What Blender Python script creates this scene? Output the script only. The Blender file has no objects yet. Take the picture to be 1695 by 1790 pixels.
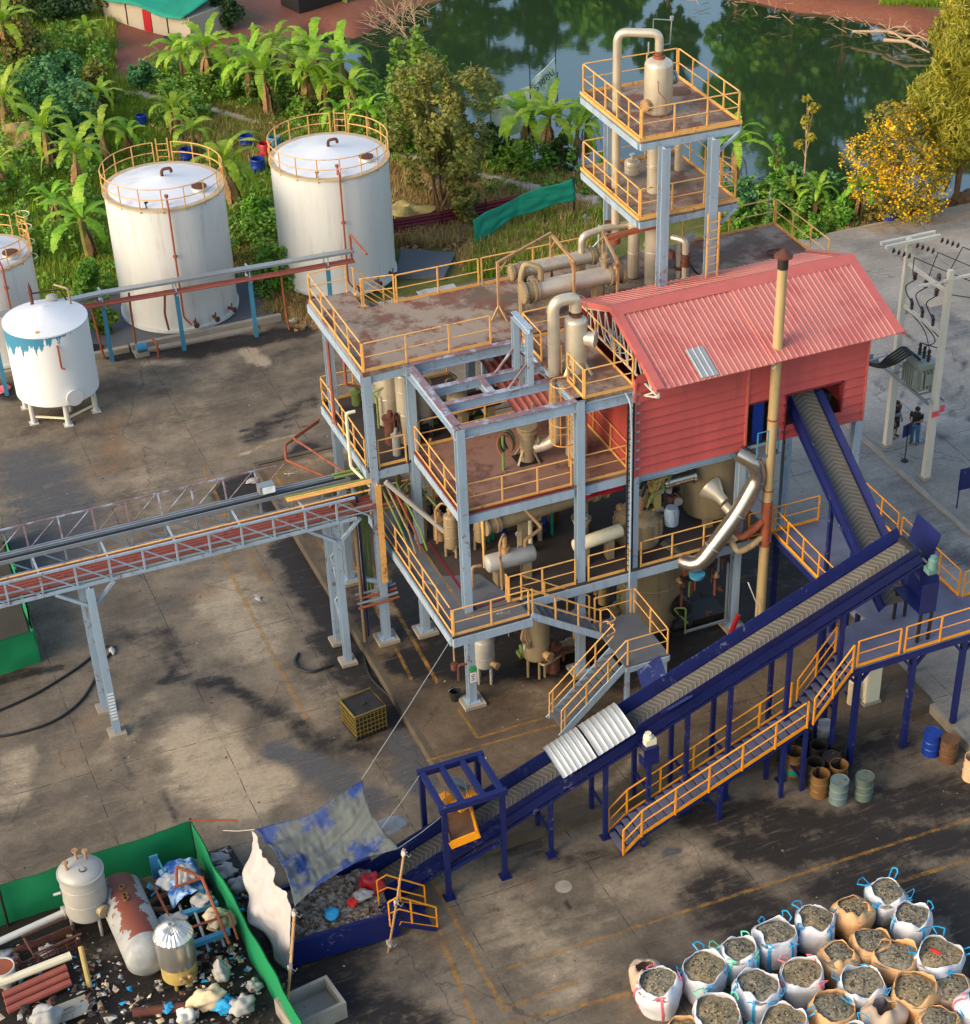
import bpy, math, random
import mathutils
from mathutils import Vector as V, Matrix, noise as mnoise
random.seed(7)
R3 = math.radians
SC = bpy.context.scene
COL = SC.collection
# ------------------------------------------------------------------ camera
RW = ((0.90187475, -0.43194372, 0.00682253), (-0.24853855, -0.53172288, -0.80962915), (0.35334193, 0.72848843, -0.58690211))
FPX, PCX, PCY, CH = 3277.68, 1072.07, 1027.95, 40.0
def ray(x, y):
    a, b = (x - PCX) / FPX, (y - PCY) / FPX
    return V([RW[0][i] * a + RW[1][i] * b + RW[2][i] for i in range(3)])
def g(x, y, z=0.0):
    """point of the level plane at height z that the photograph shows at pixel x, y"""
    d = ray(x, y); t = (z - CH) / d.z
    return V((d.x * t, d.y * t, z))
def zup(b, x, y):
    """height of the pixel x, y on the vertical through b"""
    d = ray(x, y); h = math.hypot(d.x, d.y)
    return CH + d.z / h * (b[0] * d.x + b[1] * d.y) / h
cam = bpy.data.cameras.new('camera'); camo = bpy.data.objects.new('camera', cam); COL.objects.link(camo)
m = Matrix(((RW[0][0], -RW[1][0], -RW[2][0], 0), (RW[0][1], -RW[1][1], -RW[2][1], 0), (RW[0][2], -RW[1][2], -RW[2][2], CH), (0, 0, 0, 1)))
camo.matrix_world = m
cam.sensor_width = 36; cam.lens = FPX * 36 / 1790
cam.shift_x = -(PCX - 847.5) / 1790; cam.shift_y = (PCY - 895) / 1790
cam.clip_start = 1; cam.clip_end = 2000
SC.camera = camo
# ------------------------------------------------------------------ light
SUN_EL, SUN_AZ = 27.0, 258.0            # azimuth clockwise from +Y: low in the west, over the left of the yard
wd = bpy.data.worlds.new('World'); SC.world = wd; wd.use_nodes = True
nt = wd.node_tree; bg = nt.nodes['Background']
sky = nt.nodes.new('ShaderNodeTexSky'); sky.sky_type = 'NISHITA'; sky.sun_disc = False
sky.sun_elevation = R3(SUN_EL); sky.sun_rotation = R3(SUN_AZ); sky.dust_density = 2.0; sky.air_density = 1.2; sky.ozone_density = 1.0
nt.links.new(sky.outputs[0], bg.inputs[0]); bg.inputs[1].default_value = 0.15
sl = bpy.data.lights.new('sun', 'SUN'); sl.energy = 1.4; sl.angle = R3(42); sl.color = (1.0, 0.80, 0.52)
so = bpy.data.objects.new('sun', sl); COL.objects.link(so); so.location = (-40, 20, 60)
sd = V((math.sin(R3(SUN_AZ)) * math.cos(R3(SUN_EL)), math.cos(R3(SUN_AZ)) * math.cos(R3(SUN_EL)), math.sin(R3(SUN_EL))))
so.rotation_euler = sd.to_track_quat('Z', 'Y').to_euler()
SC.view_settings.view_transform = 'Standard'; SC.view_settings.look = 'None'
SC.view_settings.exposure = 1.05; SC.view_settings.gamma = 1
SC.cycles.max_bounces = 6; SC.cycles.diffuse_bounces = 3; SC.cycles.transparent_max_bounces = 8
SC.cycles.caustics_reflective = False; SC.cycles.caustics_refractive = False
# ------------------------------------------------------------------ materials
MATS = {}
def lin(c):
    """#rrggbb or 0-255 triple of the surface's own colour -> linear"""
    f = lambda u: (u / 12.92 if u <= .04045 else ((u + .055) / 1.055) ** 2.4)
    return tuple(f(u / 255) for u in c) + (1,)
def newmat(name):
    m = bpy.data.materials.new(name); m.use_nodes = True
    MATS[name] = m; n = m.node_tree.nodes; l = m.node_tree.links
    return m, n, l, n['Principled BSDF']
def nnoise(n, l, vec, scale, detail=5, rough=.6):
    t = n.new('ShaderNodeTexNoise'); t.inputs['Scale'].default_value = scale; t.inputs['Detail'].default_value = detail
    t.inputs['Roughness'].default_value = rough
    if vec is not None: l.new(vec, t.inputs['Vector'])
    return t.outputs['Fac']
def nramp(n, l, fac, stops):
    r = n.new('ShaderNodeValToRGB'); e = r.color_ramp.elements
    while len(e) < len(stops): e.new(.5)
    for i, (p, c) in enumerate(stops):
        e[i].position = p; e[i].color = c if len(c) == 4 else tuple(c) + (1,)
    l.new(fac, r.inputs['Fac']); return r.outputs['Color']
def nmix(n, l, fac, a, b, mode='MIX'):
    x = n.new('ShaderNodeMix'); x.data_type = 'RGBA'; x.blend_type = mode
    for s, v in ((x.inputs['Factor'], fac), (x.inputs['A'], a), (x.inputs['B'], b)): pass
    for s, v in ((x.inputs[0], fac), (x.inputs[6], a), (x.inputs[7], b)):
        if hasattr(v, 'is_linked'): l.new(v, s)
        else: s.default_value = v
    return x.outputs[2]
def nmath(n, l, op, a, b=0.0, clamp=False):
    x = n.new('ShaderNodeMath'); x.operation = op; x.use_clamp = clamp
    for s, v in ((x.inputs[0], a), (x.inputs[1], b)):
        if hasattr(v, 'is_linked'): l.new(v, s)
        else: s.default_value = v
    return x.outputs[0]
def nobj(n): return n.new('ShaderNodeTexCoord').outputs['Object']
def ngeo(n): return n.new('ShaderNodeNewGeometry').outputs['Position']
def bump(n, l, b, h, strength=.3, dist=.02):
    u = n.new('ShaderNodeBump'); u.inputs['Strength'].default_value = strength; u.inputs['Distance'].default_value = dist
    l.new(h, u.inputs['Height']); l.new(u.outputs[0], b.inputs['Normal'])
def paint(name, col, rough=.55, metal=0.0, var=.25, rust=0.0, rcol=(104, 58, 36), scale=2.2, streak=False, dirt=0.0, dcol=(60, 50, 42), bmp=0.0, second=None, samt=.4):
    """painted / weathered surface: tone drift, rust patches, dirt, optional streaks running down"""
    m, n, l, b = newmat(name)
    pos = ngeo(n); vec = pos
    if streak:
        mp = n.new('ShaderNodeMapping'); mp.inputs['Scale'].default_value = (1, 1, .16); l.new(pos, mp.inputs[0]); vec = mp.outputs[0]
    c = lin(col); dk = tuple(v * (1 - var) for v in c[:3]) + (1,); lt = tuple(min(1, v * (1 + var * .6)) for v in c[:3]) + (1,)
    f1 = nnoise(n, l, vec, scale, 6, .65)
    out = nramp(n, l, f1, [(.3, dk), (.7, lt)])
    if second:
        f5 = nnoise(n, l, vec, scale * .7 + .13, 7, .7)
        out = nmix(n, l, nramp(n, l, f5, [(.62 - samt * .5, (0, 0, 0)), (.70 - samt * .5, (1, 1, 1))]), out, lin(second))
    if rust > 0:
        f2 = nnoise(n, l, vec, scale * 1.7 + .37, 8, .72)
        k = .72 - rust * .45
        out = nmix(n, l, nramp(n, l, f2, [(k, (0, 0, 0)), (k + .09, (1, 1, 1))]), out, lin(rcol))
    if dirt > 0:
        f3 = nnoise(n, l, vec, scale * .6 + .11, 6, .7)
        k = .75 - dirt * .5
        out = nmix(n, l, nramp(n, l, f3, [(k, (0, 0, 0)), (k + .25, (.85, .85, .85))]), out, lin(dcol))
    l.new(out, b.inputs['Base Color']); b.inputs['Roughness'].default_value = rough; b.inputs['Metallic'].default_value = metal
    if bmp:
        bump(n, l, b, nnoise(n, l, pos, scale * 9, 5, .7), bmp, .02)
    return m
def leafmat(name, c1, c2, c3=None, scale=.9, trans=.25):
    m, n, l, b = newmat(name)
    pos = ngeo(n)
    f = nnoise(n, l, pos, scale, 4, .7)
    oi = n.new('ShaderNodeObjectInfo').outputs['Random']
    st = [(.32, lin(c1)), (.68, lin(c2))] if not c3 else [(.28, lin(c1)), (.52, lin(c2)), (.74, lin(c3))]
    col = nramp(n, l, f, st)
    f2 = nnoise(n, l, pos, 7.0, 2, .5)
    hs = n.new('ShaderNodeHueSaturation'); l.new(col, hs.inputs['Color'])
    l.new(nmath(n, l, 'ADD', nmath(n, l, 'MULTIPLY', f2, .9), nmath(n, l, 'ADD', nmath(n, l, 'MULTIPLY', oi, .35), .4)), hs.inputs['Value'])
    l.new(nmath(n, l, 'ADD', nmath(n, l, 'MULTIPLY', oi, .03), .487), hs.inputs['Hue'])
    l.new(hs.outputs[0], b.inputs['Base Color']); b.inputs['Roughness'].default_value = .6
    tr = n.new('ShaderNodeBsdfTranslucent'); l.new(hs.outputs[0], tr.inputs[0])
    mx = n.new('ShaderNodeMixShader'); mx.inputs[0].default_value = trans
    l.new(b.outputs[0], mx.inputs[1]); l.new(tr.outputs[0], mx.inputs[2])
    l.new(mx.outputs[0], n['Material Output'].inputs[0])
    return m
# ------------------------------------------------------------------ mesh builder
class MB:
    def __init__(s): s.v = []; s.f = []; s.mi = []; s.k = 0
    def add(s, vs, fs):
        o = len(s.v); s.v += [tuple(p) for p in vs]
        for f in fs: s.f.append([i + o for i in f]); s.mi.append(s.k)
        return s
    def box(s, c, d, rz=0.0, mat=None):
        x, y, z = d[0] / 2, d[1] / 2, d[2] / 2
        ps = [V((a * x, b * y, e * z)) for e in (-1, 1) for a, b in ((-1, -1), (1, -1), (1, 1), (-1, 1))]
        rm = mat if mat else Matrix.Rotation(rz, 3, 'Z')
        c = V(c)
        return s.add([c + rm @ p for p in ps], [(3, 2, 1, 0), (4, 5, 6, 7), (0, 1, 5, 4), (1, 2, 6, 5), (2, 3, 7, 6), (3, 0, 4, 7)])
    def box2(s, a, b):
        return s.box([(a[i] + b[i]) / 2 for i in range(3)], [abs(b[i] - a[i]) for i in range(3)])
    def frame(s, p, q, up=None):
        p, q = V(p), V(q); d = (q - p).normalized()
        u = V(up) if up else (V((0, 0, 1)) if abs(d.z) < .95 else V((0, 1, 0)))
        r = d.cross(u).normalized(); u = r.cross(d)
        return p, q, d, r, u
    def bar(s, p, q, w, h=None, up=None):
        h = h or w
        p, q, d, r, u = s.frame(p, q, up)
        vs = [e + r * a * w / 2 + u * b * h / 2 for e in (p, q) for a, b in ((-1, -1), (1, -1), (1, 1), (-1, 1))]
        return s.add(vs, [(0, 1, 2, 3), (7, 6, 5, 4), (4, 5, 1, 0), (5, 6, 2, 1), (6, 7, 3, 2), (7, 4, 0, 3)])
    def ibeam(s, p, q, w, h, t=.025, up=None):
        p, q, d, r, u = s.frame(p, q, up)
        s.bar(p + u * (h - t) / 2, q + u * (h - t) / 2, w, t, up); s.bar(p - u * (h - t) / 2, q - u * (h - t) / 2, w, t, up)
        s.bar(p, q, t, h - 2 * t, up); return s
    def tube(s, p, q, r, n=8, r2=None, cap=True):
        r2 = r if r2 is None else r2
        p, q, d, a, u = s.frame(p, q)
        cs = [(math.cos(2 * math.pi * i / n), math.sin(2 * math.pi * i / n)) for i in range(n)]
        vs = [p + a * x * r + u * y * r for x, y in cs] + [q + a * x * r2 + u * y * r2 for x, y in cs]
        fs = [(i, (i + 1) % n, n + (i + 1) % n, n + i) for i in range(n)]
        if cap: fs += [tuple(range(n))[::-1], tuple(range(n, 2 * n))]
        return s.add(vs, fs)
    def path(s, pts, r, n=8, bend=0.0, cap=True, seg=4):
        pts = [V(p) for p in pts]
        if bend:
            o = [pts[0]]
            for i in range(1, len(pts) - 1):
                a, b, c = pts[i - 1], pts[i], pts[i + 1]
                l1, l2 = (a - b).length, (c - b).length; k = min(bend, l1 * .48, l2 * .48)
                p0, p1 = b + (a - b).normalized() * k, b + (c - b).normalized() * k
                for j in range(seg + 1):
                    t = j / seg; o.append(p0 * (1 - t) ** 2 + b * 2 * t * (1 - t) + p1 * t * t)
            pts = o + [pts[-1]]
        rs = r if hasattr(r, '__len__') else [r] * len(pts)
        vs = []; fs = []; pr = None
        for i, p in enumerate(pts):
            d = (pts[min(i + 1, len(pts) - 1)] - pts[max(i - 1, 0)]).normalized()
            if pr is None:
                u = V((0, 0, 1)) if abs(d.z) < .9 else V((1, 0, 0))
                a = d.cross(u).normalized()
            else:
                a = (pr - d * pr.dot(d)); a = a.normalized() if a.length > 1e-6 else d.orthogonal().normalized()
            pr = a; u = a.cross(d)
            for k in range(n):
                t = 2 * math.pi * k / n; vs.append(p + a * math.cos(t) * rs[i] + u * math.sin(t) * rs[i])
        for i in range(len(pts) - 1):
            for k in range(n): fs.append((i * n + k, i * n + (k + 1) % n, (i + 1) * n + (k + 1) % n, (i + 1) * n + k))
        if cap: fs += [tuple(range(n))[::-1], tuple(range(len(vs) - n, len(vs)))]
        return s.add(vs, fs)
    def lathe(s, c, prof, n=20, axis=None, wob=0.0):
        """prof: (radius, height) pairs along axis from c"""
        c = V(c); ax = V(axis).normalized() if axis else V((0, 0, 1))
        a = ax.orthogonal().normalized() if axis else V((1, 0, 0)); u = ax.cross(a)
        vs = []; fs = []
        for r, h in prof:
            for k in range(n):
                t = 2 * math.pi * k / n; rr = r * (1 + (wob * mnoise.noise(V((math.cos(t) * 2 + c.x, math.sin(t) * 2 + c.y, h * 2))) if wob else 0))
                vs.append(c + ax * h + a * math.cos(t) * rr + u * math.sin(t) * rr)
        for i in range(len(prof) - 1):
            for k in range(n): fs.append((i * n + k, i * n + (k + 1) % n, (i + 1) * n + (k + 1) % n, (i + 1) * n + k))
        if prof[0][0] > .003: fs.append(tuple(range(n))[::-1])
        if prof[-1][0] > .003: fs.append(tuple(range(len(vs) - n, len(vs))))
        return s.add(vs, fs)
    def quad(s, *p): return s.add(p, [tuple(range(len(p)))])
    def plate(s, pts, z0, z1):
        """polygon (counter-clockwise x, y) between two heights"""
        n = len(pts)
        return s.add([(p[0], p[1], z0) for p in pts] + [(p[0], p[1], z1) for p in pts],
                     [tuple(range(n))[::-1], tuple(range(n, 2 * n))] + [(i, (i + 1) % n, n + (i + 1) % n, n + i) for i in range(n)])
    def grid(s, fn, nu, nv):
        vs = [fn(i / nu, j / nv) for j in range(nv + 1) for i in range(nu + 1)]
        fs = [(j * (nu + 1) + i, j * (nu + 1) + i + 1, (j + 1) * (nu + 1) + i + 1, (j + 1) * (nu + 1) + i) for j in range(nv) for i in range(nu)]
        return s.add(vs, fs)
    def blob(s, c, r, n=7, k=.35, sq=(1, 1, 1), seed=0):
        """irregular crumpled lump"""
        c = V(c); vs = []; fs = []; n = n * 2 if n > 8 else n; rings = n // 2 + 1; sv = V((seed * 3.1, seed * 1.7, seed))
        for i in range(rings + 1):
            th = math.pi * i / rings
            for j in range(n):
                ph = 2 * math.pi * j / n
                d = V((math.sin(th) * math.cos(ph), math.sin(th) * math.sin(ph), math.cos(th)))
                q = r * (1 + k * mnoise.noise(d * 1.6 + sv) * 1.7 + (k * .5 * (abs(mnoise.noise(d * 4.5 + sv)) - .2) if n > 16 else 0))
                vs.append(c + V((d.x * q * sq[0], d.y * q * sq[1], d.z * q * sq[2])))
        for i in range(rings):
            for j in range(n): fs.append((i * n + j, i * n + (j + 1) % n, (i + 1) * n + (j + 1) % n, (i + 1) * n + j))
        return s.add(vs, fs)
    def build(s, name, mat, parent=None, smooth=True, ang=35):
        o0 = ORG.get(parent.name, V((0, 0, 0))) if parent else V((0, 0, 0))
        me = bpy.data.meshes.new(name); me.from_pydata([(p[0] - o0.x, p[1] - o0.y, p[2] - o0.z) for p in s.v], [], s.f)
        ms = mat if isinstance(mat, (list, tuple)) else [mat]
        for x in ms: me.materials.append(MATS[x])
        if len(ms) > 1: me.polygons.foreach_set('material_index', s.mi)
        me.validate()
        if smooth:
            me.polygons.foreach_set('use_smooth', [True] * len(me.polygons)); me.set_sharp_from_angle(angle=R3(ang))
        o = bpy.data.objects.new(name, me); COL.objects.link(o); ORG[o.name] = o0
        if parent: o.parent = parent
        return o
ORG = {}
def tag(o, label=None, cat=None, group=None, kind=None):
    if label: o['label'] = label
    if cat: o['category'] = cat
    if group: o['group'] = group
    if kind: o['kind'] = kind
    return o
def thing(name, label, cat, loc=(0, 0, 0), group=None, rz=0.0):
    o = bpy.data.objects.new(name, None); COL.objects.link(o); o.location = loc; o.rotation_euler.z = rz; o.empty_display_size = .3
    ORG[o.name] = V(loc); return tag(o, label, cat, group)
def dup(root, loc, rz=0.0, label=None, group=None, s=1.0):
    r = root.copy(); COL.objects.link(r); r.location = loc; r.rotation_euler = (0, 0, rz); r.scale = (s, s, s)
    if label: r['label'] = label
    if group: r['group'] = group
    for ch in list(root.children):
        c = ch.copy(); COL.objects.link(c); c.parent = r
        for q in list(ch.children):
            d = q.copy(); COL.objects.link(d); d.parent = c
    return r
def place(root, loc, rz=0.0, s=1.0):
    root.location = loc; root.rotation_euler.z = rz; root.scale = (s, s, s); return root
def rail(pts, h=1.0, kick=True, r=.024, step=1.25, ends=True, mid=True):
    """a handrail run along floor-level points: posts, top rail, middle rail, kick plate"""
    b = MB(); pts = [V(p) for p in pts]; up = V((0, 0, 1))
    b.path([pts[0].lerp(pts[1], .02) + up * h] + [p + up * h for p in pts[1:-1]] + [pts[-1].lerp(pts[-2], .02) + up * h], r, 6)
    if mid: b.path([pts[0].lerp(pts[1], .02) + up * h * .52] + [p + up * h * .52 for p in pts[1:-1]] + [pts[-1].lerp(pts[-2], .02) + up * h * .52], r * .8, 6)
    for i in range(len(pts) - 1):
        a, c = pts[i], pts[i + 1]; L = (c - a).length; n = max(1, round(L / step))
        for k in range(n + 1):
            if k == n and i < len(pts) - 2: continue
            e = .035 / max(L, .1)
            p = a.lerp(c, min(1 - e if i == len(pts) - 2 else 1, max(e if i == 0 else 0, k / n)))
            b.bar(p - up * .06, p + up * (h - .005), r * 1.9, r * 1.9, (c - a))
        if kick: b.bar(a.lerp(c, .035 / max(L, .1)) + up * .04, c.lerp(a, .035 / max(L, .1)) + up * .04, .012, .13)
    return b
import numpy as np
# ------------------------------------------------------------------ paints and surfaces
paint('steel_blue', (148, 166, 182), .55, 0, .16, .22, (128, 92, 78), 1.9, streak=True, dirt=.24, dcol=(100, 82, 78))
paint('steel_top', (126, 100, 104), .7, 0, .3, .25, (110, 62, 52), 2.5, second=(150, 160, 175), samt=.25)
paint('deep_blue', (90, 145, 175), .5, 0, .2, .12, (110, 70, 50), 2)
paint('rail_yellow', (222, 166, 92), .5, 0, .15, .12, (150, 92, 55), 3)
paint('rail_orange', (236, 150, 14), .45, 0, .12, .04, (120, 70, 30), 3)
paint('navy', (17, 28, 84), .42, 0, .25, .03, (60, 50, 70), 1.5, dirt=.12, dcol=(52, 58, 96))
paint('navy_deck', (92, 96, 118), .6, 0, .25, 0, (60, 50, 70), 1.5, dirt=.35, dcol=(92, 94, 112))
paint('red_roof', (176, 98, 90), .5, 0, .12, .05, (150, 78, 72), .5, dirt=.18, dcol=(164, 92, 88), second=(188, 114, 104))
paint('red_wall', (176, 72, 68), .6, 0, .2, .1, (112, 54, 52), .9, streak=True, dirt=.2, dcol=(124, 56, 54))
paint('red_trim', (182, 94, 86), .5, 0, .1)
paint('zinc_sheet', (164, 167, 166), .45, .3, .12, .1, (150, 120, 95), 2.5, dirt=.15, dcol=(140, 138, 132))
paint('deck_red', (104, 70, 58), .85, 0, .3, .3, (84, 56, 47), .5, dirt=.38, dcol=(78, 70, 66), second=(132, 98, 84), bmp=.15)
paint('deck_conc', (102, 84, 69), .85, 0, .32, .5, (112, 70, 54), .35, dirt=.42, dcol=(64, 56, 50), second=(142, 126, 110), bmp=.15)
paint('deck_grey', (92, 96, 102), .8, 0, .25, .12, (80, 62, 52), .7, dirt=.35, dcol=(58, 56, 56), bmp=.1)
paint('deck_dark', (62, 52, 46), .85, 0, .35, .2, (72, 50, 40), .7, dirt=.4, dcol=(36, 32, 30), bmp=.1)
paint('insul', (198, 186, 166), .36, .4, .12, .05, (150, 110, 70), 2, dirt=.12, dcol=(150, 128, 104))
paint('bright_duct', (176, 166, 156), .26, .9, .08, 0, (150, 110, 70), 2)
paint('beige_steel', (150, 132, 102), .5, .15, .2, .14, (120, 74, 44), 2.2, streak=True, dirt=.2, dcol=(110, 88, 62))
paint('rust_pipe', (142, 74, 46), .8, 0, .3, .3, (98, 50, 34), 3)
paint('rust_dark', (92, 50, 36), .85, 0, .35, .4, (60, 38, 30), 3)
paint('red_pipe', (146, 76, 62), .65, 0, .2, .2, (104, 60, 46), 2)
paint('chimney', (178, 152, 108), .65, .1, .18, .22, (142, 80, 42), 2.0, streak=True, dirt=.12, dcol=(120, 92, 62))
paint('tank_white', (206, 206, 202), .5, 0, .07, .04, (170, 136, 98), 1.3, streak=True, dirt=.28, dcol=(176, 168, 146)); paint('rim_tan', (186, 164, 128), .6, 0, .2, .25, (136, 94, 62), 3)
paint('tank_roof', (210, 212, 214), .5, 0, .06, .05, (120, 90, 80), .8, dirt=.35, dcol=(150, 146, 146))
paint('tank_blue', (62, 130, 160), .5, 0, .1)
paint('white_paint', (192, 190, 182), .55, 0, .08, .06, (150, 110, 80), 2, dirt=.15, dcol=(170, 162, 150))
paint('galv', (150, 156, 160), .4, .5, .12, .04, (120, 100, 80), 2)
paint('dark_metal', (40, 38, 38), .6, .3, .3, .2, (70, 48, 36), 3)
paint('black_rubber', (26, 27, 28), .6, 0, .2)
paint('belt', (84, 80, 72), .8, 0, .2, 0, (60, 50, 40), 2, dirt=.45, dcol=(66, 60, 52))
paint('chevron', (112, 106, 94), .8, 0, .2, 0, (60, 50, 40), 2)
paint('conc', (150, 140, 124), .9, 0, .2, .0, (90, 70, 50), 1.3, dirt=.4, dcol=(92, 82, 70), bmp=.2)
paint('conc_dirty', (84, 73, 58), .9, 0, .3, .2, (60, 50, 40), 1.3, dirt=.5, dcol=(58, 50, 42), bmp=.2); paint('conc_pole', (206, 198, 180), .85, 0, .1, .03, (150, 140, 110), 1.2, streak=True, dirt=.2, dcol=(164, 154, 134), bmp=.1)
paint('insulator', (66, 28, 28), .3)
paint('transformer', (148, 152, 138), .45, 0, .1, .04, (110, 90, 70), 2)
paint('gravel', (92, 94, 98), .95, 0, .4, 0, (60, 50, 40), 26, bmp=.6)
paint('net_green', (0, 124, 74), .75, 0, .14, 0, (0, 90, 60), 1.1, dirt=.16, dcol=(6, 116, 74))
paint('net_teal', (0, 128, 102), .75, 0, .22, 0, (0, 90, 60), 1.4, dirt=.2, dcol=(0, 92, 80))
paint('tarp_blue', (30, 66, 140), .6, 0, .2)
paint('tarp_grey', (78, 84, 82), .7, .0, .25, 0, (60, 60, 60), .8, second=(18, 46, 104), samt=.26, dirt=.3, dcol=(78, 78, 68))
paint('sheet_white', (176, 168, 164), .7, 0, .1, 0, (0, 0, 0), 2, dirt=.25, dcol=(150, 138, 128)); paint('sack_white', (196, 197, 202), .6, 0, .05, 0, (0, 0, 0), 2, dirt=.12, dcol=(196, 192, 188))
paint('sack_tan', (204, 158, 108), .7, 0, .1, 0, (0, 0, 0), 2, dirt=.2, dcol=(180, 138, 98))
paint('sack_pale', (186, 160, 134), .7, 0, .12, 0, (0, 0, 0), 2, dirt=.2, dcol=(160, 138, 118))
paint('strap_blue', (30, 150, 200), .6); paint('strap_pink', (226, 110, 124), .6); paint('strap_mint', (96, 214, 170), .6); paint('strap_red', (206, 34, 28), .6)
paint('pellet', (122, 112, 90), .95, 0, .5, .25, (84, 74, 58), 15, second=(152, 142, 120), samt=.3, bmp=.7)
paint('pellet_light', (142, 132, 108), .95, 0, .4, 0, (66, 56, 44), 12)
paint('bamboo', (172, 132, 88), .7, 0, .2)
paint('rope', (176, 170, 160), .8, 0, .1)
paint('plastic_blue', (14, 50, 134), .4, 0, .15, 0, (0, 0, 0), 2, dirt=.1, dcol=(30, 50, 110))
paint('plastic_red', (170, 26, 36), .45, 0, .15)
paint('drum_rust', (96, 66, 40), .75, .1, .3, .3, (66, 42, 28), 3, dirt=.3, dcol=(44, 36, 28))
paint('drum_gold', (116, 84, 46), .6, .2, .25, .3, (96, 54, 28), 3)
paint('drum_green', (84, 96, 88), .6, .1, .2, .3, (104, 70, 46), 3)
paint('drum_cyan', (96, 116, 114), .6, .1, .2, .35, (128, 78, 46), 3)
paint('drum_pale', (196, 160, 124), .7, 0, .2, .25, (120, 76, 48), 3)
paint('drum_black', (38, 34, 32), .6, .1, .3, .2, (70, 48, 34), 3)
paint('drum_lid', (146, 150, 152), .6, 0, .15, .1, (110, 90, 80), 3)
paint('soot', (20, 17, 15), .9)
paint('cage_tan', (128, 108, 46), .5, .3, .2, .2, (90, 66, 30), 3)
paint('ibc_dark', (62, 56, 38), .5, 0, .3, .3, (34, 30, 24), 2.5)
paint('cream', (222, 212, 180), .5, 0, .06, 0, (0, 0, 0), 1, dirt=.1, dcol=(196, 184, 150))
paint('grey_paint', (164, 160, 152), .5, .1, .1, .03, (130, 90, 60), 2, dirt=.2, dcol=(142, 136, 124))
paint('scrap_tank', (172, 174, 172), .55, .1, .1, .46, (132, 66, 44), .55)
def streaks(name, amt, col, sc=2.0):
    """grime and rust runs down a painted surface, added to an existing paint"""
    m = MATS[name]; n, l = m.node_tree.nodes, m.node_tree.links; b = n['Principled BSDF']; old = b.inputs['Base Color'].links[0].from_socket
    mp = n.new('ShaderNodeMapping'); mp.inputs['Scale'].default_value = (1, 1, .05); l.new(ngeo(n), mp.inputs[0])
    f = nnoise(n, l, mp.outputs[0], sc * 3, 5, .7); f2 = nnoise(n, l, ngeo(n), sc * .4, 4, .6)
    k = nmath(n, l, 'MULTIPLY', nmath(n, l, 'MULTIPLY', nmath(n, l, 'SUBTRACT', f, .52), 5.0, True), nmath(n, l, 'MULTIPLY', nmath(n, l, 'SUBTRACT', f2, .38), 4.0, True))
    l.new(nmix(n, l, nmath(n, l, 'MULTIPLY', k, amt), old, lin(col)), b.inputs['Base Color'])
def chips(name, amt, col, sc=6.0):
    m = MATS[name]; n, l = m.node_tree.nodes, m.node_tree.links; b = n['Principled BSDF']; old = b.inputs['Base Color'].links[0].from_socket
    f = nnoise(n, l, ngeo(n), sc, 8, .78); f2 = nnoise(n, l, ngeo(n), sc * .14, 3, .6); k = .74 - amt
    q = nmath(n, l, 'ADD', f, nmath(n, l, 'MULTIPLY', nmath(n, l, 'SUBTRACT', f2, .5), .5))
    l.new(nmix(n, l, nramp(n, l, q, [(k, (0, 0, 0)), (k + .03, (.85, .85, .85))]), old, lin(col)), b.inputs['Base Color'])
for a_ in (('tank_white', .55, (150, 120, 88), 1.3), ('steel_blue', .6, (112, 88, 80), 1.6), ('red_wall', .5, (104, 48, 44), 1.2), ('beige_steel', .6, (92, 62, 42), 2.2), ('insul', .5, (120, 92, 66), 2), ('conc_pole', .5, (120, 110, 92), 2), ('cream', .4, (150, 128, 96), 2), ('chimney', .7, (112, 66, 38), 1.4)): streaks(*a_)
for a_ in (('navy', .1, (104, 104, 122), 5), ('rail_orange', .1, (128, 88, 52), 7), ('rail_yellow', .13, (140, 92, 66), 7), ('steel_blue', .12, (122, 86, 72), 5), ('red_roof', .05, (150, 84, 76), 4), ('plastic_blue', .06, (130, 140, 160), 7)): chips(*a_)
mt, n_, l_, b_ = newmat('scrap_tank_back'); sx_ = n_.new('ShaderNodeSeparateXYZ'); l_.new(ngeo(n_), sx_.inputs[0])
k_ = nmath(n_, l_, 'SUBTRACT', .5, nmath(n_, l_, 'ABSOLUTE', nmath(n_, l_, 'SUBTRACT', sx_.outputs[0], 4.2))); k_ = nmath(n_, l_, 'ADD', k_, nmath(n_, l_, 'MULTIPLY', nmath(n_, l_, 'SUBTRACT', nnoise(n_, l_, ngeo(n_), 2.3, 8, .7), .5), 1.5)); k_ = nmath(n_, l_, 'MULTIPLY', nmath(n_, l_, 'GREATER_THAN', k_, .12), nmath(n_, l_, 'GREATER_THAN', sx_.outputs[1], 38.75))
l_.new(nmix(n_, l_, k_, nramp(n_, l_, nnoise(n_, l_, ngeo(n_), 2, 5, .6), [(.3, lin((124, 126, 126))), (.7, lin((162, 162, 158)))]), lin((112, 56, 38))), b_.inputs['Base Color']); b_.inputs['Roughness'].default_value = .6
paint('alu_rib', (200, 198, 190), .3, .8, .08)
paint('scrap_beige', (172, 148, 84), .6, 0, .2, .25, (126, 92, 44), 3)
paint('cloth_black', (18, 18, 20), .8); paint('denim', (48, 92, 130), .8); paint('skin', (150, 100, 74), .6); paint('hair', (14, 12, 12), .5)
paint('cloth_grey', (120, 124, 128), .8); paint('shorts', (34, 46, 44), .8)
paint('line_dirt', (200, 140, 40), .8)
paint('paper_white', (222, 222, 218), .6); paint('sign_green', (40, 150, 84), .5); paint('sign_pink', (222, 84, 96), .5); paint('ink', (30, 40, 36), .7)
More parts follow.
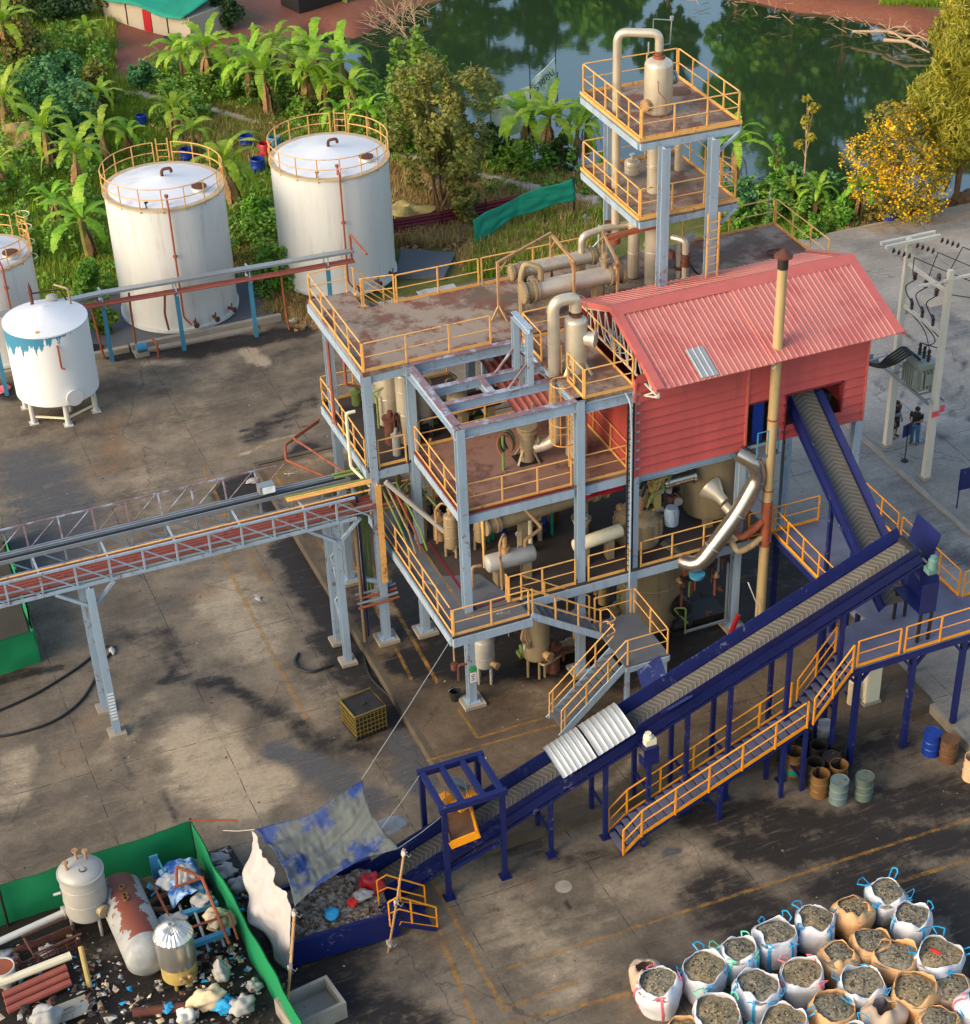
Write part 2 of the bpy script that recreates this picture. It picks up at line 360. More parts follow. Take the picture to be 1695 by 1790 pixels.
paint('bark', (112, 84, 58), .9, 0, .3, 0, (0, 0, 0), 4, bmp=.4); paint('bark_pale', (176, 146, 116), .9, 0, .2, 0, (0, 0, 0), 4)
paint('banana_stem', (124, 118, 62), .7, 0, .3, .2, (120, 92, 60), 3); paint('dead_leaf', (152, 116, 76), .9, 0, .35, 0, (0, 0, 0), 3)
paint('roof_grey', (116, 122, 126), .6, .2, .15, .05, (110, 90, 80), 1)
paint('corr_maroon', (112, 26, 36), .6, 0, .2, .1, (80, 30, 30), 1.5)
paint('white_wall', (176, 164, 144), .8, 0, .1, 0, (0, 0, 0), .8, dirt=.3, dcol=(176, 158, 130))
paint('banner', (214, 222, 208), .6, 0, .06, 0, (0, 0, 0), .8, second=(158, 190, 128), samt=.3)
paint('glass_lamp', (230, 240, 240), .2)
paint('teal_motor', (96, 130, 126), .45); paint('trash_brown', (112, 92, 70), .9, 0, .5, .3, (76, 62, 50), 7, second=(160, 150, 138), samt=.3)
paint('trash_white', (158, 156, 152), .7, 0, .15); paint('trash_dark', (40, 38, 36), .9, 0, .4); paint('cream_bag', (214, 190, 150), .7, 0, .15)
paint('tarp_stripe', (38, 92, 168), .6, 0, .3, 0, (0, 0, 0), 3, second=(150, 180, 205), samt=.3)
leafmat('leaf_banana', (86, 132, 22), (142, 176, 40), (186, 196, 70), .7, .4)
leafmat('leaf_green', (60, 104, 28), (106, 148, 44), (146, 170, 62), .8)
leafmat('leaf_blue', (44, 96, 54), (76, 130, 72), (110, 150, 80), .8)
leafmat('leaf_olive', (84, 90, 34), (118, 116, 46), (150, 136, 62), .8)
leafmat('leaf_yellow', (206, 156, 4), (240, 186, 10), (248, 204, 40), 1.2, .3)
leafmat('leaf_casuarina', (116, 120, 30), (158, 150, 42), (186, 170, 62), .5)
leafmat('leaf_dark', (28, 54, 20), (50, 80, 28), (74, 102, 40), .5)
leafmat('grass_green', (88, 124, 26), (136, 162, 42), (166, 176, 64), .25, .3)
leafmat('grass_dry', (146, 122, 70), (178, 152, 92), (200, 172, 114), .4, .2)
# ------------------------------------------------------------------ masks painted into the ground: stains, wear and tracks with their own shape, plus shade painted on the plinth
def warp(P, amp, seed=0):
    x, y = P[:, 0], P[:, 1]; o = P.copy(); rs = np.random.RandomState(seed)
    for k in range(9):
        w = .25 * 1.45 ** k; a = rs.rand() * 6.28; ph = rs.rand(2) * 6.28
        s = amp / (k + 1.2)
        o[:, 0] += s * np.sin(w * (x * np.cos(a) + y * np.sin(a)) + ph[0]); o[:, 1] += s * np.sin(w * (-x * np.sin(a) + y * np.cos(a)) + ph[1])
    return o
def segd(P, a, b):
    a, b = np.array(a[:2]), np.array(b[:2]); ab = b - a
    t = np.clip(((P - a) @ ab) / max(1e-6, ab @ ab), 0, 1)
    return np.hypot(*(P - a - t[:, None] * ab).T)
def stroke(mask, P, pts, w, amt=1.0, soft=.6):
    """pts: pixels of the photograph on the ground; w: half width in metres"""
    d = None
    q = [g(*p) if len(p) == 2 else V(p) for p in pts]
    if len(q) == 1: q = q * 2
    for i in range(len(q) - 1):
        e = segd(P, q[i], q[i + 1]); d = e if d is None else np.minimum(d, e)
    m = np.clip((w * (1 + soft) - d) / (w * 2 * soft), 0, 1); m = m * m * (3 - 2 * m) * amt
    np.maximum(mask, m, out=mask)
def paint_sheet(name, xs, ys, zf, strokes, mat, kind='structure', wamp=.5):
    nx, ny = len(xs), len(ys)
    X, Y = np.meshgrid(np.array(xs), np.array(ys)); P = np.stack([X.ravel(), Y.ravel()], 1)
    Z = zf(P); W = warp(P, wamp, 3)
    ch = [np.zeros(len(P)) for _ in range(4)]
    for c, pts, w, amt, soft in strokes: stroke(ch[c], W, pts, w, amt, soft)
    me = bpy.data.meshes.new(name)
    fs = [(j * nx + i, j * nx + i + 1, (j + 1) * nx + i + 1, (j + 1) * nx + i) for j in range(ny - 1) for i in range(nx - 1)]
    me.from_pydata([(float(p[0]), float(p[1]), float(z)) for p, z in zip(P, Z)], [], fs)
    at = me.color_attributes.new('mask', 'FLOAT_COLOR', 'POINT')
    at.data.foreach_set('color', np.stack(ch, 1).astype(np.float32).ravel())
    me.polygons.foreach_set('use_smooth', [True] * len(me.polygons)); me.materials.append(MATS[mat])
    o = bpy.data.objects.new(name, me); COL.objects.link(o); o['kind'] = kind
    return o
def maskmat(name, base1, base2, cols, scale=.5, rough=.85, joints=None, fine=9.0, bmp=.25):
    """ground: drifting base colour, four painted masks broken up by noise, slab joints and cracks"""
    m, n, l, b = newmat(name); pos = ngeo(n)
    f1 = nnoise(n, l, pos, scale, 8, .68); out = nramp(n, l, f1, [(.34, lin(base1)), (.66, lin(base2))])
    f0 = nnoise(n, l, pos, scale * .23 + .02, 5, .6)
    out = nmix(n, l, nramp(n, l, f0, [(.4, (0, 0, 0)), (.7, (.55, .55, .55))]), out, lin(tuple(int(v * .74) for v in base1)))
    va = n.new('ShaderNodeVertexColor'); va.layer_name = 'mask'
    sp = n.new('ShaderNodeSeparateColor'); l.new(va.outputs['Color'], sp.inputs[0])
    srcs = [sp.outputs[0], sp.outputs[1], sp.outputs[2], va.outputs['Alpha']]
    nb = nnoise(n, l, pos, 1.3, 8, .72); mz = n.new('ShaderNodeMapping'); mz.inputs['Rotation'].default_value = (0, 0, .5); mz.inputs['Scale'].default_value = (.5, 2.2, 1); l.new(pos, mz.inputs[0]); nb2 = nnoise(n, l, mz.outputs[0], 1.1, 8, .75)
    for i, c in enumerate(cols):
        k = nmath(n, l, 'ADD', nmath(n, l, 'MULTIPLY', srcs[i], 2.15), nmath(n, l, 'MULTIPLY', nmath(n, l, 'SUBTRACT', nmath(n, l, 'ADD', nmath(n, l, 'MULTIPLY', nb, .6), nmath(n, l, 'MULTIPLY', nb2, .4)), .64), 5.0), True)
        k = nmath(n, l, 'MULTIPLY', k, nmath(n, l, 'MULTIPLY', srcs[i], 1.6, True), True)
        out = nmix(n, l, k, out, lin(c))
    vo = n.new('ShaderNodeTexVoronoi'); vo.feature = 'DISTANCE_TO_EDGE'; vo.inputs['Scale'].default_value = .17
    wp = n.new('ShaderNodeTexNoise'); wp.inputs['Scale'].default_value = .9; wp.inputs['Detail'].default_value = 6; l.new(pos, wp.inputs['Vector'])
    av = n.new('ShaderNodeVectorMath'); av.operation = 'ADD'; l.new(pos, av.inputs[0]); l.new(wp.outputs['Color'], av.inputs[1]); l.new(av.outputs[0], vo.inputs['Vector'])
    ck = nmath(n, l, 'LESS_THAN', vo.outputs['Distance'], .0035); ck = nmath(n, l, 'MULTIPLY', ck, nmath(n, l, 'GREATER_THAN', nnoise(n, l, pos, .21, 2, .5), .5))
    if joints: out = nmix(n, l, nmath(n, l, 'MULTIPLY', ck, .4), out, lin((46, 42, 38)))
    m1 = n.new('ShaderNodeMapping'); m1.inputs['Rotation'].default_value = (0, 0, .35); m1.inputs['Scale'].default_value = (.35, 3.2, 1); l.new(pos, m1.inputs[0])
    m2 = n.new('ShaderNodeMapping'); m2.inputs['Rotation'].default_value = (0, 0, -1.1); m2.inputs['Scale'].default_value = (.3, 4.0, 1); l.new(pos, m2.inputs[0])
    for mm in (m1, m2):
        fs_ = nnoise(n, l, mm.outputs[0], 1.6, 7, .7)
        out = nmix(n, l, nramp(n, l, fs_, [(.58, (0, 0, 0)), (.76, (.3, .3, .3))]), out, lin(tuple(min(255, int(v * 1.22)) for v in base2)))
        out = nmix(n, l, nramp(n, l, fs_, [(.24, (.3, .3, .3)), (.40, (0, 0, 0))]), out, lin(tuple(int(v * .62) for v in base1)))
    ff = nnoise(n, l, pos, fine, 6, .75)
    out = nmix(n, l, .9, out, nramp(n, l, ff, [(.25, (.66, .66, .66)), (.75, (1.22, 1.22, 1.22))]), 'MULTIPLY')
    sps = nnoise(n, l, pos, 2.6, 3, .8)
    out = nmix(n, l, nramp(n, l, sps, [(.66, (0, 0, 0)), (.74, (.5, .5, .5))]), out, lin(tuple(int(v * .6) for v in base1)))
    if joints:
        sx = n.new('ShaderNodeSeparateXYZ'); wv = nnoise(n, l, pos, .6, 3, .5); l.new(pos, sx.inputs[0])
        for ax, off, per in joints:
            u = nmath(n, l, 'ADD', nmath(n, l, 'ADD', sx.outputs[ax], nmath(n, l, 'MULTIPLY', wv, .10)), 1000 - off)
            fr = nmath(n, l, 'ABSOLUTE', nmath(n, l, 'SUBTRACT', nmath(n, l, 'FRACT', nmath(n, l, 'DIVIDE', u, per)), .5))
            k = nmath(n, l, 'MULTIPLY', nmath(n, l, 'GREATER_THAN', fr, .5 - .013 / per), nmath(n, l, 'ADD', .25, nmath(n, l, 'GREATER_THAN', nb, .5)))
            out = nmix(n, l, nmath(n, l, 'MULTIPLY', k, .75), out, lin((44, 40, 36)))
    l.new(out, b.inputs['Base Color'])
    l.new(nmath(n, l, 'SUBTRACT', rough, nmath(n, l, 'MULTIPLY', srcs[0], .22)), b.inputs['Roughness'])
    b.inputs['Specular IOR Level'].default_value = .3
    bump(n, l, b, ff, bmp, .02)
    return m
maskmat('yard_conc', (86, 77, 66), (138, 123, 103), [(42, 37, 33), (166, 149, 124), (124, 94, 66), (80, 79, 79)], .55, joints=[(0, 11.4 - 2.1, 4.2), (1, 49.3, 5.2)])
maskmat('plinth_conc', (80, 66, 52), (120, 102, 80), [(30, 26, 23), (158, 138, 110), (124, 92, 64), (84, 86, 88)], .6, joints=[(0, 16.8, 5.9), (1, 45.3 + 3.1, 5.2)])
maskmat('road_conc', (134, 128, 120), (164, 158, 148), [(84, 82, 82), (182, 176, 166), (140, 112, 84), (100, 102, 104)], .4, joints=[(1, 52.0, 7.0), (0, 41.5, 9.0)])
maskmat('field', (84, 92, 38), (122, 118, 60), [(128, 78, 60), (164, 142, 96), (182, 172, 158), (80, 110, 34)], .6, fine=5, bmp=.8, rough=.95)
fr = lambda a, b, s: list(np.arange(a, b + s * .5, s))
YARD = [  # channel, pixels, half width, amount, softness
    (0, [(225, 625), (330, 625), (440, 600), (520, 590)], .8, .9, .6), (0, [(150, 690), (60, 700), (0, 690)], 1.0, .8, .7), (0, [(30, 770), (170, 720)], .8, .5, .8),
    (0, [(400, 850), (450, 835), (540, 780)], .8, 1, .5), (0, [(440, 760), (550, 700)], .6, .7, .8), (0, [(250, 690), (400, 690), (540, 620)], .6, .5, .8),
    (0, [(520, 950), (600, 1100), (660, 1190), (745, 1330)], 1.15, 1, .5), (0, [(560, 1110), (600, 1180), (680, 1260), (720, 1330)], 1.0, .9, .7), (0, [(440, 830), (500, 920), (560, 1000)], .5, 1, .6), (0, [(500, 970), (560, 1080), (585, 1130)], .8, .75, .7),
    (0, [(290, 1185), (380, 1195), (450, 1235), (510, 1290), (560, 1330), (640, 1330)], .42, .75, .8), (0, [(470, 1150), (560, 1230), (640, 1300)], .7, .5, .9),
    (0, [(520, 1340), (620, 1290), (700, 1350)], 1.2, .62, .8), (3, [(470, 1320), (560, 1380), (640, 1420)], .7, .8, .8), (3, [(690, 1320), (720, 1380)], .8, .9, .8),
    (0, [(270, 1290), (310, 1360), (320, 1430)], .22, .7, .7), (0, [(200, 1290), (230, 1350)], .2, .5, .7), (0, [(0, 1440), (60, 1400)], .6, .5, .8), (0, [(180, 1120), (260, 1110), (300, 1170)], .7, .6, .8),
    (3, [(60, 830), (100, 900), (30, 960)], 1.8, .85, .7), (3, [(130, 880), (110, 1000)], 1.0, .7, .8), (3, [(330, 1030), (250, 1080)], .8, .5, .9),
    (1, [(300, 760), (420, 640)], 1.4, .4, .9), (1, [(330, 950), (250, 830)], 2.0, .45, .9), (1, [(430, 1120), (400, 1040)], 1.6, .7, .8), (1, [(330, 1290), (370, 1350), (440, 1390)], 1.4, .75, .6), (1, [(260, 1220), (180, 1330)], .6, .5, .8),
    (1, [(20, 1400), (30, 1330)], .8, .6, .6), (1, [(485, 640), (450, 620)], .5, .9, .5), (1, [(280, 650), (330, 645)], .4, .7, .6), (1, [(580, 590), (540, 570)], .4, .8, .5),
    (1, [(400, 800), (470, 765), (560, 740)], .1, .8, .9), (0, [(420, 745), (490, 725), (560, 715)], .12, .8, .9), (0, [(410, 765), (480, 742), (560, 730)], .1, .7, .9), (0, [(250, 960), (330, 900), (400, 880)], .12, .5, .9), (0, [(60, 1330), (160, 1270), (240, 1240), (330, 1250)], .12, .5, .9), (0, [(80, 1345), (180, 1285), (250, 1262), (330, 1275)], .1, .5, .9), (0, [(760, 1700), (900, 1620), (1060, 1580)], .1, .5, .9), (0, [(300, 850), (360, 1000), (420, 1100)], .5, .5, .9), (2, [(200, 750), (175, 820), (220, 800)], .8, .55, 1), (2, [(330, 1040), (370, 1030)], .6, .55, .9), (2, [(130, 1320), (160, 1260)], 1.2, .45, .9), (2, [(390, 900), (420, 1000)], 1.2, .3, .9), (2, [(230, 700), (200, 760)], .9, .4, .9),
    (0, [(1200, 1420), (1340, 1420), (1480, 1430), (1600, 1380), (1695, 1360)], 1.0, .85, .8), (0, [(1300, 1470), (1500, 1470), (1700, 1430)], .9, .9, .7), (0, [(1440, 1340), (1600, 1290)], 1.0, .7, .9),
    (0, [(1440, 1540), (1600, 1520), (1720, 1560), (1720, 1660)], .9, .85, .7), (0, [(1250, 1560), (1420, 1650), (1600, 1720)], 1.5, .8, .7), (0, [(900, 1490), (990, 1500), (1050, 1490)], .6, .6, .8), (0, [(1080, 1330), (900, 1420)], .5, .6, .8),
    (0, [(560, 1690), (600, 1740), (720, 1780)], 1.0, .85, .7), (0, [(500, 1680), (640, 1680)], .6, .7, .7), (0, [(1230, 1545), (1245, 1550)], .18, 1.0, .4), (0, [(1275, 1565), (1290, 1572)], .14, .9, .5), (0, [(1060, 1530), (1080, 1520)], .12, .7, .5),
    (0, [(900, 1600), (940, 1640)], .3, .6, .8), (0, [(1000, 1700), (1060, 1720)], .5, .5, .9), (0, [(960, 1580)], .16, .8, .5), (0, [(1380, 1525)], .2, .7, .5), (0, [(1300, 1590)], .18, .7, .5), (0, [(1010, 1640)], .12, .7, .5), (0, [(780, 1700)], .2, .7, .5), (0, [(1170, 1500)], .15, .6, .5), (0, [(1120, 1610)], .16, .6, .6),
    (1, [(830, 1560), (960, 1700)], 1.2, .55, .9), (1, [(1050, 1540), (1200, 1500)], 1.0, .5, .9), (1, [(690, 1560), (720, 1640)], .5, .5, .8), (1, [(860, 1640), (1000, 1600)], .9, .4, .9), (3, [(1150, 1480), (1165, 1478)], .22, 1, .5),
    (2, [(840, 1540), (900, 1560)], .8, .4, .9), (2, [(720, 1620), (760, 1650)], .6, .5, .9), (3, [(600, 1640), (840, 1760)], 1.0, .4, .9),
    (0, [(20, 1640), (200, 1600), (420, 1620)], 1.6, .95, .7), (0, [(60, 1760), (300, 1760), (460, 1730)], 2.0, 1, .7), (0, [(0, 1180), (80, 1170)], .3, .9, .5), (0, [(800, 1480), (860, 1530)], .3, .5, .8)]
yard = paint_sheet('yard_ground', fr(-14, 30.7, .25), fr(24, 74.6, .25), lambda P: np.zeros(len(P)), YARD, 'yard_conc')
PL = [(0, [(700, 1080), (900, 1120), (1060, 1060), (1250, 1040)], 2.4, .9, .7), (0, [(640, 1010), (740, 1220)], .6, .6, .8), (0, [(640, 960), (700, 1080), (760, 1200)], .5, .55, .9), (0, [(720, 1180), (900, 1180), (1080, 1180), (1300, 1090)], 1.3, 1, .7), (0, [(640, 870), (760, 1000), (1000, 1080), (1280, 1000)], 2.2, .9, .8), (0, [(1200, 1180), (1400, 1050), (1500, 950)], 1.6, .85, .8),  # broad dark strokes: stains plus shade under the first floor put into the colour
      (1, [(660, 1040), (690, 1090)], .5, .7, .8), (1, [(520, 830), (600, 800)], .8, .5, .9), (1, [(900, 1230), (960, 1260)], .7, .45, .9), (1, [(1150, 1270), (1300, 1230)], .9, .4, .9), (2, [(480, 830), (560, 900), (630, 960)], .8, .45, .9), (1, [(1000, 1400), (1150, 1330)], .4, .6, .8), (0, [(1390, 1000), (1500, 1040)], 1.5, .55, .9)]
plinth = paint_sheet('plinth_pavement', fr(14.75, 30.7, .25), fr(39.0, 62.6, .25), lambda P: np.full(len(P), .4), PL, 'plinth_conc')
b = MB()   # faces of the raised slab
b.box2((14.55, 38.8, -.3), (14.75, 62.8, .396)); b.box2((14.75, 38.8, -.3), (30.7, 39.0, .396)); b.box2((14.75, 62.6, -.3), (30.7, 62.8, .396))
tag(b.build('plinth_kerb', 'conc_dirty'), kind='structure')
RD = [(0, [(1580, 420), (1640, 520), (1690, 640)], .6, .5, .9), (0, [(1600, 640), (1640, 700), (1695, 740)], .9, .5, .8), (3, [(1640, 560), (1695, 600)], 1.0, .6, .9), (3, [(1500, 440), (1600, 410), (1695, 400)], 1.0, .5, .9), (2, [(1500, 405), (1700, 385)], .8, .6, .8),
      (0, [(1505, 905), (1560, 950), (1690, 1000)], .7, .7, .8), (0, [(1560, 860), (1640, 960)], .9, .5, .9), (0, [(1640, 780), (1655, 786)], .4, .7, .7), (1, [(1540, 690), (1680, 780)], .8, .4, .9), (2, [(1540, 810), (1680, 930)], 1.3, .35, .9)]
cx, cy = 47.5, 60.0
for r0, a in ((4.2, .8), (4.9, .6), (6.4, .8), (7.0, .5), (8.6, .6), (9.2, .8), (11.0, .4)):
    RD.append((0, [(cx + r0 * math.cos(t) * .8, cy + r0 * math.sin(t), 0) for t in [R3(130 + k * 12) for k in range(14)]], .09, a, .6))
road = paint_sheet('road', fr(30.7, 78, .4), fr(20, 71.2, .4), lambda P: np.full(len(P), .38), RD, 'road_conc', wamp=.25)
b = MB(); b.box2((37.35, 20, .2), (37.55, 71.0, .46)); b.box2((30.55, 20, -.3), (30.7, 38.8, .376)); b.box2((30.7, 71.2, -.3), (78, 71.4, .376))
tag(b.build('road_kerb', 'conc'), kind='structure')
# yellow lines and white figures: worn sheets a few millimetres above the concrete
mt, n_, l_, b_ = newmat('line_paint'); f_ = nnoise(n_, l_, ngeo(n_), 2.2, 7, .75)
b_.inputs['Base Color'].default_value = lin((178, 130, 54)); b_.inputs['Roughness'].default_value = .8
tr_ = n_.new('ShaderNodeBsdfTransparent'); mx_ = n_.new('ShaderNodeMixShader'); l_.new(nramp(n_, l_, f_, [(.40, (.05, .05, .05)), (.64, (.62, .62, .62))]), mx_.inputs[0])
l_.new(tr_.outputs[0], mx_.inputs[1]); l_.new(b_.outputs[0], mx_.inputs[2]); l_.new(mx_.outputs[0], n_['Material Output'].inputs[0])
mt, n_, l_, b_ = newmat('line_white'); f_ = nnoise(n_, l_, ngeo(n_), 3.5, 5, .7)
b_.inputs['Base Color'].default_value = lin((190, 186, 176)); tr_ = n_.new('ShaderNodeBsdfTransparent'); mx_ = n_.new('ShaderNodeMixShader'); l_.new(nramp(n_, l_, f_, [(.4, (.1, .1, .1)), (.55, (.8, .8, .8))]), mx_.inputs[0])
l_.new(tr_.outputs[0], mx_.inputs[1]); l_.new(b_.outputs[0], mx_.inputs[2]); l_.new(mx_.outputs[0], n_['Material Output'].inputs[0])
def strip(b, p, q, w, z):
    p, q = V((p[0], p[1], 0)), V((q[0], q[1], 0)); d = (q - p).normalized(); s = V((-d.y, d.x, 0)) * w / 2; u = V((0, 0, z))
    b.quad(p - s + u, q - s + u, q + s + u, p + s + u)
b = MB()
for p, q, w in (((355, 815), (415, 950), .13), ((375, 950), (540, 1265), .15), ((430, 960), (470, 1020), .13), ((365, 805), (415, 790), .1), ((420, 788), (500, 770), .1), ((715, 1500), (830, 1790), .15), ((752, 1530), (880, 1765), .15), ((880, 1765), (1010, 1715), .15), ((880, 1695), (1300, 1560), .12), ((1300, 1560), (1700, 1430), .12), ((1560, 1545), (1720, 1495), .16), ((880, 1790), (1110, 1735), .14)):
    strip(b, g(*p), g(*q), w, .005)
tag(b.build('yard_line_marking', 'line_paint', smooth=False), kind='structure')
b = MB()
for p, q, w in (((480, 830), (560, 805), .12), ((480, 830), (600, 1010), .14), ((540, 855), (620, 840), .12), ((645, 985), (765, 1195), .14), ((800, 1240), (835, 1290), .12), ((835, 1290), (950, 1255), .12), ((745, 1330), (1000, 1260), .1), ((930, 1320), (1010, 1290), .1), ((600, 950), (720, 1190), .12)):
    strip(b, g(*p, .4), g(*q, .4), w, .405)
tag(b.build('plinth_line_marking', 'line_paint', smooth=False), kind='structure')
def figure(b, x, y, z, s, rz):
    """a painted walking figure: head, body, arms, legs"""
    M3 = Matrix.Rotation(rz, 3, 'Z'); P = lambda u, v: V((x, y, z)) + M3 @ V((u * s, v * s, 0))
    b.add([P(.12 * math.cos(t), .42 + .12 * math.sin(t)) for t in [k * math.pi / 4 for k in range(8)]], [tuple(range(8))])
    for q in (((-.1, -.1), (.1, -.1), (.13, .26), (-.1, .26)), ((-.14, -.5), (-.04, -.5), (.06, -.11), (-.08, -.11)), ((.2, -.48), (.3, -.44), (.1, -.11), (0.061, -.11)), ((.14, .2), (.32, .02), (.36, .08), (.14, .26)), ((-.11, .24), (-.34, .12), (-.32, .06), (-.11, .18))):
        b.quad(*[P(*w) for w in q])
b = MB(); figure(b, *g(452, 1046)[:2], .006, .55, R3(15)); figure(b, *g(508, 828, .4)[:2], .406, .5, R3(70)); figure(b, *g(752, 1020, 4.22)[:2], 4.232, .5, R3(40)); figure(b, *g(880, 1073, 4.22)[:2], 4.232, .45, R3(70)); figure(b, *g(315, 912)[:2], .006, .5, R3(70))
tag(b.build('walkway_symbol', 'line_white', smooth=False), kind='structure')
# drain with round cover and a grating in the road
b = MB(); c = g(985, 1550); b.lathe((c.x, c.y, .004), [(.26, 0), (.26, .006), (.0, .008)], 20)
c = g(1640, 525, .38); b.box((c.x, c.y, .386), (1.5, .9, .008)); tag(b.build('manhole_cover', 'conc'), kind='structure')
# ------------------------------------------------------------------ land beyond the yard, with the pond's basin
WZ = -.7
SH = [(560, 60), (640, 125), (700, 205), (780, 225), (880, 290), (1010, 318), (1120, 330), (1300, 340), (1480, 362), (1600, 352), (1700, 342), (1900, 300), (2050, 180), (1900, 120), (1640, 88), (1560, 58), (1450, 38), (1330, 16), (1240, -2), (1090, -40), (900, -70), (830, -30), (790, 5), (720, 22), (665, 58), (610, 78)]
POND = [g(x, y, WZ) for x, y in SH]
def inpoly(P, poly):
    ins = np.zeros(len(P), bool); dist = np.full(len(P), 1e9)
    for i in range(len(poly)):
        a, c = poly[i], poly[(i + 1) % len(poly)]
        cond = ((a.y > P[:, 1]) != (c.y > P[:, 1])) & (P[:, 0] < (c.x - a.x) * (P[:, 1] - a.y) / ((c.y - a.y) or 1e-9) + a.x)
        ins ^= cond; dist = np.minimum(dist, segd(P, a, c))
    return ins, dist
def landz(P):
    W = warp(P, .35, 11); ins, d = inpoly(W, POND)
    sdv = np.where(ins, d, -d)
    z = -.12 - np.clip((sdv + 1.6) / 2.4, 0, 1) * 1.5
    z += .10 * np.sin(P[:, 0] * .7 + 1) * np.cos(P[:, 1] * .6) * (P[:, 1] > 78)
    yd = ((P[:, 1] < 75.5) & (P[:, 0] < 31)) | ((P[:, 0] > 29) & (P[:, 1] < 72.5) & (P[:, 0] < 80))
    z = np.where(yd, -.35, z); far = (np.abs(P[:, 0] - 30) > 120) | (P[:, 1] > 190)
    return np.where(far, z, z)
LD = [(0, [(700, 20), (640, 70), (560, 30), (430, 50), (300, 75)], 2.6, 1, .6), (0, [(600, 20), (480, 0), (700, -30)], 3.0, 1, .6), (0, [(1180, -30), (1300, -12), (1450, 12), (1560, 32), (1640, 62)], 3.4, 1, .4), (0, [(230, 45), (330, 65), (230, 90), (200, 100)], 1.8, 1, .6),
      (2, [(240, 162), (300, 175), (380, 195), (450, 213), (520, 235)], .55, .9, .6), (2, [(670, 262), (740, 282), (850, 305), (940, 328), (1060, 350)], .75, 1, .5), (1, [(330, 210), (450, 235), (430, 270)], 1.6, .7, .8), (1, [(700, 330), (760, 400), (690, 380)], 1.9, .95, .8), (1, [(830, 330), (900, 320)], 1.0, .8, .7),
      (0, [(700, 415), (830, 400), (1000, 370), (1040, 420), (900, 430)], 1.2, .9, .8), (1, [(960, 420), (850, 440), (1000, 440)], .8, .6, .9), (0, [(450, 550), (560, 540), (520, 560)], 1.0, .9, .7), (0, [(1500, 400), (1600, 385), (1720, 365)], .9, 1, .6), (1, [(1480, 405), (1600, 392)], .7, .7, .8), (0, [(1640, 350), (1750, 330)], .9, 1, .7),
      (3, [(20, 300), (120, 340), (60, 400), (150, 250)], 3.0, .9, .7), (3, [(230, 190), (300, 230)], 2.0, .8, .8), (3, [(620, 240), (560, 220)], 1.5, .6, .8), (0, [(1300, 420), (1420, 410)], 1.0, .6, .9), (1, [(0, 240), (60, 250)], .9, .6, .8)]
xs = [-1500, -600, -250, -120, -60] + fr(-40, 92, .6) + [120, 180, 300, 700, 1600]
ys = [-900, -300, -60, 0, 40, 60] + fr(66, 132, .6) + [140, 155, 190, 260, 420, 900, 2000]
paint_sheet('field_ground', xs, ys, landz, LD, 'field', wamp=.6)
mt, n_, l_, b_ = newmat('water'); b_.inputs['Base Color'].default_value = (.022, .045, .018, 1); b_.inputs['Roughness'].default_value = .05; b_.inputs['IOR'].default_value = 1.75; b_.inputs['Specular IOR Level'].default_value = 1.0
mp_ = n_.new('ShaderNodeMapping'); mp_.inputs['Scale'].default_value = (1, 1, 1); l_.new(ngeo(n_), mp_.inputs[0])
h_ = nmath(n_, l_, 'ADD', nnoise(n_, l_, mp_.outputs[0], .9, 4, .55), nmath(n_, l_, 'MULTIPLY', nnoise(n_, l_, mp_.outputs[0], 4.5, 2, .5), .25)); bump(n_, l_, b_, h_, .07, .05)
b = MB(); b.quad((20, 66, WZ), (150, 60, WZ), (150, 150, WZ), (20, 150, WZ)); tag(b.build('pond_water', 'water', smooth=False), kind='structure')
S, L1, L2, L3 = .4, 4.2, 7.85, 11.0
def column(par, x, y, z0, z1, w=.27, mat='steel_blue', base=True, name='column'):
    b = MB(); b.ibeam((x, y, z0), (x, y, z1), w, w, .03)
    if base:
        b.box((x, y, z0 + .02), (w + .22, w + .22, .03))
        for a in (-1, 1):
            for c in (-1, 1): b.tube((x + a * (w / 2 + .06), y + c * (w / 2 + .06), z0), (x + a * (w / 2 + .06), y + c * (w / 2 + .06), z0 + .09), .02, 6)
    o = b.build(name, mat, par)
    if base:
        b = MB(); b.box((x, y, z0 - .05), (.74, .74, .14)); b.build('footing', 'conc', par)
    return o
def beam(par, p, q, w=.2, h=.34, name='beam', top=True):
    b = MB(); p, q = V(p), V(q); t = .028
    b.bar(p - V((0, 0, h - t / 2)), q - V((0, 0, h - t / 2)), w, t); b.bar(p - V((0, 0, h / 2)), q - V((0, 0, h / 2)), .03, h - 2 * t)
    b.k = 1 if top else 0; b.bar(p - V((0, 0, t / 2)), q - V((0, 0, t / 2)), w, t)
    return b.build(name, ['steel_blue', 'steel_top'], par)
def deck(par, pts, z, t=.12, mat='deck_grey', name='deck'):
    b = MB(); b.plate(pts, z - t, z); return b.build(name, mat, par)
def edge(par, p, q, z, d=.3):
    b = MB(); b.bar((p[0], p[1], z - .13 - d / 2), (q[0], q[1], z - .13 - d / 2), .12, d); return b.build('edge_beam', 'steel_blue', par)
def rl(par, pts, mat='rail_yellow', **k): return rail(pts, **k).build('railing', mat, par)
def stairs(par, p, q, width, side, n, mat='deck_grey', smat='steel_blue', name='stair'):
    """flight from the top p down to q; side: unit vector across the flight, width metres along it"""
    p, q, s = V(p), V(q), V(side)
    t = MB()
    for k in range(1, n):
        c = p.lerp(q, k / n) + s * width / 2; d = (q - p); d.z = 0; d.normalize()
        t.bar(c - s * (width / 2 - .03), c + s * (width / 2 - .03), .26, .035)
    f = MB(); dn = V((0, 0, .02))
    f.bar(p - dn, q - dn, .05, .24); f.bar(p + s * width - dn, q + s * width - dn, .05, .24)
    o = f.build(name, smat, par); o2 = t.build('tread', mat, o); return o
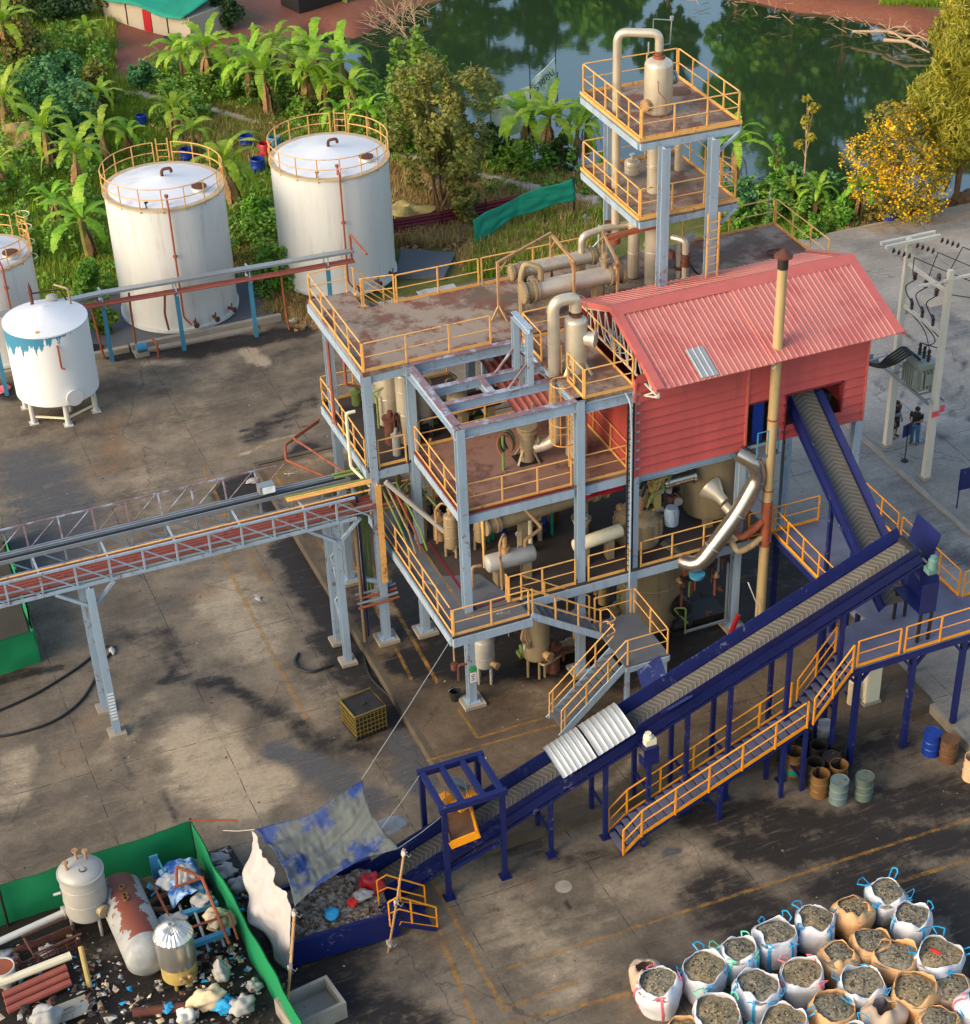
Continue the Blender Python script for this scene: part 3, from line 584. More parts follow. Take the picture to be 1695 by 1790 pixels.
# ------------------------------------------------------------------ main steel frame
F = thing('process_platform', 'open pale blue steel frame with red floor, stairs and yellow railings left of the shed', 'steel platform', (16.8, 45.3, S))
for x, y, zt in ((16.8, 45.3, L3), (16.8, 49.6, L3), (20.75, 45.3, L3), (20.75, 49.6, L3), (22.65, 45.3, L3 - .1), (26.6, 45.3, 7.75), (31.0, 45.3, 7.75), (22.65, 49.6, L3 - .1), (26.6, 49.6, L3 - .1), (31.0, 49.6, L3 - .1)):
    column(F, x, y, S + .1, zt)
# level 1
deck(F, [(15.85, 44.2), (18.5, 44.2), (18.5, 45.1), (27.8, 45.1), (27.8, 52.0), (15.85, 52.0)], L1, .1, 'deck_dark')
b = MB(); b.plate([(15.86, 44.21), (18.48, 44.21), (18.48, 45.0), (16.75, 45.12), (16.75, 51.9), (15.86, 51.9)], L1 + .002, L1 + .008); b.plate([(16.75, 45.12), (18.45, 45.12), (17.9, 47.0), (16.75, 47.4)], L1 + .002, L1 + .007); b.build('walkway', 'deck_grey', F)
b = MB()
strip(b, (16.72, 49.4), (16.72, 44.95), .1, L1 + .012); strip(b, (16.72, 44.95), (18.4, 45.05), .08, L1 + .012); b.build('line_marking', 'line_paint', F, False)
b = MB(); strip(b, (17.05, 49.4), (17.05, 45.2), .1, L1 + .012); strip(b, (17.2, 45.3), (18.3, 45.4), .08, L1 + .012); b.build('red_stripe', 'corr_maroon', F, False)
for p, q in (((15.85, 44.26), (15.85, 52)), ((15.85, 44.2), (18.55, 44.2)), ((18.5, 45.1), (27.8, 45.1)), ((27.8, 45.1), (27.8, 52))): edge(F, p, q, L1 + .04)
for x in (18.5, 20.7, 22.6, 24.5): beam(F, (x, 45.2, L1 - .11), (x, 51.9, L1 - .11), .16, .3)
rl(F, [(15.88, 51.9, L1), (15.88, 44.24, L1)]); rl(F, [(15.88, 44.24, L1), (18.5, 44.24, L1)])
rl(F, [(18.15, 45.15, L1), (20.55, 45.15, L1)]); rl(F, [(20.95, 45.13, L1), (22.45, 45.13, L1)]); rl(F, [(22.85, 45.13, L1), (26.4, 45.13, L1)]); rl(F, [(15.9, 51.9, L1), (18.6, 51.9, L1)])
rl(F, [(18.15, 45.15, L1), (18.15, 45.35, L1)], kick=False)
# level 2
deck(F, [(16.8, 45.4), (22.6, 45.4), (22.6, 49.6), (16.8, 49.6)], L2, .1, 'deck_red')
b = MB(); strip(b, (17.5, 48.9), (17.55, 46.2), .09, L2 + .006); strip(b, (17.4, 49.1), (19.6, 49.15), .07, L2 + .006); strip(b, (19.3, 47.9), (19.9, 47.95), .05, L2 + .006); b.build('line_marking', 'line_paint', F, False)
edge(F, (16.8, 45.45), (16.8, 49.45), L2 + .02); edge(F, (16.95, 45.4), (20.6, 45.4), L2 + .02); edge(F, (20.9, 45.4), (22.5, 45.4), L2 + .02); edge(F, (16.95, 49.6), (20.6, 49.6), L2 + .02)
b = MB(); b.box2((16.72, 45.5, L2 - .02), (16.75, 49.4, L2 + .05)); b.box2((17.0, 45.33, L2 - .02), (20.5, 45.36, L2 + .05)); b.build('toe_strip', 'corr_maroon', F)
rl(F, [(16.8, 49.4, L2), (16.8, 45.48, L2)]); rl(F, [(16.98, 45.43, L2), (20.56, 45.43, L2)]); rl(F, [(20.94, 45.43, L2), (22.5, 45.43, L2)]); rl(F, [(16.98, 49.6, L2), (20.5, 49.6, L2)]); rl(F, [(22.55, 45.5, L2), (22.55, 49.4, L2)]); rl(F, [(20.5, 49.58, L2), (20.5, 48.5, L2)], step=.6)
for x in (18.2, 19.5): beam(F, (x, 45.45, L2 - .11), (x, 49.55, L2 - .11), .14, .26)
# level 3: open beams
beam(F, (16.8, 45.49, L3), (16.8, 49.41, L3), .26, .36); beam(F, (16.63, 45.3, L3), (20.93, 45.3, L3), .26, .36); beam(F, (16.63, 49.6, L3), (20.93, 49.6, L3), .26, .36)
beam(F, (16.94, 47.89, L3 - .01), (20.6, 47.89, L3 - .01), .2, .3); beam(F, (16.94, 46.82, L3 - .01), (20.6, 46.82, L3 - .01), .2, .3); beam(F, (18.55, 46.93, L3 - .02), (18.55, 47.78, L3 - .02), .2, .3)
beam(F, (20.95, 45.3, L3 - .12), (22.6, 45.3, L3 - .12), .2, .36, top=False); beam(F, (20.75, 45.5, L3 - .12), (20.75, 49.45, L3 - .12), .2, .3, top=False); beam(F, (22.8, 45.42, 7.7), (26.45, 45.42, 7.7), .16, .3, top=False)
b = MB()
for y in (47.89, 46.82): b.ibeam((19.77, y, L3 + .005), (19.77, y, 12.75), .2, .2, .025)
b.ibeam((19.77, 46.72, 12.86), (19.77, 47.99, 12.86), .2, .2, .025); b.build('hoist_frame', 'steel_blue', F)
for y in (47.89, 46.82):
    b = MB(); b.bar((19.05, y, L3), (19.7, y, 11.75), .06); b.build('hoist_brace', 'steel_top', F)
    b = MB(); b.bar((20.45, y, L3), (19.84, y, 11.6), .06); b.build('hoist_brace', 'steel_top', F)
# vessel deck beside the shed
deck(F, [(20.66, 45.24), (22.62, 45.24), (22.62, 49.5), (20.66, 49.5)], L3, .1, 'deck_conc')
rl(F, [(20.9, 46.5, L3), (20.9, 45.28, L3)], step=1.2); rl(F, [(20.9, 45.28, L3), (22.6, 45.28, L3)]); rl(F, [(22.6, 45.28, L3), (22.6, 49.45, L3)]); rl(F, [(20.68, 49.45, L3), (20.68, 47.95, L3)], step=1.4)
rl(F, [(20.7, 49.5, L3), (22.4, 49.5, L3)]); rl(F, [(20.7, 47.0, L3 - .02), (20.95, 47.0, L3 - .02)], kick=False)
# caged ladder from the vessel deck to the red floor
LD_ = MB(); CG = MB(); lx, ly = 20.95, 46.3
for a in (-.2, .2): LD_.bar((lx, ly + a, L2), (lx, ly + a, L3 + 1.0), .05, .05)
k = L2 + .3
while k < L3 + .9: LD_.bar((lx, ly - .2, k), (lx, ly + .2, k), .03); k += .3
LDO = LD_.build('ladder', 'rail_yellow', F)
for z in (9.0, 9.7, 10.4, 11.1): CG.path([(lx - .02, ly - .3, z)] + [(lx - .36 - .36 * math.sin(t) * .9, ly - .36 * math.cos(t), z) for t in [R3(20 * q) for q in range(0, 10)]] + [(lx - .02, ly + .3, z)], .018, 5)
for t in (30, 65, 90, 115, 150): CG.bar((lx - .36 - .325 * math.sin(R3(t)), ly - .36 * math.cos(R3(t)), 9.0), (lx - .36 - .325 * math.sin(R3(t)), ly - .36 * math.cos(R3(t)), 11.1), .02)
CG.build('cage', 'rail_yellow', LDO)
# black cable ladder up the left shed column
b = MB()
for a in (22.28, 22.48): b.bar((a, 45.0, 4.3), (a, 45.0, 10.6), .05)
z = 4.5
while z < 10.6: b.bar((22.3, 45.0, z), (22.46, 45.0, z), .025); z += .22
b.build('cable_ladder', 'dark_metal', F)
b = MB(); b.path([(22.38, 44.93, 3.6), (22.38, 44.93, 9.6), (22.32, 44.9, 10.7), (22.3, 45.3, 10.9)], .035, 7, .2); b.build('downpipe', 'steel_blue', F)
# stairs on the near side: first flight to the right, landing, second flight back to the left
LZ = 2.55
stairs(F, (18.53, 44.22, L1), (21.05, 44.22, LZ), .92, (0, 1, 0), 9)
deck(F, [(21.05, 42.45), (22.6, 42.45), (22.6, 45.0), (21.05, 45.0)], LZ, .08, 'deck_grey', 'landing')
edge(F, (21.05, 42.45), (22.6, 42.45), LZ + .05, .18); edge(F, (22.6, 42.45), (22.6, 45.0), LZ + .05, .18)
stairs(F, (21.05, 42.48, LZ), (18.75, 42.48, S + .02), 1.0, (0, 1, 0), 11)
for x, y in ((21.15, 42.55), (22.5, 42.55), (22.5, 44.9)): column(F, x, y, S, LZ - .2, .14, base=False, name='stair_post')
b = MB()
for y in (44.24, 45.12):
    for h in (1.0, .52): b.path([(18.55, y, L1 + h), (21.0, y, LZ + h + .05)], .022, 6)
    for k in range(4): p = V((18.6, y, L1)).lerp(V((21.0, y, LZ + .05)), k / 3); b.bar(p, p + V((0, 0, 1.0)), .045)
for z in (LZ + .55, LZ + 1.05): b.path([(21.0, 44.24, z), (21.25, 44.24, z), (21.25, 43.6, z), (20.9, 43.5, z)], .022, 6, .1)
for y in (42.5, 43.46):
    for h in (1.0, .52): b.path([(21.1, y, LZ + h), (18.8, y, S + h + .05), (18.78, y, S + .05)] if h == 1.0 else [(21.1, y, LZ + h), (18.8, y, S + h + .05)], .022, 6)
    for k in range(1, 4): p = V((21.1, y, LZ)).lerp(V((18.8, y, S + .05)), k / 3 - .05); b.bar(p, p + V((0, 0, 1.0)), .045)
b.build('stair_railing', 'rail_yellow', F)
rl(F, [(21.1, 42.48, LZ), (22.57, 42.48, LZ), (22.57, 44.98, LZ)], kick=False); rl(F, [(22.5, 44.98, LZ), (21.1, 44.98, LZ)], kick=False)
# ------------------------------------------------------------------ long upper deck
U = thing('roof_deck', 'long stained concrete roof deck on pale blue columns with yellow railing round its edge', 'steel platform', (15.3, 49.6, S))
deck(U, [(15.3, 49.62), (20.4, 49.8), (32.4, 49.8), (32.4, 53.7), (16.8, 53.7), (16.8, 55.1), (15.3, 55.1)], L3, .16, 'deck_conc')
edge(U, (15.3, 49.75), (15.3, 55.05), L3); edge(U, (15.5, 49.72), (20.5, 49.75), L3); edge(U, (16.8, 53.7), (32.4, 53.7), L3); edge(U, (32.4, 49.9), (32.4, 53.6), L3)
for x, y in ((15.42, 49.75), (15.42, 53.6), (20.4, 53.6), (25.6, 53.75), (31.6, 53.5), (20.3, 51.6)): column(U, x, y, S + .1, L3 - .16)
for x in (18.0, 20.3, 23.0, 28.5): beam(U, (x, 49.95, L3 - .17), (x, 53.6, L3 - .17), .18, .32)
rl(U, [(15.33, 54.95, L3), (15.33, 49.66, L3)]); rl(U, [(15.33, 49.66, L3), (19.7, 49.72, L3)]); rl(U, [(17.9, 53.66, L3), (20.9, 53.66, L3)], step=1.5); rl(U, [(20.95, 53.66, L3), (24.8, 53.66, L3)], step=1.6); rl(U, [(28.6, 53.66, L3), (32.36, 53.66, L3)], step=1.8); rl(U, [(32.36, 53.66, L3), (32.36, 49.95, L3)], step=1.1)
rl(U, [(15.33, 54.95, L3), (16.7, 55.05, L3)], kick=False); rl(U, [(16.75, 53.9, L3), (17.9, 53.72, L3)], kick=False)
st = stairs(U, (16.8, 53.85, L3), (18.9, 53.85, L3 - 1.9), .9, (0, 1, 0), 9, 'deck_grey', 'rail_yellow')
b = MB()
for y in (53.88, 54.8):
    for h in (1.0, .5): b.path([(16.8, y, L3 + h), (18.9, y, L3 - 1.9 + h)], .022, 6)
    for k in range(3): p = V((16.85, y, L3)).lerp(V((18.85, y, L3 - 1.9)), k / 2); b.bar(p, p + V((0, 0, 1.0)), .045)
b.build('stair_railing', 'rail_yellow', U)
# lower deck under its left end
deck(U, [(15.25, 49.7), (20.0, 49.7), (20.0, 54.5), (15.25, 54.5)], 7.4, .12, 'deck_dark', 'lower_deck')
edge(U, (15.25, 49.8), (15.25, 54.4), 7.43); edge(U, (15.4, 49.7), (16.6, 49.7), 7.43); edge(U, (16.98, 49.75), (20.0, 49.75), 7.43)
rl(U, [(15.27, 54.4, 7.4), (15.27, 49.95, 7.4)]); rl(U, [(15.6, 49.72, 7.4), (16.6, 49.72, 7.4)]); rl(U, [(15.27, 54.45, 7.4), (19.9, 54.45, 7.4)])
# small red canopy between the decks
b = MB(); b.grid(lambda u, v: (20.0 + 2.0 * u, 48.7 + 3.3 * v, 8.9 + .5 * v + .03 * (1 if int(u * 24) % 3 == 0 else 0)), 24, 2)
tag(b.build('canopy_roof', 'red_roof', smooth=False), 'small red corrugated canopy seen between the open beams and the concrete deck', 'canopy')
# grey lean-to roof behind the deck
K = thing('lean_to_roof', 'grey corrugated lean-to roof behind the back railing of the concrete deck', 'roof', (21, 55, 9.0))
b = MB(); b.grid(lambda u, v: (18.9 + 5.6 * u, 53.95 + 2.0 * v, 10.62 - .75 * v + .025 * (int(u * 72) % 3 == 0)), 72, 1); b.build('sheet', 'roof_grey', K, False)
b = MB()
for x in (19.1, 21.7, 24.3): b.bar((x, 55.7, .4), (x, 55.7, 9.85), .12)
b.build('post', 'steel_blue', K)
b = MB(); b.grid(lambda u, v: (17.9 + 1.0 * u, 54.8 + .9 * v, 10.05 + .12 * mnoise.noise(V((u * 5, v * 5, 3)))), 8, 8); b.grid(lambda u, v: (19.1 + 1.4 * u, 54.6 + .5 * v, 10.5 + .1 * mnoise.noise(V((u * 6, v * 5, 9)))), 10, 5)
tag(b.build('crumpled_sheet', 'trash_white'), 'crumpled white plastic sheeting lying behind the back stair of the concrete deck', 'plastic sheet')
# ------------------------------------------------------------------ tower
T = thing('tower_platform', 'tall two storey steel tower with yellow railed platforms in front of the pond', 'tower', (26.5, 51.5, L3))
for x, y in ((25.62, 49.42), (27.38, 49.42), (25.62, 53.4), (27.38, 53.4)): column(T, x, y, L3, 16.72, .3)
for z, mt_ in ((14.3, 'deck_conc'), (16.95, 'deck_conc')):
    deck(T, [(24.92, 49.72), (28.48, 49.72), (28.48, 54.08), (24.92, 54.08)], z, .1, mt_)
    for p, q in (((24.92, 49.72), (28.48, 49.72)), ((28.48, 49.72), (28.48, 54.08)), ((24.92, 54.08), (28.48, 54.08)), ((24.92, 49.8), (24.92, 54.08))): edge(T, p, q, z + .02, .22)
    rl(T, [(24.95, 54.05, z), (24.95, 49.75, z)], step=.95); rl(T, [(24.95, 49.75, z), (28.45, 49.75, z)], step=1.2); rl(T, [(28.45, 49.75, z), (28.45, 54.05, z)], step=1.05); rl(T, [(24.95, 54.05, z), (28.45, 54.05, z)], step=1.3)
    b = MB(); b.box2((24.88, 49.66, z - .03), (28.52, 49.70, z + .07)); b.box2((24.86, 49.7, z - .03), (24.90, 54.1, z + .07)); b.build('toe_strip', 'rail_yellow', T)
    for p, q in (((28.4, 49.6, z - .25), (27.5, 49.55, z - .85)), ((28.4, 53.4, z - .25), (27.5, 53.4, z - .85)), ((25.0, 50.6, z - .28), (25.0, 53.0, z - .28))):
        b = MB(); b.bar(p, q, .08); b.build('brace', 'steel_blue', T)
b = MB()
b.lathe((27.9, 52.9, 16.955), [(.42, 0), (.4, .006)], 20); b.build('cover_plate', 'drum_rust', T)
b = MB()
for a in (27.12, 27.52): b.bar((a, 49.12, L3), (a, 49.12, 14.3), .05)
z = L3 + .3
while z < 14.3: b.bar((27.14, 49.12, z), (27.5, 49.12, z), .03); z += .3
lo = b.build('ladder', 'rail_yellow', T)
b = MB()
for a in (28.6, 28.95): b.bar((a, 51.6, 11.0), (a, 51.6, 15.4), .045)
z = L3 + .3
while z < 15.3: b.bar((28.6, 51.6, z), (28.95, 51.6, z), .028); z += .3
for z in (13.2, 13.8, 14.4, 15.0): b.path([(28.6, 51.6, z)] + [(28.78 + .34 * math.cos(R3(t)), 51.25 + .3 * math.sin(R3(t)), z) for t in range(150, 400, 30)] + [(28.95, 51.6, z)], .016, 5)
b.build('caged_ladder', 'rail_yellow', T)
# ------------------------------------------------------------------ red shed
H = thing('red_shed', 'red corrugated iron shed with a pitched roof raised on blue columns', 'shed', (26.8, 47.5, 7.7))
RY, RZ, EY, EZ, BY, BZ = 47.4, 12.68, 44.1, 11.42, 50.0, 11.7
RX0, RX1 = 22.8, 31.65
def slope(x0, x1, ya, za, yb, zb, sp=.2, lift=0.0):
    b = MB(); nrm = V((0, zb - za, -(yb - ya))).normalized(); nrm = -nrm if nrm.z < 0 else nrm
    A = lambda x, t, h: V((x, ya + (yb - ya) * t, za + (zb - za) * t)) + nrm * (h + lift)
    b.add([A(x0, 0, 0), A(x1, 0, 0), A(x1, 1, 0), A(x0, 1, 0), A(x0, 0, -.03), A(x1, 0, -.03), A(x1, 1, -.03), A(x0, 1, -.03)], [(0, 1, 2, 3), (7, 6, 5, 4), (0, 4, 5, 1), (1, 5, 6, 2), (2, 6, 7, 3), (3, 7, 4, 0)])
    x = x0 + .06
    while x < x1 - .06:
        b.add([A(x - .035, 0, .001), A(x - .015, 0, .022), A(x + .015, 0, .022), A(x + .035, 0, .001), A(x - .035, 1, .001), A(x - .015, 1, .022), A(x + .015, 1, .022), A(x + .035, 1, .001)], [(0, 1, 5, 4), (1, 2, 6, 5), (2, 3, 7, 6), (0, 3, 2, 1)]); x += sp
    return b
rf = slope(RX0, 26.95, EY, EZ, RY, RZ).build('roof', 'red_roof', H, False)
slope(26.9, RX1, EY, EZ, RY, RZ, lift=.03).build('roof', 'red_roof', H, False)
slope(RX0, RX1, BY, BZ, RY, RZ).build('roof', 'red_roof', H, False)
b = MB()
b.add([(RX0 - .02, RY - .38, RZ - .09), (RX1 + .02, RY - .38, RZ - .09), (RX1 + .02, RY, RZ + .075), (RX0 - .02, RY, RZ + .075), (RX1 + .02, RY + .38, RZ - .09), (RX0 - .02, RY + .38, RZ - .09)], [(0, 1, 2, 3), (3, 2, 4, 5)]); b.build('ridge_cap', 'red_trim', H, False)
for x in (RX0 - .02, RX1 + .02):
    b = MB(); sgn = 1 if x < 25 else -1
    for (ya, za), (yb, zb) in (((EY - .02, EZ), (RY, RZ)), ((BY + .02, BZ), (RY, RZ))):
        b.add([(x, ya, za + .06), (x, yb, zb + .06), (x + .3 * sgn, yb, zb + .06), (x + .3 * sgn, ya, za + .06), (x, ya, za - .14), (x, yb, zb - .14)], [(0, 1, 2, 3), (0, 4, 5, 1)])
    b.build('rake_trim', 'red_trim', H, False)
b = slope(24.35, 24.96, EY + .06, EZ + .02, EY + 1.18, EZ + .02 + 1.12 * .3818, sp=.2, lift=.045); sk = b.build('skylight', 'zinc_sheet', rf, False); sk['label'] = 'pale unpainted roof panel'
def clad(x0, x1, z0, z1, y=45.2, bh=.34, zb=7.8):
    """lapped horizontal boards"""
    b = MB(); k = math.floor((z0 - zb) / bh)
    while zb + k * bh < z1 - .01:
        a, c = zb + k * bh, zb + (k + 1) * bh; p, q = max(a, z0), min(c, z1); f = lambda z: y - .1 * (c - z) / bh
        b.add([(x0, f(p), p), (x1, f(p), p), (x1, f(q), q), (x0, f(q), q), (x0, y + .02, p), (x1, y + .02, p)], [(0, 1, 2, 3), (0, 4, 5, 1)]); k += 1
    return b
w1 = clad(22.62, 26.6, 7.8, 11.45).build('front_wall', 'red_wall', H, False)
b = clad(26.6, 31.05, 9.5, 11.45); 
for x0, x1, z0, z1 in ((27.5, 28.05, 7.8, 9.5), (30.2, 31.05, 7.8, 9.5), (28.05, 30.2, 7.8, 8.3)):
    c = clad(x0, x1, z0, z1); b.add(c.v, c.f)
b.build('front_wall', 'red_wall', H, False)
for p, q in (((22.55, 45.1, 7.75), (22.62, 45.3, 11.3)), ((26.56, 45.08, 7.8), (26.63, 45.22, 11.3)), ((31.05, 45.1, 7.75), (31.12, 45.3, 11.3))):
    b = MB(); b.box2(p, q); b.build('corner_trim', 'red_trim', H)
b = MB(); b.box2((22.6, 45.4, 7.8), (22.64, 49.7, 10.4)); b.box2((31.0, 45.3, 7.8), (31.05, 49.7, 11.4)); b.box2((22.64, 49.66, 7.8), (31.0, 49.7, 11.6)); b.build('side_wall', 'red_wall', H)
b = MB(); b.box2((22.7, 45.3, 7.74), (31.0, 49.6, 7.8)); b.build('floor', 'deck_dark', H)
b = MB()   # white lattice gable truss
x = RX0 + .12
b.bar((x, 44.2, EZ - .12), (x, RY, RZ - .15), .05); b.bar((x, 49.7, BZ - .12), (x, RY, RZ - .15), .05); b.bar((x, 44.2, EZ - .3), (x, 49.7, EZ - .3), .05); b.bar((x, 44.2, EZ - .1), (x, 44.2, EZ - .3), .05); b.bar((x, 44.2, EZ - .3), (x, 45.2, EZ - .75), .05); b.bar((x, 44.25, EZ - .1), (x, 45.2, EZ - .75), .04)
for k in range(9):
    y = 44.7 + k * .55; zt = EZ + (y - EY) * .38 - .15 if y < RY else RZ - (y - RY) * .38 - .15
    b.bar((x, y, EZ - .3), (x, y, zt), .035)
    y2 = y + .55; zt2 = EZ + (y2 - EY) * .38 - .15 if y2 < RY else RZ - (y2 - RY) * .38 - .15
    if k < 8: b.bar((x, y, EZ - .3), (x, y2, zt2), .035)
for t in range(0, 180, 22): b.bar((x, 47.3, EZ - .28), (x, 47.3 + .8 * math.cos(R3(t)), EZ - .28 + .75 * math.sin(R3(t))), .025)
b.build('gable_truss', 'white_paint', H)
b = MB(); b.box2((26.95, 45.3, 7.85), (27.35, 45.36, 9.4)); b.build('door', 'plastic_blue', H)
b = MB(); b.box2((26.62, 45.12, 9.42), (27.55, 45.28, 9.5)); b.box2((28.05, 45.1, 9.44), (30.2, 45.28, 9.52)); b.box2((30.16, 45.1, 8.3), (30.22, 45.28, 9.5)); b.box2((28.03, 45.1, 7.8), (28.08, 45.28, 9.5)); b.build('opening_frame', 'corr_maroon', H)
b = MB(); b.plate([(26.7, 44.55), (27.6, 44.55), (27.6, 45.12), (26.7, 45.12)], 7.68, 7.75); bl = b.build('balcony', 'deck_grey', H); rail([(26.72, 44.58, 7.75), (27.58, 44.58, 7.75)], .9, False, .02, .45).build('balcony_railing', 'tank_blue', H)
b = MB(); b.bar((28.3, 45.6, 8.75), (30.0, 45.6, 8.75), .3); b.tube((29.7, 45.55, 8.5), (29.7, 45.55, 9.0), .2, 12); b.bar((29.5, 45.5, 7.9), (29.5, 45.5, 9.4), .08); b.build('inner_machinery', 'dark_metal', H)
b = MB(); b.bar((27.0, 44.2, EZ - .2), (27.0, 45.2, EZ - .2), .06); b.bar((27.0, 44.3, EZ - .1), (27.0, 44.3, EZ - .32), .06); b.build('bracket', 'white_paint', H)
# red awning hanging over the first floor beside the shed
b = MB(); b.grid(lambda u, v: (20.95 + 1.55 * u, 46.2 - .5 * v, 7.45 - .45 * v + .05 * mnoise.noise(V((u * 4, v * 4, 1)))), 10, 6)
tag(b.build('awning', 'plastic_red'), 'sagging dark red awning hung under the red floor next to the shed', 'awning')
# ------------------------------------------------------------------ storage tanks
mt, n_, l_, b_ = newmat('tank_peel')     # white tank with the remains of a blue band flaking down from its top
sx_ = n_.new('ShaderNodeSeparateXYZ'); l_.new(ngeo(n_), sx_.inputs[0]); mp_ = n_.new('ShaderNodeMapping'); mp_.inputs['Scale'].default_value = (1, 1, .22); l_.new(ngeo(n_), mp_.inputs[0])
k_ = nmath(n_, l_, 'ADD', nmath(n_, l_, 'MULTIPLY', nmath(n_, l_, 'SUBTRACT', sx_.outputs[2], 3.98), 1.0), nmath(n_, l_, 'MULTIPLY', nmath(n_, l_, 'SUBTRACT', nnoise(n_, l_, mp_.outputs[0], 3.2, 6, .7), .52), 2.2))
k_ = nmath(n_, l_, 'ADD', k_, nmath(n_, l_, 'MULTIPLY', nmath(n_, l_, 'SUBTRACT', 9.1, sx_.outputs[0]), .35))
l_.new(nmix(n_, l_, nmath(n_, l_, 'GREATER_THAN', k_, .05), lin((222, 222, 220)), lin((58, 126, 158))), b_.inputs['Base Color']); b_.inputs['Roughness'].default_value = .55
def ringrail(b, c, r, z, a0, a1, h=.95, n=None):
    n = n or int((a1 - a0) / 9)
    P = lambda a, zz: V((c[0] + r * math.cos(R3(a)), c[1] + r * math.sin(R3(a)), zz))
    for hh in (h, h * .5): b.path([P(a0 + (a1 - a0) * k / n, z + hh) for k in range(n + 1)], .024, 5)
    k = a0
    while k <= a1 + 1: b.bar(P(k, z - .15), P(k, z + h), .045); k += (a1 - a0) / max(1, round((a1 - a0) / 22))
def bigtank(label, c, r, z0, z1, gap, pipe_a):
    t = thing('storage_tank', label, 'tank', (c[0], c[1], 0), 'white storage tanks behind the yard')
    b = MB(); b.lathe((c[0], c[1], 0), [(r + .06, z0 - .1), (r + .06, z0 + .06), (r, z0 + .06), (r, z0 + 1.5), (r + .004, z0 + 1.52), (r, z0 + 3.0), (r + .004, z0 + 3.02), (r, z1)], 64); b.build('shell', 'tank_white', t)
    b = MB(); b.lathe((c[0], c[1], 0), [(r - .002, z1 - .02), (r * .6, z1 + .2), (.25, z1 + .42), (.0, z1 + .47)], 64); rf = b.build('roof', 'tank_roof', t)
    b = MB(); b.lathe((c[0], c[1], 0), [(r + .005, z1 - .06), (r + .07, z1 - .06), (r + .07, z1 + .02), (r + .005, z1 + .02)], 64); b.build('rim', 'rim_tan', t)
    b = MB(); ringrail(b, c, r + .03, z1, gap[1], gap[0] + 360); b.build('railing', 'rail_yellow', t)
    b = MB(); P = lambda a, rr, z: V((c[0] + rr * math.cos(R3(a)), c[1] + rr * math.sin(R3(a)), z))
    q = P(-48, r * .72, z1 + .1); b.lathe(q, [(.3, 0), (.3, .18), (0, .19)], 20); b.build('hatch_neck', 'tank_white', rf)
    b = MB(); b.lathe(q + V((0, 0, .19)), [(.33, 0), (.33, .05), (0, .07)], 20); b.build('hatch', 'rust_dark', rf)
    b = MB(); b.path([(c[0], c[1], z1 + .4), (c[0], c[1], z1 + .75), (c[0] + .38, c[1] - .1, z1 + .8), (c[0] + .4, c[1] - .1, z1 + .6)], .07, 8, .15); b.build('vent', 'rust_dark', rf)
    b = MB(); a = pipe_a
    b.path([P(a, r * .86, z1 - .02), P(a, r * .86, z1 + .45), P(a, r + .16, z1 + .2), P(a, r + .16, z0 + .7), P(a + 6, r + .3, z0 + .35)], .045, 7, .15); b.lathe(P(a, r * .86, z1 + .42), [(.09, 0), (.09, .1)], 10); b.lathe(P(a, r + .16, z0 + 3.6), [(.1, 0), (.1, .08)], 10); b.build('fill_pipe', 'red_pipe', t)
    for da in (10, 30, 52): b = MB(); q = P(a + da, r, z0 + .35); b.tube(q, P(a + da, r + .32, z0 + .3), .07, 8); b.lathe(P(a + da, r + .32, z0 + .3), [(.13, -.03), (.13, .03)], 10, axis=P(a + da, 1, 0) - P(a + da, 0, 0)); b.tube(P(a + da, r + .2, z0 + .3), P(a + da, r + .2, z0 + .6), .03, 6); b.build('valve', 'rust_dark', t)
    b = MB(); q = P(a - 22, r * .93, z1); b.bar(q, q + V((0, 0, .3)), .05); b.bar(q + V((-.05, 0, .27)), q + V((.1, 0, .27)), .07); b.build('gauge', 'dark_metal', t)
    b = MB(); k = gap[0] + 2
    for a in (gap[0] + 4, gap[1] - 4): b.bar(P(a, r + .3, z0 + .3), P(a, r + .3, z1 + 1.0), .05)
    z = z0 + .5
    while z < z1 + .9: b.bar(P(gap[0] + 4, r + .3, z), P(gap[1] - 4, r + .3, z), .03); z += .3
    lo = b.build('ladder', 'rail_yellow', t)
    return t
bigtank('large white tank in the middle, rusty hatch on its roof, gravel at its foot', (15.57, 77.45), 2.57, .3, 6.05, (66, 84), -100)
bigtank('large white tank on the right, nearest the pond and the concrete deck', (23.23, 77.75), 2.66, .3, 5.95, (52, 70), -99)
t = bigtank('low white tank cut by the left edge of the photo', (7.6, 77.0), 1.86, .2, 4.62, (20, 42), -80)
b = MB()
for z in (3.6, 4.3, 5.0, 5.6): b.path([(7.6 + 2.2 * math.cos(R3(31)) + .35 * math.cos(R3(tt)), 77.0 + 2.2 * math.sin(R3(31)) + .35 * math.sin(R3(tt)), z) for tt in range(-90, 160, 25)], .018, 5)
b.build('ladder_cage', 'cream', t)
b = MB(); b.lathe((8.5, 76.3, 4.72), [(.42, 0), (.4, .12), (0, .14)], 18); b.build('roof_hatch', 'rail_yellow', t)
t = thing('legged_tank', 'white tank on short legs with flaking blue paint under its grey roof', 'tank', (8.76, 70.95, 0))
c = (8.76, 70.95)
b = MB(); b.lathe((*c, 0), [(1.3, .92), (1.67, 1.0), (1.67, 4.18)], 56); b.build('shell', 'tank_peel', t)
b = MB(); b.lathe((*c, 0), [(1.69, 4.14), (1.69, 4.2), (.9, 4.45), (.05, 4.72), (0, 4.72)], 40); rf = b.build('roof', 'tank_roof', t)
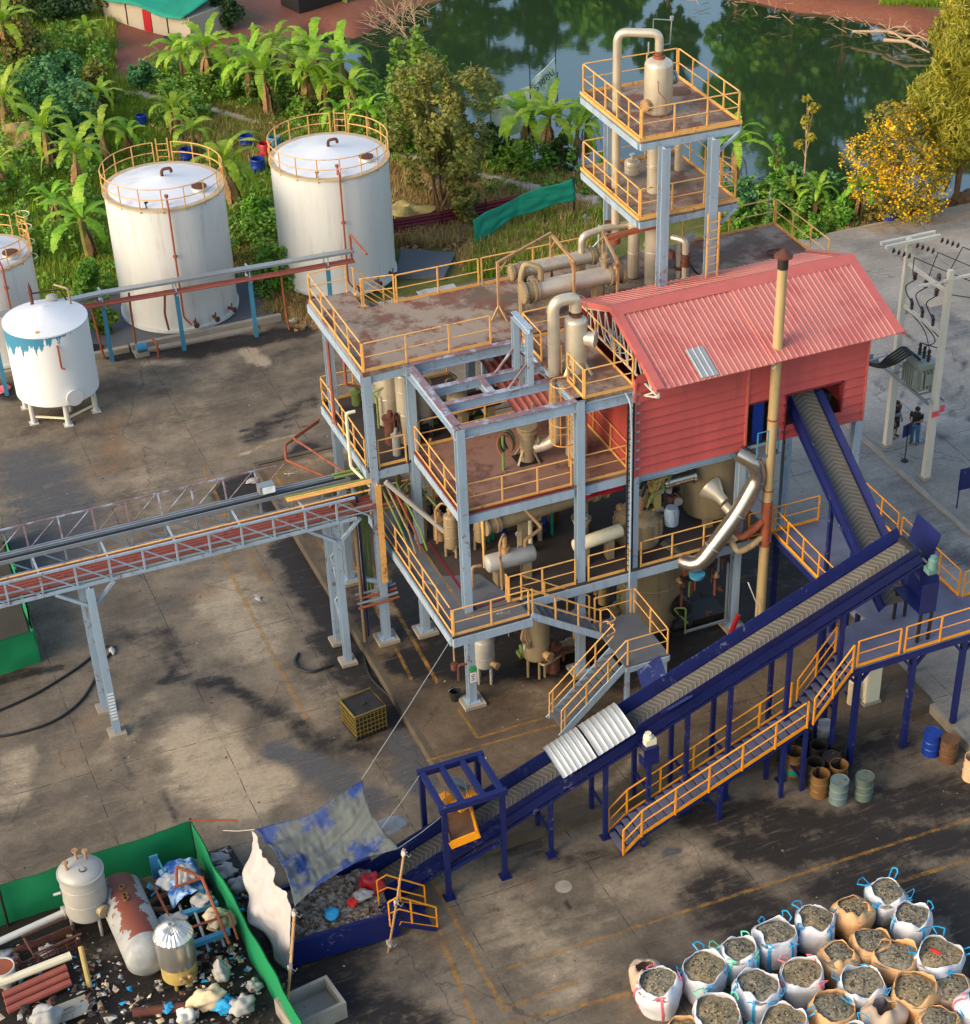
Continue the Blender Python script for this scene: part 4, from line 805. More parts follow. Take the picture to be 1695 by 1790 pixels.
for a in (-150, -92, -35, 25, 90, 155):
    b = MB(); p = V((c[0] + 1.5 * math.cos(R3(a)), c[1] + 1.5 * math.sin(R3(a)), 0)); b.tube(p, p + V((0, 0, 1.05)), .11, 10); b.box((p.x, p.y, .02), (.36, .36, .04)); b.build('leg', 'white_paint', t)
b = MB(); ps = [V((c[0] + 1.5 * math.cos(R3(a)), c[1] + 1.5 * math.sin(R3(a)), .32)) for a in (-150, -92, -35, 25)]
for p, q in zip(ps, ps[1:]): b.bar(p, q, .07)
b.build('brace', 'cream', t)
b = MB(); d = V((math.cos(R3(-78)), math.sin(R3(-78)), 0)); b.lathe(V((*c, 1.32)) + d * 1.6, [(.3, 0), (.3, .14), (.36, .14), (.36, .2), (0, .21)], 22, axis=d); b.build('manway', 'tank_white', t)
b = MB(); d = V((math.cos(R3(-88)), math.sin(R3(-88)), 0)); b.path([V((*c, 3.75)) + d * 1.68, V((*c, 3.6)) + d * 1.78, V((*c, 2.75)) + d * 1.76, V((*c, 2.65)) + d * 1.84 + V((.12, 0, .08))], .04, 7, .08); b.build('hook', 'rust_pipe', t)
b = MB(); b.tube((8.5, 71.9, 4.3), (8.5, 71.9, 5.0), .07, 8); b.lathe((8.5, 71.9, 4.35), [(.18, 0), (.0, .12)], 12); b.lathe((8.5, 71.9, 5.0), [(.09, 0), (.0, .45)], 8); b.path([(8.5, 71.9, 4.9), (9.7, 72.1, 4.75), (9.9, 72.1, 4.2)], .035, 6, .1); b.build('vent', 'rust_dark', rf)
b = MB(); b.blob((9.35, 72.15, 4.42), .26, 9, .1, (1, 1, .6)); b.build('motor', 'grey_paint', rf)
b = MB(); b.path([(9.95, 71.5, 4.2), (9.95, 71.5, 5.0), (9.5, 72.0, 5.05)], .045, 7, .12); b.build('elbow_pipe', 'beige_steel', t)
b = MB(); b.box((8.2, 69.65, 4.3), (.12, .1, .06)); b.build('brick_piece', 'rail_orange', rf)
# bund of the big tanks
b = MB(); b.plate([(10.8, 74.75), (19.2, 74.75), (19.2, 80.4), (10.8, 80.4)], -.3, .16); tag(b.build('gravel_bed', 'gravel'), kind='structure')
b = MB(); b.box2((12.6, 74.5, -.3), (19.4, 74.74, .3)); b.box2((12.6, 74.1, -.3), (18.2, 74.45, .1)); b.box2((-14, 74.6, -.3), (12.5, 74.85, .2)); tag(b.build('bund_wall', 'conc'), 'low stained concrete kerb along the foot of the white tanks', 'kerb wall')
b = MB(); b.plate([(25.6, 76.5), (27.6, 75.4), (29.0, 77.5), (26.8, 79.0)], -.1, .12); tag(b.build('gravel_patch', 'gravel'), kind='structure')
# pipe rack in front of the tanks
K = thing('pipe_rack', 'low rack of red pipes and a grey cable tray in front of the white tanks', 'pipe rack', (14.7, 73.7, 0))
RK = [V((6.9, 73.0, 0)), V((11.6, 74.0, 0)), V((14.7, 73.69, 0)), V((17.93, 73.58, 0)), V((21.4, 73.3, 0))]
for p in RK:
    b = MB(); b.ibeam(p, p + V((0, 0, 2.95)), .16, .16, .02); b.build('post', 'tank_blue', K)
    b = MB(); b.path([p + V((0, -.15, 2.75)), p + V((0, -.1, 3.45)), p + V((0, .45, 3.35)), p + V((0, .55, 2.8))], .03, 4); b.bar(p + V((0, -.25, 2.78)), p + V((0, .6, 2.78)), .08); b.build('bracket', 'steel_blue', K)
for k in range(3):
    b = MB(); b.path([V((10.6, 73.72 + .15 * k, 2.9)), V((15.0, 73.45 + .15 * k, 2.9)), V((18.0, 73.3 + .15 * k, 2.9)), V((22.6, 73.1 + .15 * k, 2.9))], .05, 7); b.build('pipe', 'red_pipe', K)
b = MB(); b.path([V((5.0, 73.6, 3.42)), V((11.6, 73.6, 3.42)), V((18.0, 73.3, 3.42)), V((22.5, 73.1, 3.45))], .01, 4); 
for a, c_ in zip([V((3.0, 73.4, 3.42)), V((11.6, 73.75, 3.42)), V((18.0, 73.4, 3.42))], [V((11.6, 73.75, 3.42)), V((18.0, 73.4, 3.42)), V((22.6, 73.15, 3.42))]): b.bar(a, c_, .34, .1)
b.build('cable_tray', 'galv', K)
for pts in ([(12.75, 73.9, 3.1), (12.75, 74.1, 2.3), (12.75, 74.2, .5)], [(19.35, 73.6, 2.9), (19.35, 73.5, 1.2), (19.4, 73.4, .1)], [(11.1, 73.95, 2.9), (11.2, 74.0, 1.4), (11.3, 74.2, .2)], [(14.2, 73.6, 2.9), (14.2, 74.3, 1.6), (14.35, 74.7, .6)], [(22.5, 73.2, 2.9), (22.5, 73.2, 4.2), (22.5, 71.0, 4.2)]):
    b = MB(); b.path(pts, .05, 7, .15); b.build('riser', 'rust_pipe', K)
t = thing('feed_pump', 'small teal pump with a rusty pipe at the foot of the tank kerb', 'pump', (12.9, 74.0, 0))
b = MB(); b.tube((12.7, 74.0, .4), (13.15, 74.0, .4), .2, 14); b.build('motor', 'tank_blue', t)
b = MB(); b.box((12.9, 74.0, .1), (.6, .35, .2)); b.build('base', 'conc', t)
b = MB(); b.path([(13.5, 73.4, .0), (13.5, 73.4, .75), (13.4, 73.9, .8)], .05, 7, .1); b.lathe((13.5, 73.4, .4), [(.1, 0), (.1, .1)], 10); b.build('pipe', 'rust_pipe', t)
# ------------------------------------------------------------------ pipe bridge across the yard
K = thing('pipe_bridge', 'long lattice pipe bridge carrying rusty pipes across the yard on tall pale blue legs', 'pipe bridge', (5.86, 49.2, 0))
BZ0, BZ1 = 5.95, 6.75; BX0, BX1 = -6.0, 14.6; Y0, Y1 = 49.3, 50.75
for y in (Y0, Y1):
    b = MB(); b.bar((BX0, y, BZ0), (BX1, y, BZ0), .09); b.bar((BX0, y, BZ1), (BX1, y, BZ1), .07); x = BX0; k = 0
    while x < BX1 - .5:
        b.bar((x, y, BZ0), (x, y, BZ1), .06); b.bar((x, y, BZ1), (x + 1.05, y, BZ0), .04); x += 1.05
    b.build('truss', 'steel_blue', K)
b = MB(); b.bar((BX0, Y1 + .3, BZ1 + .75), (12.6, Y1 + .3, BZ1 + .75), .045); x = BX0
while x < 12.5: b.bar((x, Y1 + .05, BZ1), (x, Y1 + .3, BZ1 + .75), .05); b.bar((x, Y1 + .05, BZ1), (x + 1.0, Y1 + .3, BZ1 + .75), .025); x += 1.05
b.build('side_lattice', 'steel_top', K)
for k in range(5):
    b = MB(); y = Y0 + .22 + k * .16; b.path([(BX0, y, BZ0 + .14), (15.3, y, BZ0 + .14), (16.4, y, BZ0 + .14)], .06, 8); x = -5 + .3 * k
    while x < 14: b.tube((x, y, BZ0 + .14), (x + .1, y, BZ0 + .14), .085, 8); x += 2.4
    b.build('pipe', 'red_pipe', K)
for y, z, mm in ((Y0 + .08, BZ0 + .1, 'galv'), (Y0 + 1.04, BZ0 + .16, 'rust_pipe'), (Y0 + .13, BZ0 + .3, 'galv'), (Y0 + 1.15, BZ0 + .2, 'galv'), (Y0 + .2, BZ1 + .02, 'rail_yellow')):
    b = MB(); b.tube((BX0, y, z), (15.2, y, z), .032, 7); b.build('conduit', mm, K)
b = MB(); b.box2((BX0, Y1 - .5, BZ1 + .02), (14.8, Y1 - .02, BZ1 + .06)); b.box2((BX0, Y1 - .5, BZ1 + .06), (14.8, Y1 - .46, BZ1 + .14)); b.box2((BX0, Y1 - .06, BZ1 + .06), (14.8, Y1 - .02, BZ1 + .14)); b.build('cable_tray', 'galv', K)
for k in range(2):
    b = MB(); b.path([(BX0, Y1 - .36 + k * .22, BZ1 + .12), (14.6, Y1 - .36 + k * .22, BZ1 + .12), (14.9, Y1 - .4 + k * .08, BZ1 - .2)], .045 - .02 * k, 6); b.build('cable', ['black_rubber', 'galv'][k], K)
x = BX0
while x < BX1:
    for z_ in (BZ0 + .02, BZ1 - .02): b = MB(); b.bar((x, Y0, z_), (x, Y1, z_), .06); b.build('cross_bar', 'steel_blue', K)
    x += 2.1
for (x, y) in ((5.86, 49.22), (5.8, 50.6), (13.93, 49.6), (14.0, 50.85)):
    b = MB(); b.ibeam((x, y, .1), (x, y, BZ0 - .05), .24, .24, .025); b.build('leg', 'steel_blue', K)
    b = MB(); b.box((x, y, .06), (.55, .55, .12)); b.build('footing', 'conc', K)
for x, y in ((5.86, 49.3), (13.95, 49.4)):
    b = MB(); b.bar((x - .12, y, BZ0 - .75), (x - 1.0, y, BZ0 - .08), .1); b.build('knee_brace', 'steel_blue', K)
    b = MB(); b.bar((x + .12, y, BZ0 - .75), (x + .8, y, BZ0 - .08), .1); b.build('knee_brace', 'steel_blue', K)
b = MB(); z = 1.0
while z < 5.5: b.bar((13.93, 49.75, z), (14.0, 50.7, z + .9), .05); b.bar((14.0, 50.7, z + .9), (13.93, 49.75, z + 1.8), .05); z += 1.8
b.build('leg_lacing', 'steel_blue', K)
b = MB()
for k in range(9): b.box((5.86, 49.09, .7 + k * .13), (.2, .02, .05))
b.build('stripe', 'paper_white', K, False)
b = MB(); b.box((12.05, Y1 - .2, BZ1 + .34), (.5, .3, .3)); b.build('lamp_housing', 'galv', K)
b = MB(); b.box((12.1, Y1 - .37, BZ1 + .34), (.4, .03, .22)); b.build('lamp_glass', 'glass_lamp', K)
# pipework where the bridge meets the platform
K = thing('riser_bundle', 'bundle of green, yellow and grey riser pipes between the bridge and the platform', 'pipework', (15.0, 50.4, S))
for i, (x, y, mm, r, z1) in enumerate(((14.95, 50.2, 'drum_green', .055, 6.6), (15.1, 50.3, 'leaf_pipe', .055, 6.7), (15.25, 50.35, 'leaf_pipe', .05, 6.7), (15.4, 50.1, 'leaf_pipe', .05, 6.8), (14.85, 49.95, 'navy', .04, 6.4), (14.7, 49.8, 'rust_pipe', .05, 6.3), (14.62, 49.7, 'beige_steel', .05, 6.3))):
    if 'leaf_pipe' not in MATS: paint('leaf_pipe', (110, 128, 66), .5, 0, .15, .05, (120, 90, 50), 2)
    b = MB(); b.path([(x, y, 2.0 + .1 * i), (x, y, z1), (x + 2.5, y + .9, z1 + .1)] if i in (1, 2, 3) else [(x, y, .6), (x, y, z1), (x - .5, y, z1)], r, 7, .2); b.build('pipe', mm, K)
for k in range(4):
    b = MB(); b.path([(14.45, 49.5 + .1 * k, 2.2 + .12 * k), (15.3, 49.5 + .1 * k, 2.2 + .12 * k), (15.9, 49.5 + .1 * k, 2.25 + .12 * k)], .045, 6); b.build('branch', ['rust_pipe', 'galv', 'red_pipe', 'galv'][k], K)
b = MB(); b.path([(14.75, 50.55, BZ1 - .1), (14.95, 50.5, 6.4), (14.95, 50.3, 2.75), (15.8, 49.9, 2.6)], .1, 8, .25); b.build('cable_duct', 'steel_blue', K)
b = MB(); b.ibeam((15.45, 49.55, 3.0), (15.45, 49.55, 6.9), .2, .2, .02); b.build('post', 'rail_yellow', K)
for k, mm in enumerate(('rail_yellow', 'rail_yellow', 'leaf_pipe')):
    b = MB(); b.path([(12.5, 49.8 + .12 * k, 6.9), (15.4, 49.65 + .12 * k, 6.95), (15.45 + .1 * k, 51.0, 7.0)], .045, 7, .15); b.build('header', mm, K)
for k, mm in enumerate(('leaf_pipe', 'beige_steel', 'rust_pipe', 'leaf_pipe')):
    b = MB(); b.path([(15.6 + .18 * k, 49.6, 6.7), (16.0 + .2 * k, 48.9, 5.2), (16.1 + .2 * k, 48.6, 4.5)], .038, 7); b.build('drop_pipe', mm, K)
b = MB(); b.tube((15.7, 49.4, 7.0), (17.4, 48.6, 5.0), .09, 8); b.build('vent_stack', 'grey_paint', K)
for k in range(2):
    b = MB(); b.tube((14.3, 50.4 + .2 * k, 6.95), (21.0, 50.0 + .2 * k, 7.15), .05, 7); b.build('green_line', 'leaf_pipe', K)
b = MB(); b.path([(15.1, 54.6, 6.6), (13.6, 53.6, 6.6), (13.5, 53.3, 6.2), (15.0, 50.6, 6.2)], .05, 6, .1); b.path([(15.1, 54.4, 6.8), (13.9, 53.6, 6.8), (15.0, 51.0, 6.5)], .04, 6, .1); b.build('loop_pipe', 'rust_pipe', K)
b = MB(); b.path([(15.15, 50.3, 9.3), (14.85, 50.3, 9.3), (14.85, 50.3, 7.3), (15.3, 49.8, 6.7)], .055, 7, .1); b.build('cream_pipe', 'cream', K)
b = MB(); b.path([(15.2, 52.9, 10.5), (15.2, 52.9, 7.6)], .05, 7); b.lathe((15.2, 52.9, 7.45), [(.12, 0), (.06, .15)], 8); b.path([(15.5, 52.2, 10.4), (15.5, 52.2, 9.2), (16.0, 52.2, 9.0)], .05, 7, .1); b.build('red_riser', 'red_pipe', K)
# ------------------------------------------------------------------ vessels and exchangers
def dome(r, z0, z1, k=.45):
    return [(0.001, z0 - r * k)] + [(r * math.sin(R3(a)), z0 - r * k * math.cos(R3(a))) for a in (30, 60, 80)] + [(r, z0), (r, z1)] + [(r * math.cos(R3(a)), z1 + r * k * math.sin(R3(a))) for a in (15, 35, 55, 75)] + [(0.001, z1 + r * k)]
def flange(b, p, ax, r, t=.06, n=18): b.lathe(V(p) - V(ax).normalized() * t / 2, [(r, 0), (r, t)], n, axis=ax)
def vvessel(label, x, y, z0, z1, r, mat='beige_steel', legs=0, lz=0.0, nozz=True, cat='vessel', skirt=False, name='vertical_vessel', group=None):
    t = thing(name, label, cat, (x, y, z0 - lz), group)
    b = MB(); b.lathe((x, y, 0), dome(r, z0, z1), 24); bd = b.build('body', mat, t)
    for z in (z0 + (z1 - z0) * .33, z0 + (z1 - z0) * .72): b = MB(); b.lathe((x, y, z), [(r + .004, 0), (r + .012, .01), (r + .012, .04), (r + .004, .05)], 24); b.build('band', mat, bd)
    for k in range(legs):
        a = R3(-70 + 360 * k / legs); b = MB(); b.tube((x + r * .86 * math.cos(a), y + r * .86 * math.sin(a), z0 - lz), (x + r * .86 * math.cos(a), y + r * .86 * math.sin(a), z0 + .1), .05, 8); b.build('leg', mat, t)
    if skirt:
        b = MB(); b.lathe((x, y, z0 - lz), [(r * 1.02, 0), (r * .98, lz)], 20); b.build('skirt', mat, t)
    if nozz:
        b = MB(); zt = z1 + r * .42; b.tube((x, y, zt - .05), (x, y, zt + .16), .06, 8); flange(b, (x, y, zt + .16), (0, 0, 1), .1, .04, 12); b.build('nozzle', mat, t)
    return t
def manway(t, x, y, z, r, a, rm=.24, mat='beige_steel', L=.2):
    d = V((math.cos(R3(a)), math.sin(R3(a)), 0)); b = MB(); b.lathe(V((x, y, z)) + d * (r - .05), [(rm * .85, 0), (rm * .85, L), (rm, L), (rm, L + .07), (0, L + .075)], 20, axis=d)
    for k in range(10): p = V((x, y, z)) + d * (r - .05 + L + .08) + d.cross(V((0, 0, 1))) * rm * .86 * math.cos(k * .628) + V((0, 0, rm * .86 * math.sin(k * .628))); b.box(p, (.03, .03, .03))
    return b.build('manway', mat, t)
def hvessel(label, p, q, r, mat='insul', saddles=(), z0=0, flanged=True, cat='heat exchanger', name='heat_exchanger', hmat=None, bolts=True):
    p, q = V(p), V(q); d = (q - p).normalized(); L = (q - p).length
    t = thing(name, label, cat, (p.x, p.y, z0))
    hm = hmat or mat
    b = MB(); b.lathe(p, [(r, 0), (r, L)], 26, axis=d) if flanged else b.lathe(p, [(0.001, -r * .4), (r * .6, -r * .33), (r * .9, -r * .15), (r, 0), (r, L), (r * .9, L + r * .15), (r * .6, L + r * .33), (.001, L + r * .4)], 26, axis=d); b.build('shell', mat, t)
    if flanged:
        for s, base in ((-1, p), (1, q)):
            b = MB()
            for off in (.05, .14): flange(b, base + d * s * off, d, r * 1.28, .07, 24)
            b.lathe(base + d * s * .15, [(r * 1.0, 0), (r * 1.0, .3 * 1.0), (r * 1.28, .3), (r * 1.28, .38), (0, .385)], 24, axis=d * s)
            if bolts:
                u = d.cross(V((0, 0, 1))).normalized(); w = u.cross(d)
                for k in range(18):
                    e = base + (u * math.cos(k * .349) + w * math.sin(k * .349)) * r * 1.15
                    b.bar(e + d * s * .02, e + d * s * .2, .035); b.bar(e + d * s * .44, e + d * s * .56, .035)
            b.build('channel_head', hm, t)
    for f in saddles:
        c = p.lerp(q, f); b = MB(); b.box2((c.x - .12, c.y - r * .7, z0), (c.x + .12, c.y + r * .7, c.z - r * .75)); b.build('saddle', 'beige_steel', t)
    return t
# knock-out vessel on the vessel deck with its overhead pipe
t = vvessel('insulated vertical vessel with round cleaning hatch and bent overhead pipe beside the red shed roof', 21.45, 47.05, 7.95, 12.72, .36, 'insul', nozz=False)
manway(t, 21.45, 47.05, 12.15, .36, -42, .27, 'insul', .26)
b = MB(); b.tube((21.45, 47.05, 12.8), (21.45, 47.05, 13.1), .16, 12); flange(b, (21.45, 47.05, 12.95), (0, 0, 1), .22, .05); b.build('neck', 'rust_dark', t)
b = MB(); b.path([(21.45, 47.05, 13.05), (21.45, 47.05, 13.5), (20.72, 47.1, 13.5), (20.72, 47.1, 8.5), (20.1, 47.35, 8.3)], .19, 14, .42, seg=7); b.build('overhead_pipe', 'insul', t)
for zz in (9.5, 10.8, 12.0):
    b = MB(); b.lathe((20.72, 47.1, zz), [(.2, 0), (.2, .03)], 14); b.build('band', 'insul', t)
b = MB(); b.path([(21.6, 47.3, 13.45), (21.9, 47.3, 13.3), (21.95, 47.2, 12.6), (21.8, 47.1, 12.0)], .02, 5, .15); b.build('cable', 'grey_paint', t)
for a in (-60, 30, 120, 210):
    b = MB(); b.bar((21.45 + .34 * math.cos(R3(a)), 47.05 + .34 * math.sin(R3(a)), L3 + .35), (21.45 + .62 * math.cos(R3(a)), 47.05 + .62 * math.sin(R3(a)), L3), .09, .03); b.build('gusset', 'insul', t)
t = vvessel('short flanged pot standing on the red floor at the foot of the overhead pipe', 19.9, 47.45, 8.05, 8.95, .24, 'beige_steel', nozz=False, skirt=True, lz=.2)
b = MB(); flange(b, (19.9, 47.45, 8.98), (0, 0, 1), .34, .12); flange(b, (19.9, 47.45, 9.1), (0, 0, 1), .34, .07); b.build('lid', 'beige_steel', t)
b = MB(); b.tube((20.1, 47.4, 8.55), (20.45, 47.3, 8.5), .12, 10); flange(b, (20.22, 47.36, 8.54), (1, -.3, 0), .2, .08); b.path([(20.0, 47.7, 8.9), (20.25, 47.85, 9.3), (20.3, 47.8, 9.7)], .05, 6, .1); b.build('side_nozzle', 'beige_steel', t)
for a in (-60, 30, 120, 210):
    b = MB(); b.bar((19.9 + .24 * math.cos(R3(a)), 47.45 + .24 * math.sin(R3(a)), L2 + .45), (19.9 + .5 * math.cos(R3(a)), 47.45 + .5 * math.sin(R3(a)), L2 + .02), .08, .03); b.build('gusset', 'beige_steel', t)
b = MB(); b.plate([(19.5, 47.1), (20.3, 47.1), (20.3, 47.85), (19.5, 47.85)], L2 + .002, L2 + .02); b.build('floor_plate', 'dark_metal', t)
t = thing('hose_stand', 'cluster of looped brown hoses hanging on a stand on the red floor', 'hose stand', (18.95, 47.2, L2))
b = MB(); b.tube((18.95, 47.2, L2), (18.95, 47.2, L2 + 1.25), .05, 8); b.build('post', 'leaf_pipe', t)
for k in range(6):
    b = MB(); c = V((19.0 + .05 * k, 47.15 + .04 * k, L2 + .95)); b.path([c + V((.25 * math.cos(R3(a)) * (1 - .06 * k), .15 * math.sin(R3(a)), .3 * math.sin(R3(a)))) for a in range(-60, 260, 32)], .028, 5); b.build('hose', ['rust_pipe', 'leaf_pipe', 'dark_metal'][k % 3], t)
t = thing('fire_extinguisher', 'red valve bottle hung on the back railing of the red floor', 'extinguisher', (20.45, 49.2, L2))
b = MB(); b.lathe((20.45, 49.2, L2 + .5), [(.08, 0), (.08, .42), (.03, .52), (.03, .6)], 10); b.build('bottle', 'plastic_red', t); b = MB(); b.tube((20.45, 49.2, L2), (20.45, 49.2, L2 + .5), .03, 6); b.path([(20.45, 49.2, L2 + 1.08), (20.6, 49.1, L2 + 1.0), (20.6, 49.1, L2 + .6)], .02, 5, .05); b.build('hose', 'dark_metal', t)
# two shell and tube exchangers on the concrete deck
t = hvessel('front silver heat exchanger lying on the concrete deck', (21.75, 50.75, 12.0), (24.3, 50.75, 12.0), .3, 'insul', (.2, .85), L3, hmat='beige_steel')
b = MB(); b.path([(21.9, 50.75, 12.25), (21.9, 50.75, 12.75), (21.45, 51.0, 12.9), (21.3, 51.0, 12.5), (21.3, 51.0, L3)], .1, 9, .15); b.build('pipe', 'beige_steel', t)
b = MB(); b.path([(24.2, 50.75, 12.25), (24.2, 50.75, 12.8)], .1, 9); flange(b, (24.2, 50.75, 12.6), (0, 0, 1), .2); b.build('pipe', 'beige_steel', t)
t = hvessel('rear silver heat exchanger lying on the concrete deck', (21.95, 52.15, 12.05), (24.3, 52.15, 12.05), .23, 'insul', (.2, .85), L3, hmat='beige_steel')
b = MB(); b.path([(24.0, 52.15, 12.2), (24.0, 52.15, 12.85), (24.6, 52.2, 12.9), (24.8, 52.2, 12.95), (26.3, 52.2, 12.9)], .12, 10, .25); b.build('pipe', 'insul', t)
b = MB(); b.lathe((21.85, 52.0, 11.5), [(.08, 0), (.08, .3)], 8); b.path([(21.8, 52.0, 11.9), (21.7, 51.9, 11.2), (21.9, 51.6, 11.1)], .06, 7, .1); b.build('drain', 'dark_metal', t)
t = thing('lifting_gantry', 'rust streaked pipe gantry standing over the two heat exchangers', 'gantry', (20.6, 51.2, L3))
b = MB()
for p in ((20.6, 51.25), (22.9, 50.35), (23.0, 52.4)): b.bar((*p, L3), (*p, 13.0), .08)
b.bar((20.6, 51.25, 12.97), (23.0, 52.4, 13.05), .08); b.bar((23.0, 52.4, 13.0), (22.9, 50.35, 12.95), .08); b.bar((20.6, 51.25, 12.5), (21.0, 51.4, 12.95), .05); b.bar((23.0, 52.0, 12.95), (23.0, 52.4, 12.5), .05); b.bar((22.9, 50.7, 12.95), (22.9, 50.35, 12.5), .05); b.build('frame', 'rust_yellow' if 'rust_yellow' in MATS else paint('rust_yellow', (168, 132, 92), .6, 0, .25, .4, (120, 70, 46), 2).name, t)
b = MB()
for dx, dy in ((-.3, -.1), (.3, .1), (.15, -.35)): b.bar((20.6, 51.25, L3 + .45), (20.6 + dx, 51.25 + dy, L3), .05)
b.build('foot_brace', 'rust_yellow', t)
t = thing('lifting_gantry', 'rusty pipe frame at the tower end of the heat exchangers', 'gantry', (24.5, 50.6, L3))
b = MB(); b.bar((24.4, 51.3, L3), (24.4, 51.3, 13.3), .08); b.bar((24.5, 50.4, L3), (24.5, 50.4, 12.6), .08); b.bar((24.4, 51.3, 13.25), (24.5, 50.4, 12.55), .08); b.bar((24.3, 50.2, 12.5), (24.75, 50.9, 12.5), .1); b.build('frame', 'rust_yellow', t)
b = MB(); b.bar((24.5, 51.2, 13.1), (26.4, 51.0, 13.3), .2, .12); b.build('crossbeam', 'rust_pipe', t)
# tower column and its fittings
t = vvessel('tall slim insulated column rising through the tower', 26.3, 51.35, 11.3, 14.0, .3, 'insul', nozz=False, skirt=True, lz=.3, name='distillation_column', cat='column')
b = MB(); b.tube((26.32, 51.45, 14.0), (26.32, 51.5, 16.9), .24, 14); b.build('upper_section', 'insul', t)
for zz in (12.4, 13.5, 15.2, 16.1):
    b = MB(); b.lathe((26.3, 51.4, zz), [(.33 if zz < 14 else .27, 0), (.33 if zz < 14 else .27, .04)], 16); b.build('band', 'insul', t)
b = MB(); b.lathe((26.45, 51.55, 0), dome(.46, 17.1, 18.55, .5), 28); hd = b.build('head', 'insul', t)
manway(t, 26.45, 51.55, 17.35, .46, 200, .2, 'rust_yellow', .16); manway(t, 26.45, 51.55, 18.0, .46, 10, .22, 'galv', .16)
b = MB(); b.path([(26.45, 51.55, 18.75), (26.45, 51.55, 19.55), (26.0, 51.8, 19.55), (25.3, 52.2, 19.55), (25.3, 52.25, 16.95), (25.3, 52.25, 12.3)], .14, 12, .34, seg=7); b.build('overhead_pipe', 'insul', t)
b = MB(); b.lathe((26.45, 51.55, 18.75), [(.2, 0), (.2, .1), (.14, .1), (.14, .25)], 12); b.lathe((25.3, 52.25, 12.3), [(.18, 0), (.18, .2)], 12); b.build('neck', 'rust_pipe', t)
b = MB(); b.path([(26.5, 51.7, 19.1), (26.9, 51.7, 19.1), (26.95, 51.7, 19.9)], .025, 5); b.path([(26.95, 51.7, 19.85), (26.4, 51.9, 19.9), (26.4, 51.9, 19.6)], .022, 5); b.lathe((26.95, 51.7, 19.85), [(.07, 0), (.07, .12)], 8); b.tube((26.1, 51.6, 18.9), (26.1, 51.6, 19.3), .03, 5); b.build('sensor', 'galv', t)
b = MB(); b.path([(26.2, 51.1, 18.2), (26.15, 50.95, 17.9), (26.4, 50.9, 17.6), (26.4, 50.85, 16.97)], .015, 4); b.build('tubing', 'rust_pipe', t)
for lab, x, y, z0, z1, r in (('small insulated drum on the tower middle platform', 26.15, 52.75, 14.5, 14.85, .26), ('capped pipe stub standing on the tower middle platform', 27.75, 52.5, 14.4, 15.35, .13), ('slim insulated vessel left of the tower column', 25.85, 51.95, 11.1, 13.7, .2), ('insulated drum standing behind the tower column', 27.1, 52.6, 11.2, 13.6, .3)):
    vvessel(lab, x, y, z0, z1, r, 'insul', nozz=r > .25)
t = thing('tower_pipework', 'bent insulated pipe with valves at the foot of the tower', 'pipework', (27.0, 50.4, L3))
b = MB(); b.path([(26.75, 50.9, 12.8), (27.05, 50.5, 12.8), (27.05, 50.45, 11.0)], .11, 10, .2); b.build('pipe', 'insul', t)
b = MB(); b.path([(27.3, 51.4, 12.3), (27.3, 51.4, 11.0)], .1, 8); b.build('pipe', 'insul', t)
b = MB(); b.lathe((27.05, 50.45, 11.9), [(.17, 0), (.17, .12), (.13, .12), (.13, .3), (.17, .3), (.17, .42)], 12); b.build('valve', 'rust_dark', t)
b = MB(); b.lathe((26.7, 50.8, 12.1), [(.12, 0), (.12, .25)], 10); b.build('valve', 'rust_dark', t)
b = MB(); b.lathe((25.2, 52.6, 12.6), [(.14, 0), (.14, .35)], 10); b.build('valve', 'rust_dark', t)
b = MB(); b.lathe((27.3, 51.4, 11.3), [(.16, 0), (.16, .1)], 10); b.build('valve', 'rust_dark', t)
b = MB(); b.path([(27.3, 51.0, 12.0), (27.6, 50.8, 11.4), (28.0, 50.9, 11.05), (28.4, 51.2, 11.05)], .04, 6, .2); b.build('hose', 'dark_metal', t)
b = MB(); b.box((27.55, 51.2, 12.5), (.4, .22, .22), .4); b.tube((27.55, 51.2, 11.0), (27.55, 51.2, 12.5), .03, 6); b.build('floodlight', 'grey_paint', t)
b = MB(); b.bar((24.85, 52.6, L3), (24.85, 52.6, 12.9), .04); b.bar((24.6, 52.6, 12.1), (25.1, 52.6, 12.5), .04); b.build('stand', 'paper_white', t)
b = MB(); b.path([(31.2 + .3 * math.cos(R3(a)), 51.6 + .22 * math.sin(R3(a)), L3 + .05) for a in range(0, 361, 30)], .03, 5); tag(b.build('rope_coil', 'rust_dark'), 'small coil of dark rope left on the far end of the concrete deck', 'rope')
b = MB(); b.tube((31.95, 53.5, L3), (31.95, 53.5, 12.25), .02, 5); b.path([(31.95, 53.5, 12.2), (32.02, 53.5, 12.4), (32.12, 53.5, 12.2)], .02, 5, .06); tag(b.build('vent_pipe', 'galv'), 'thin goose neck vent pipe in the far corner of the concrete deck', 'vent pipe')
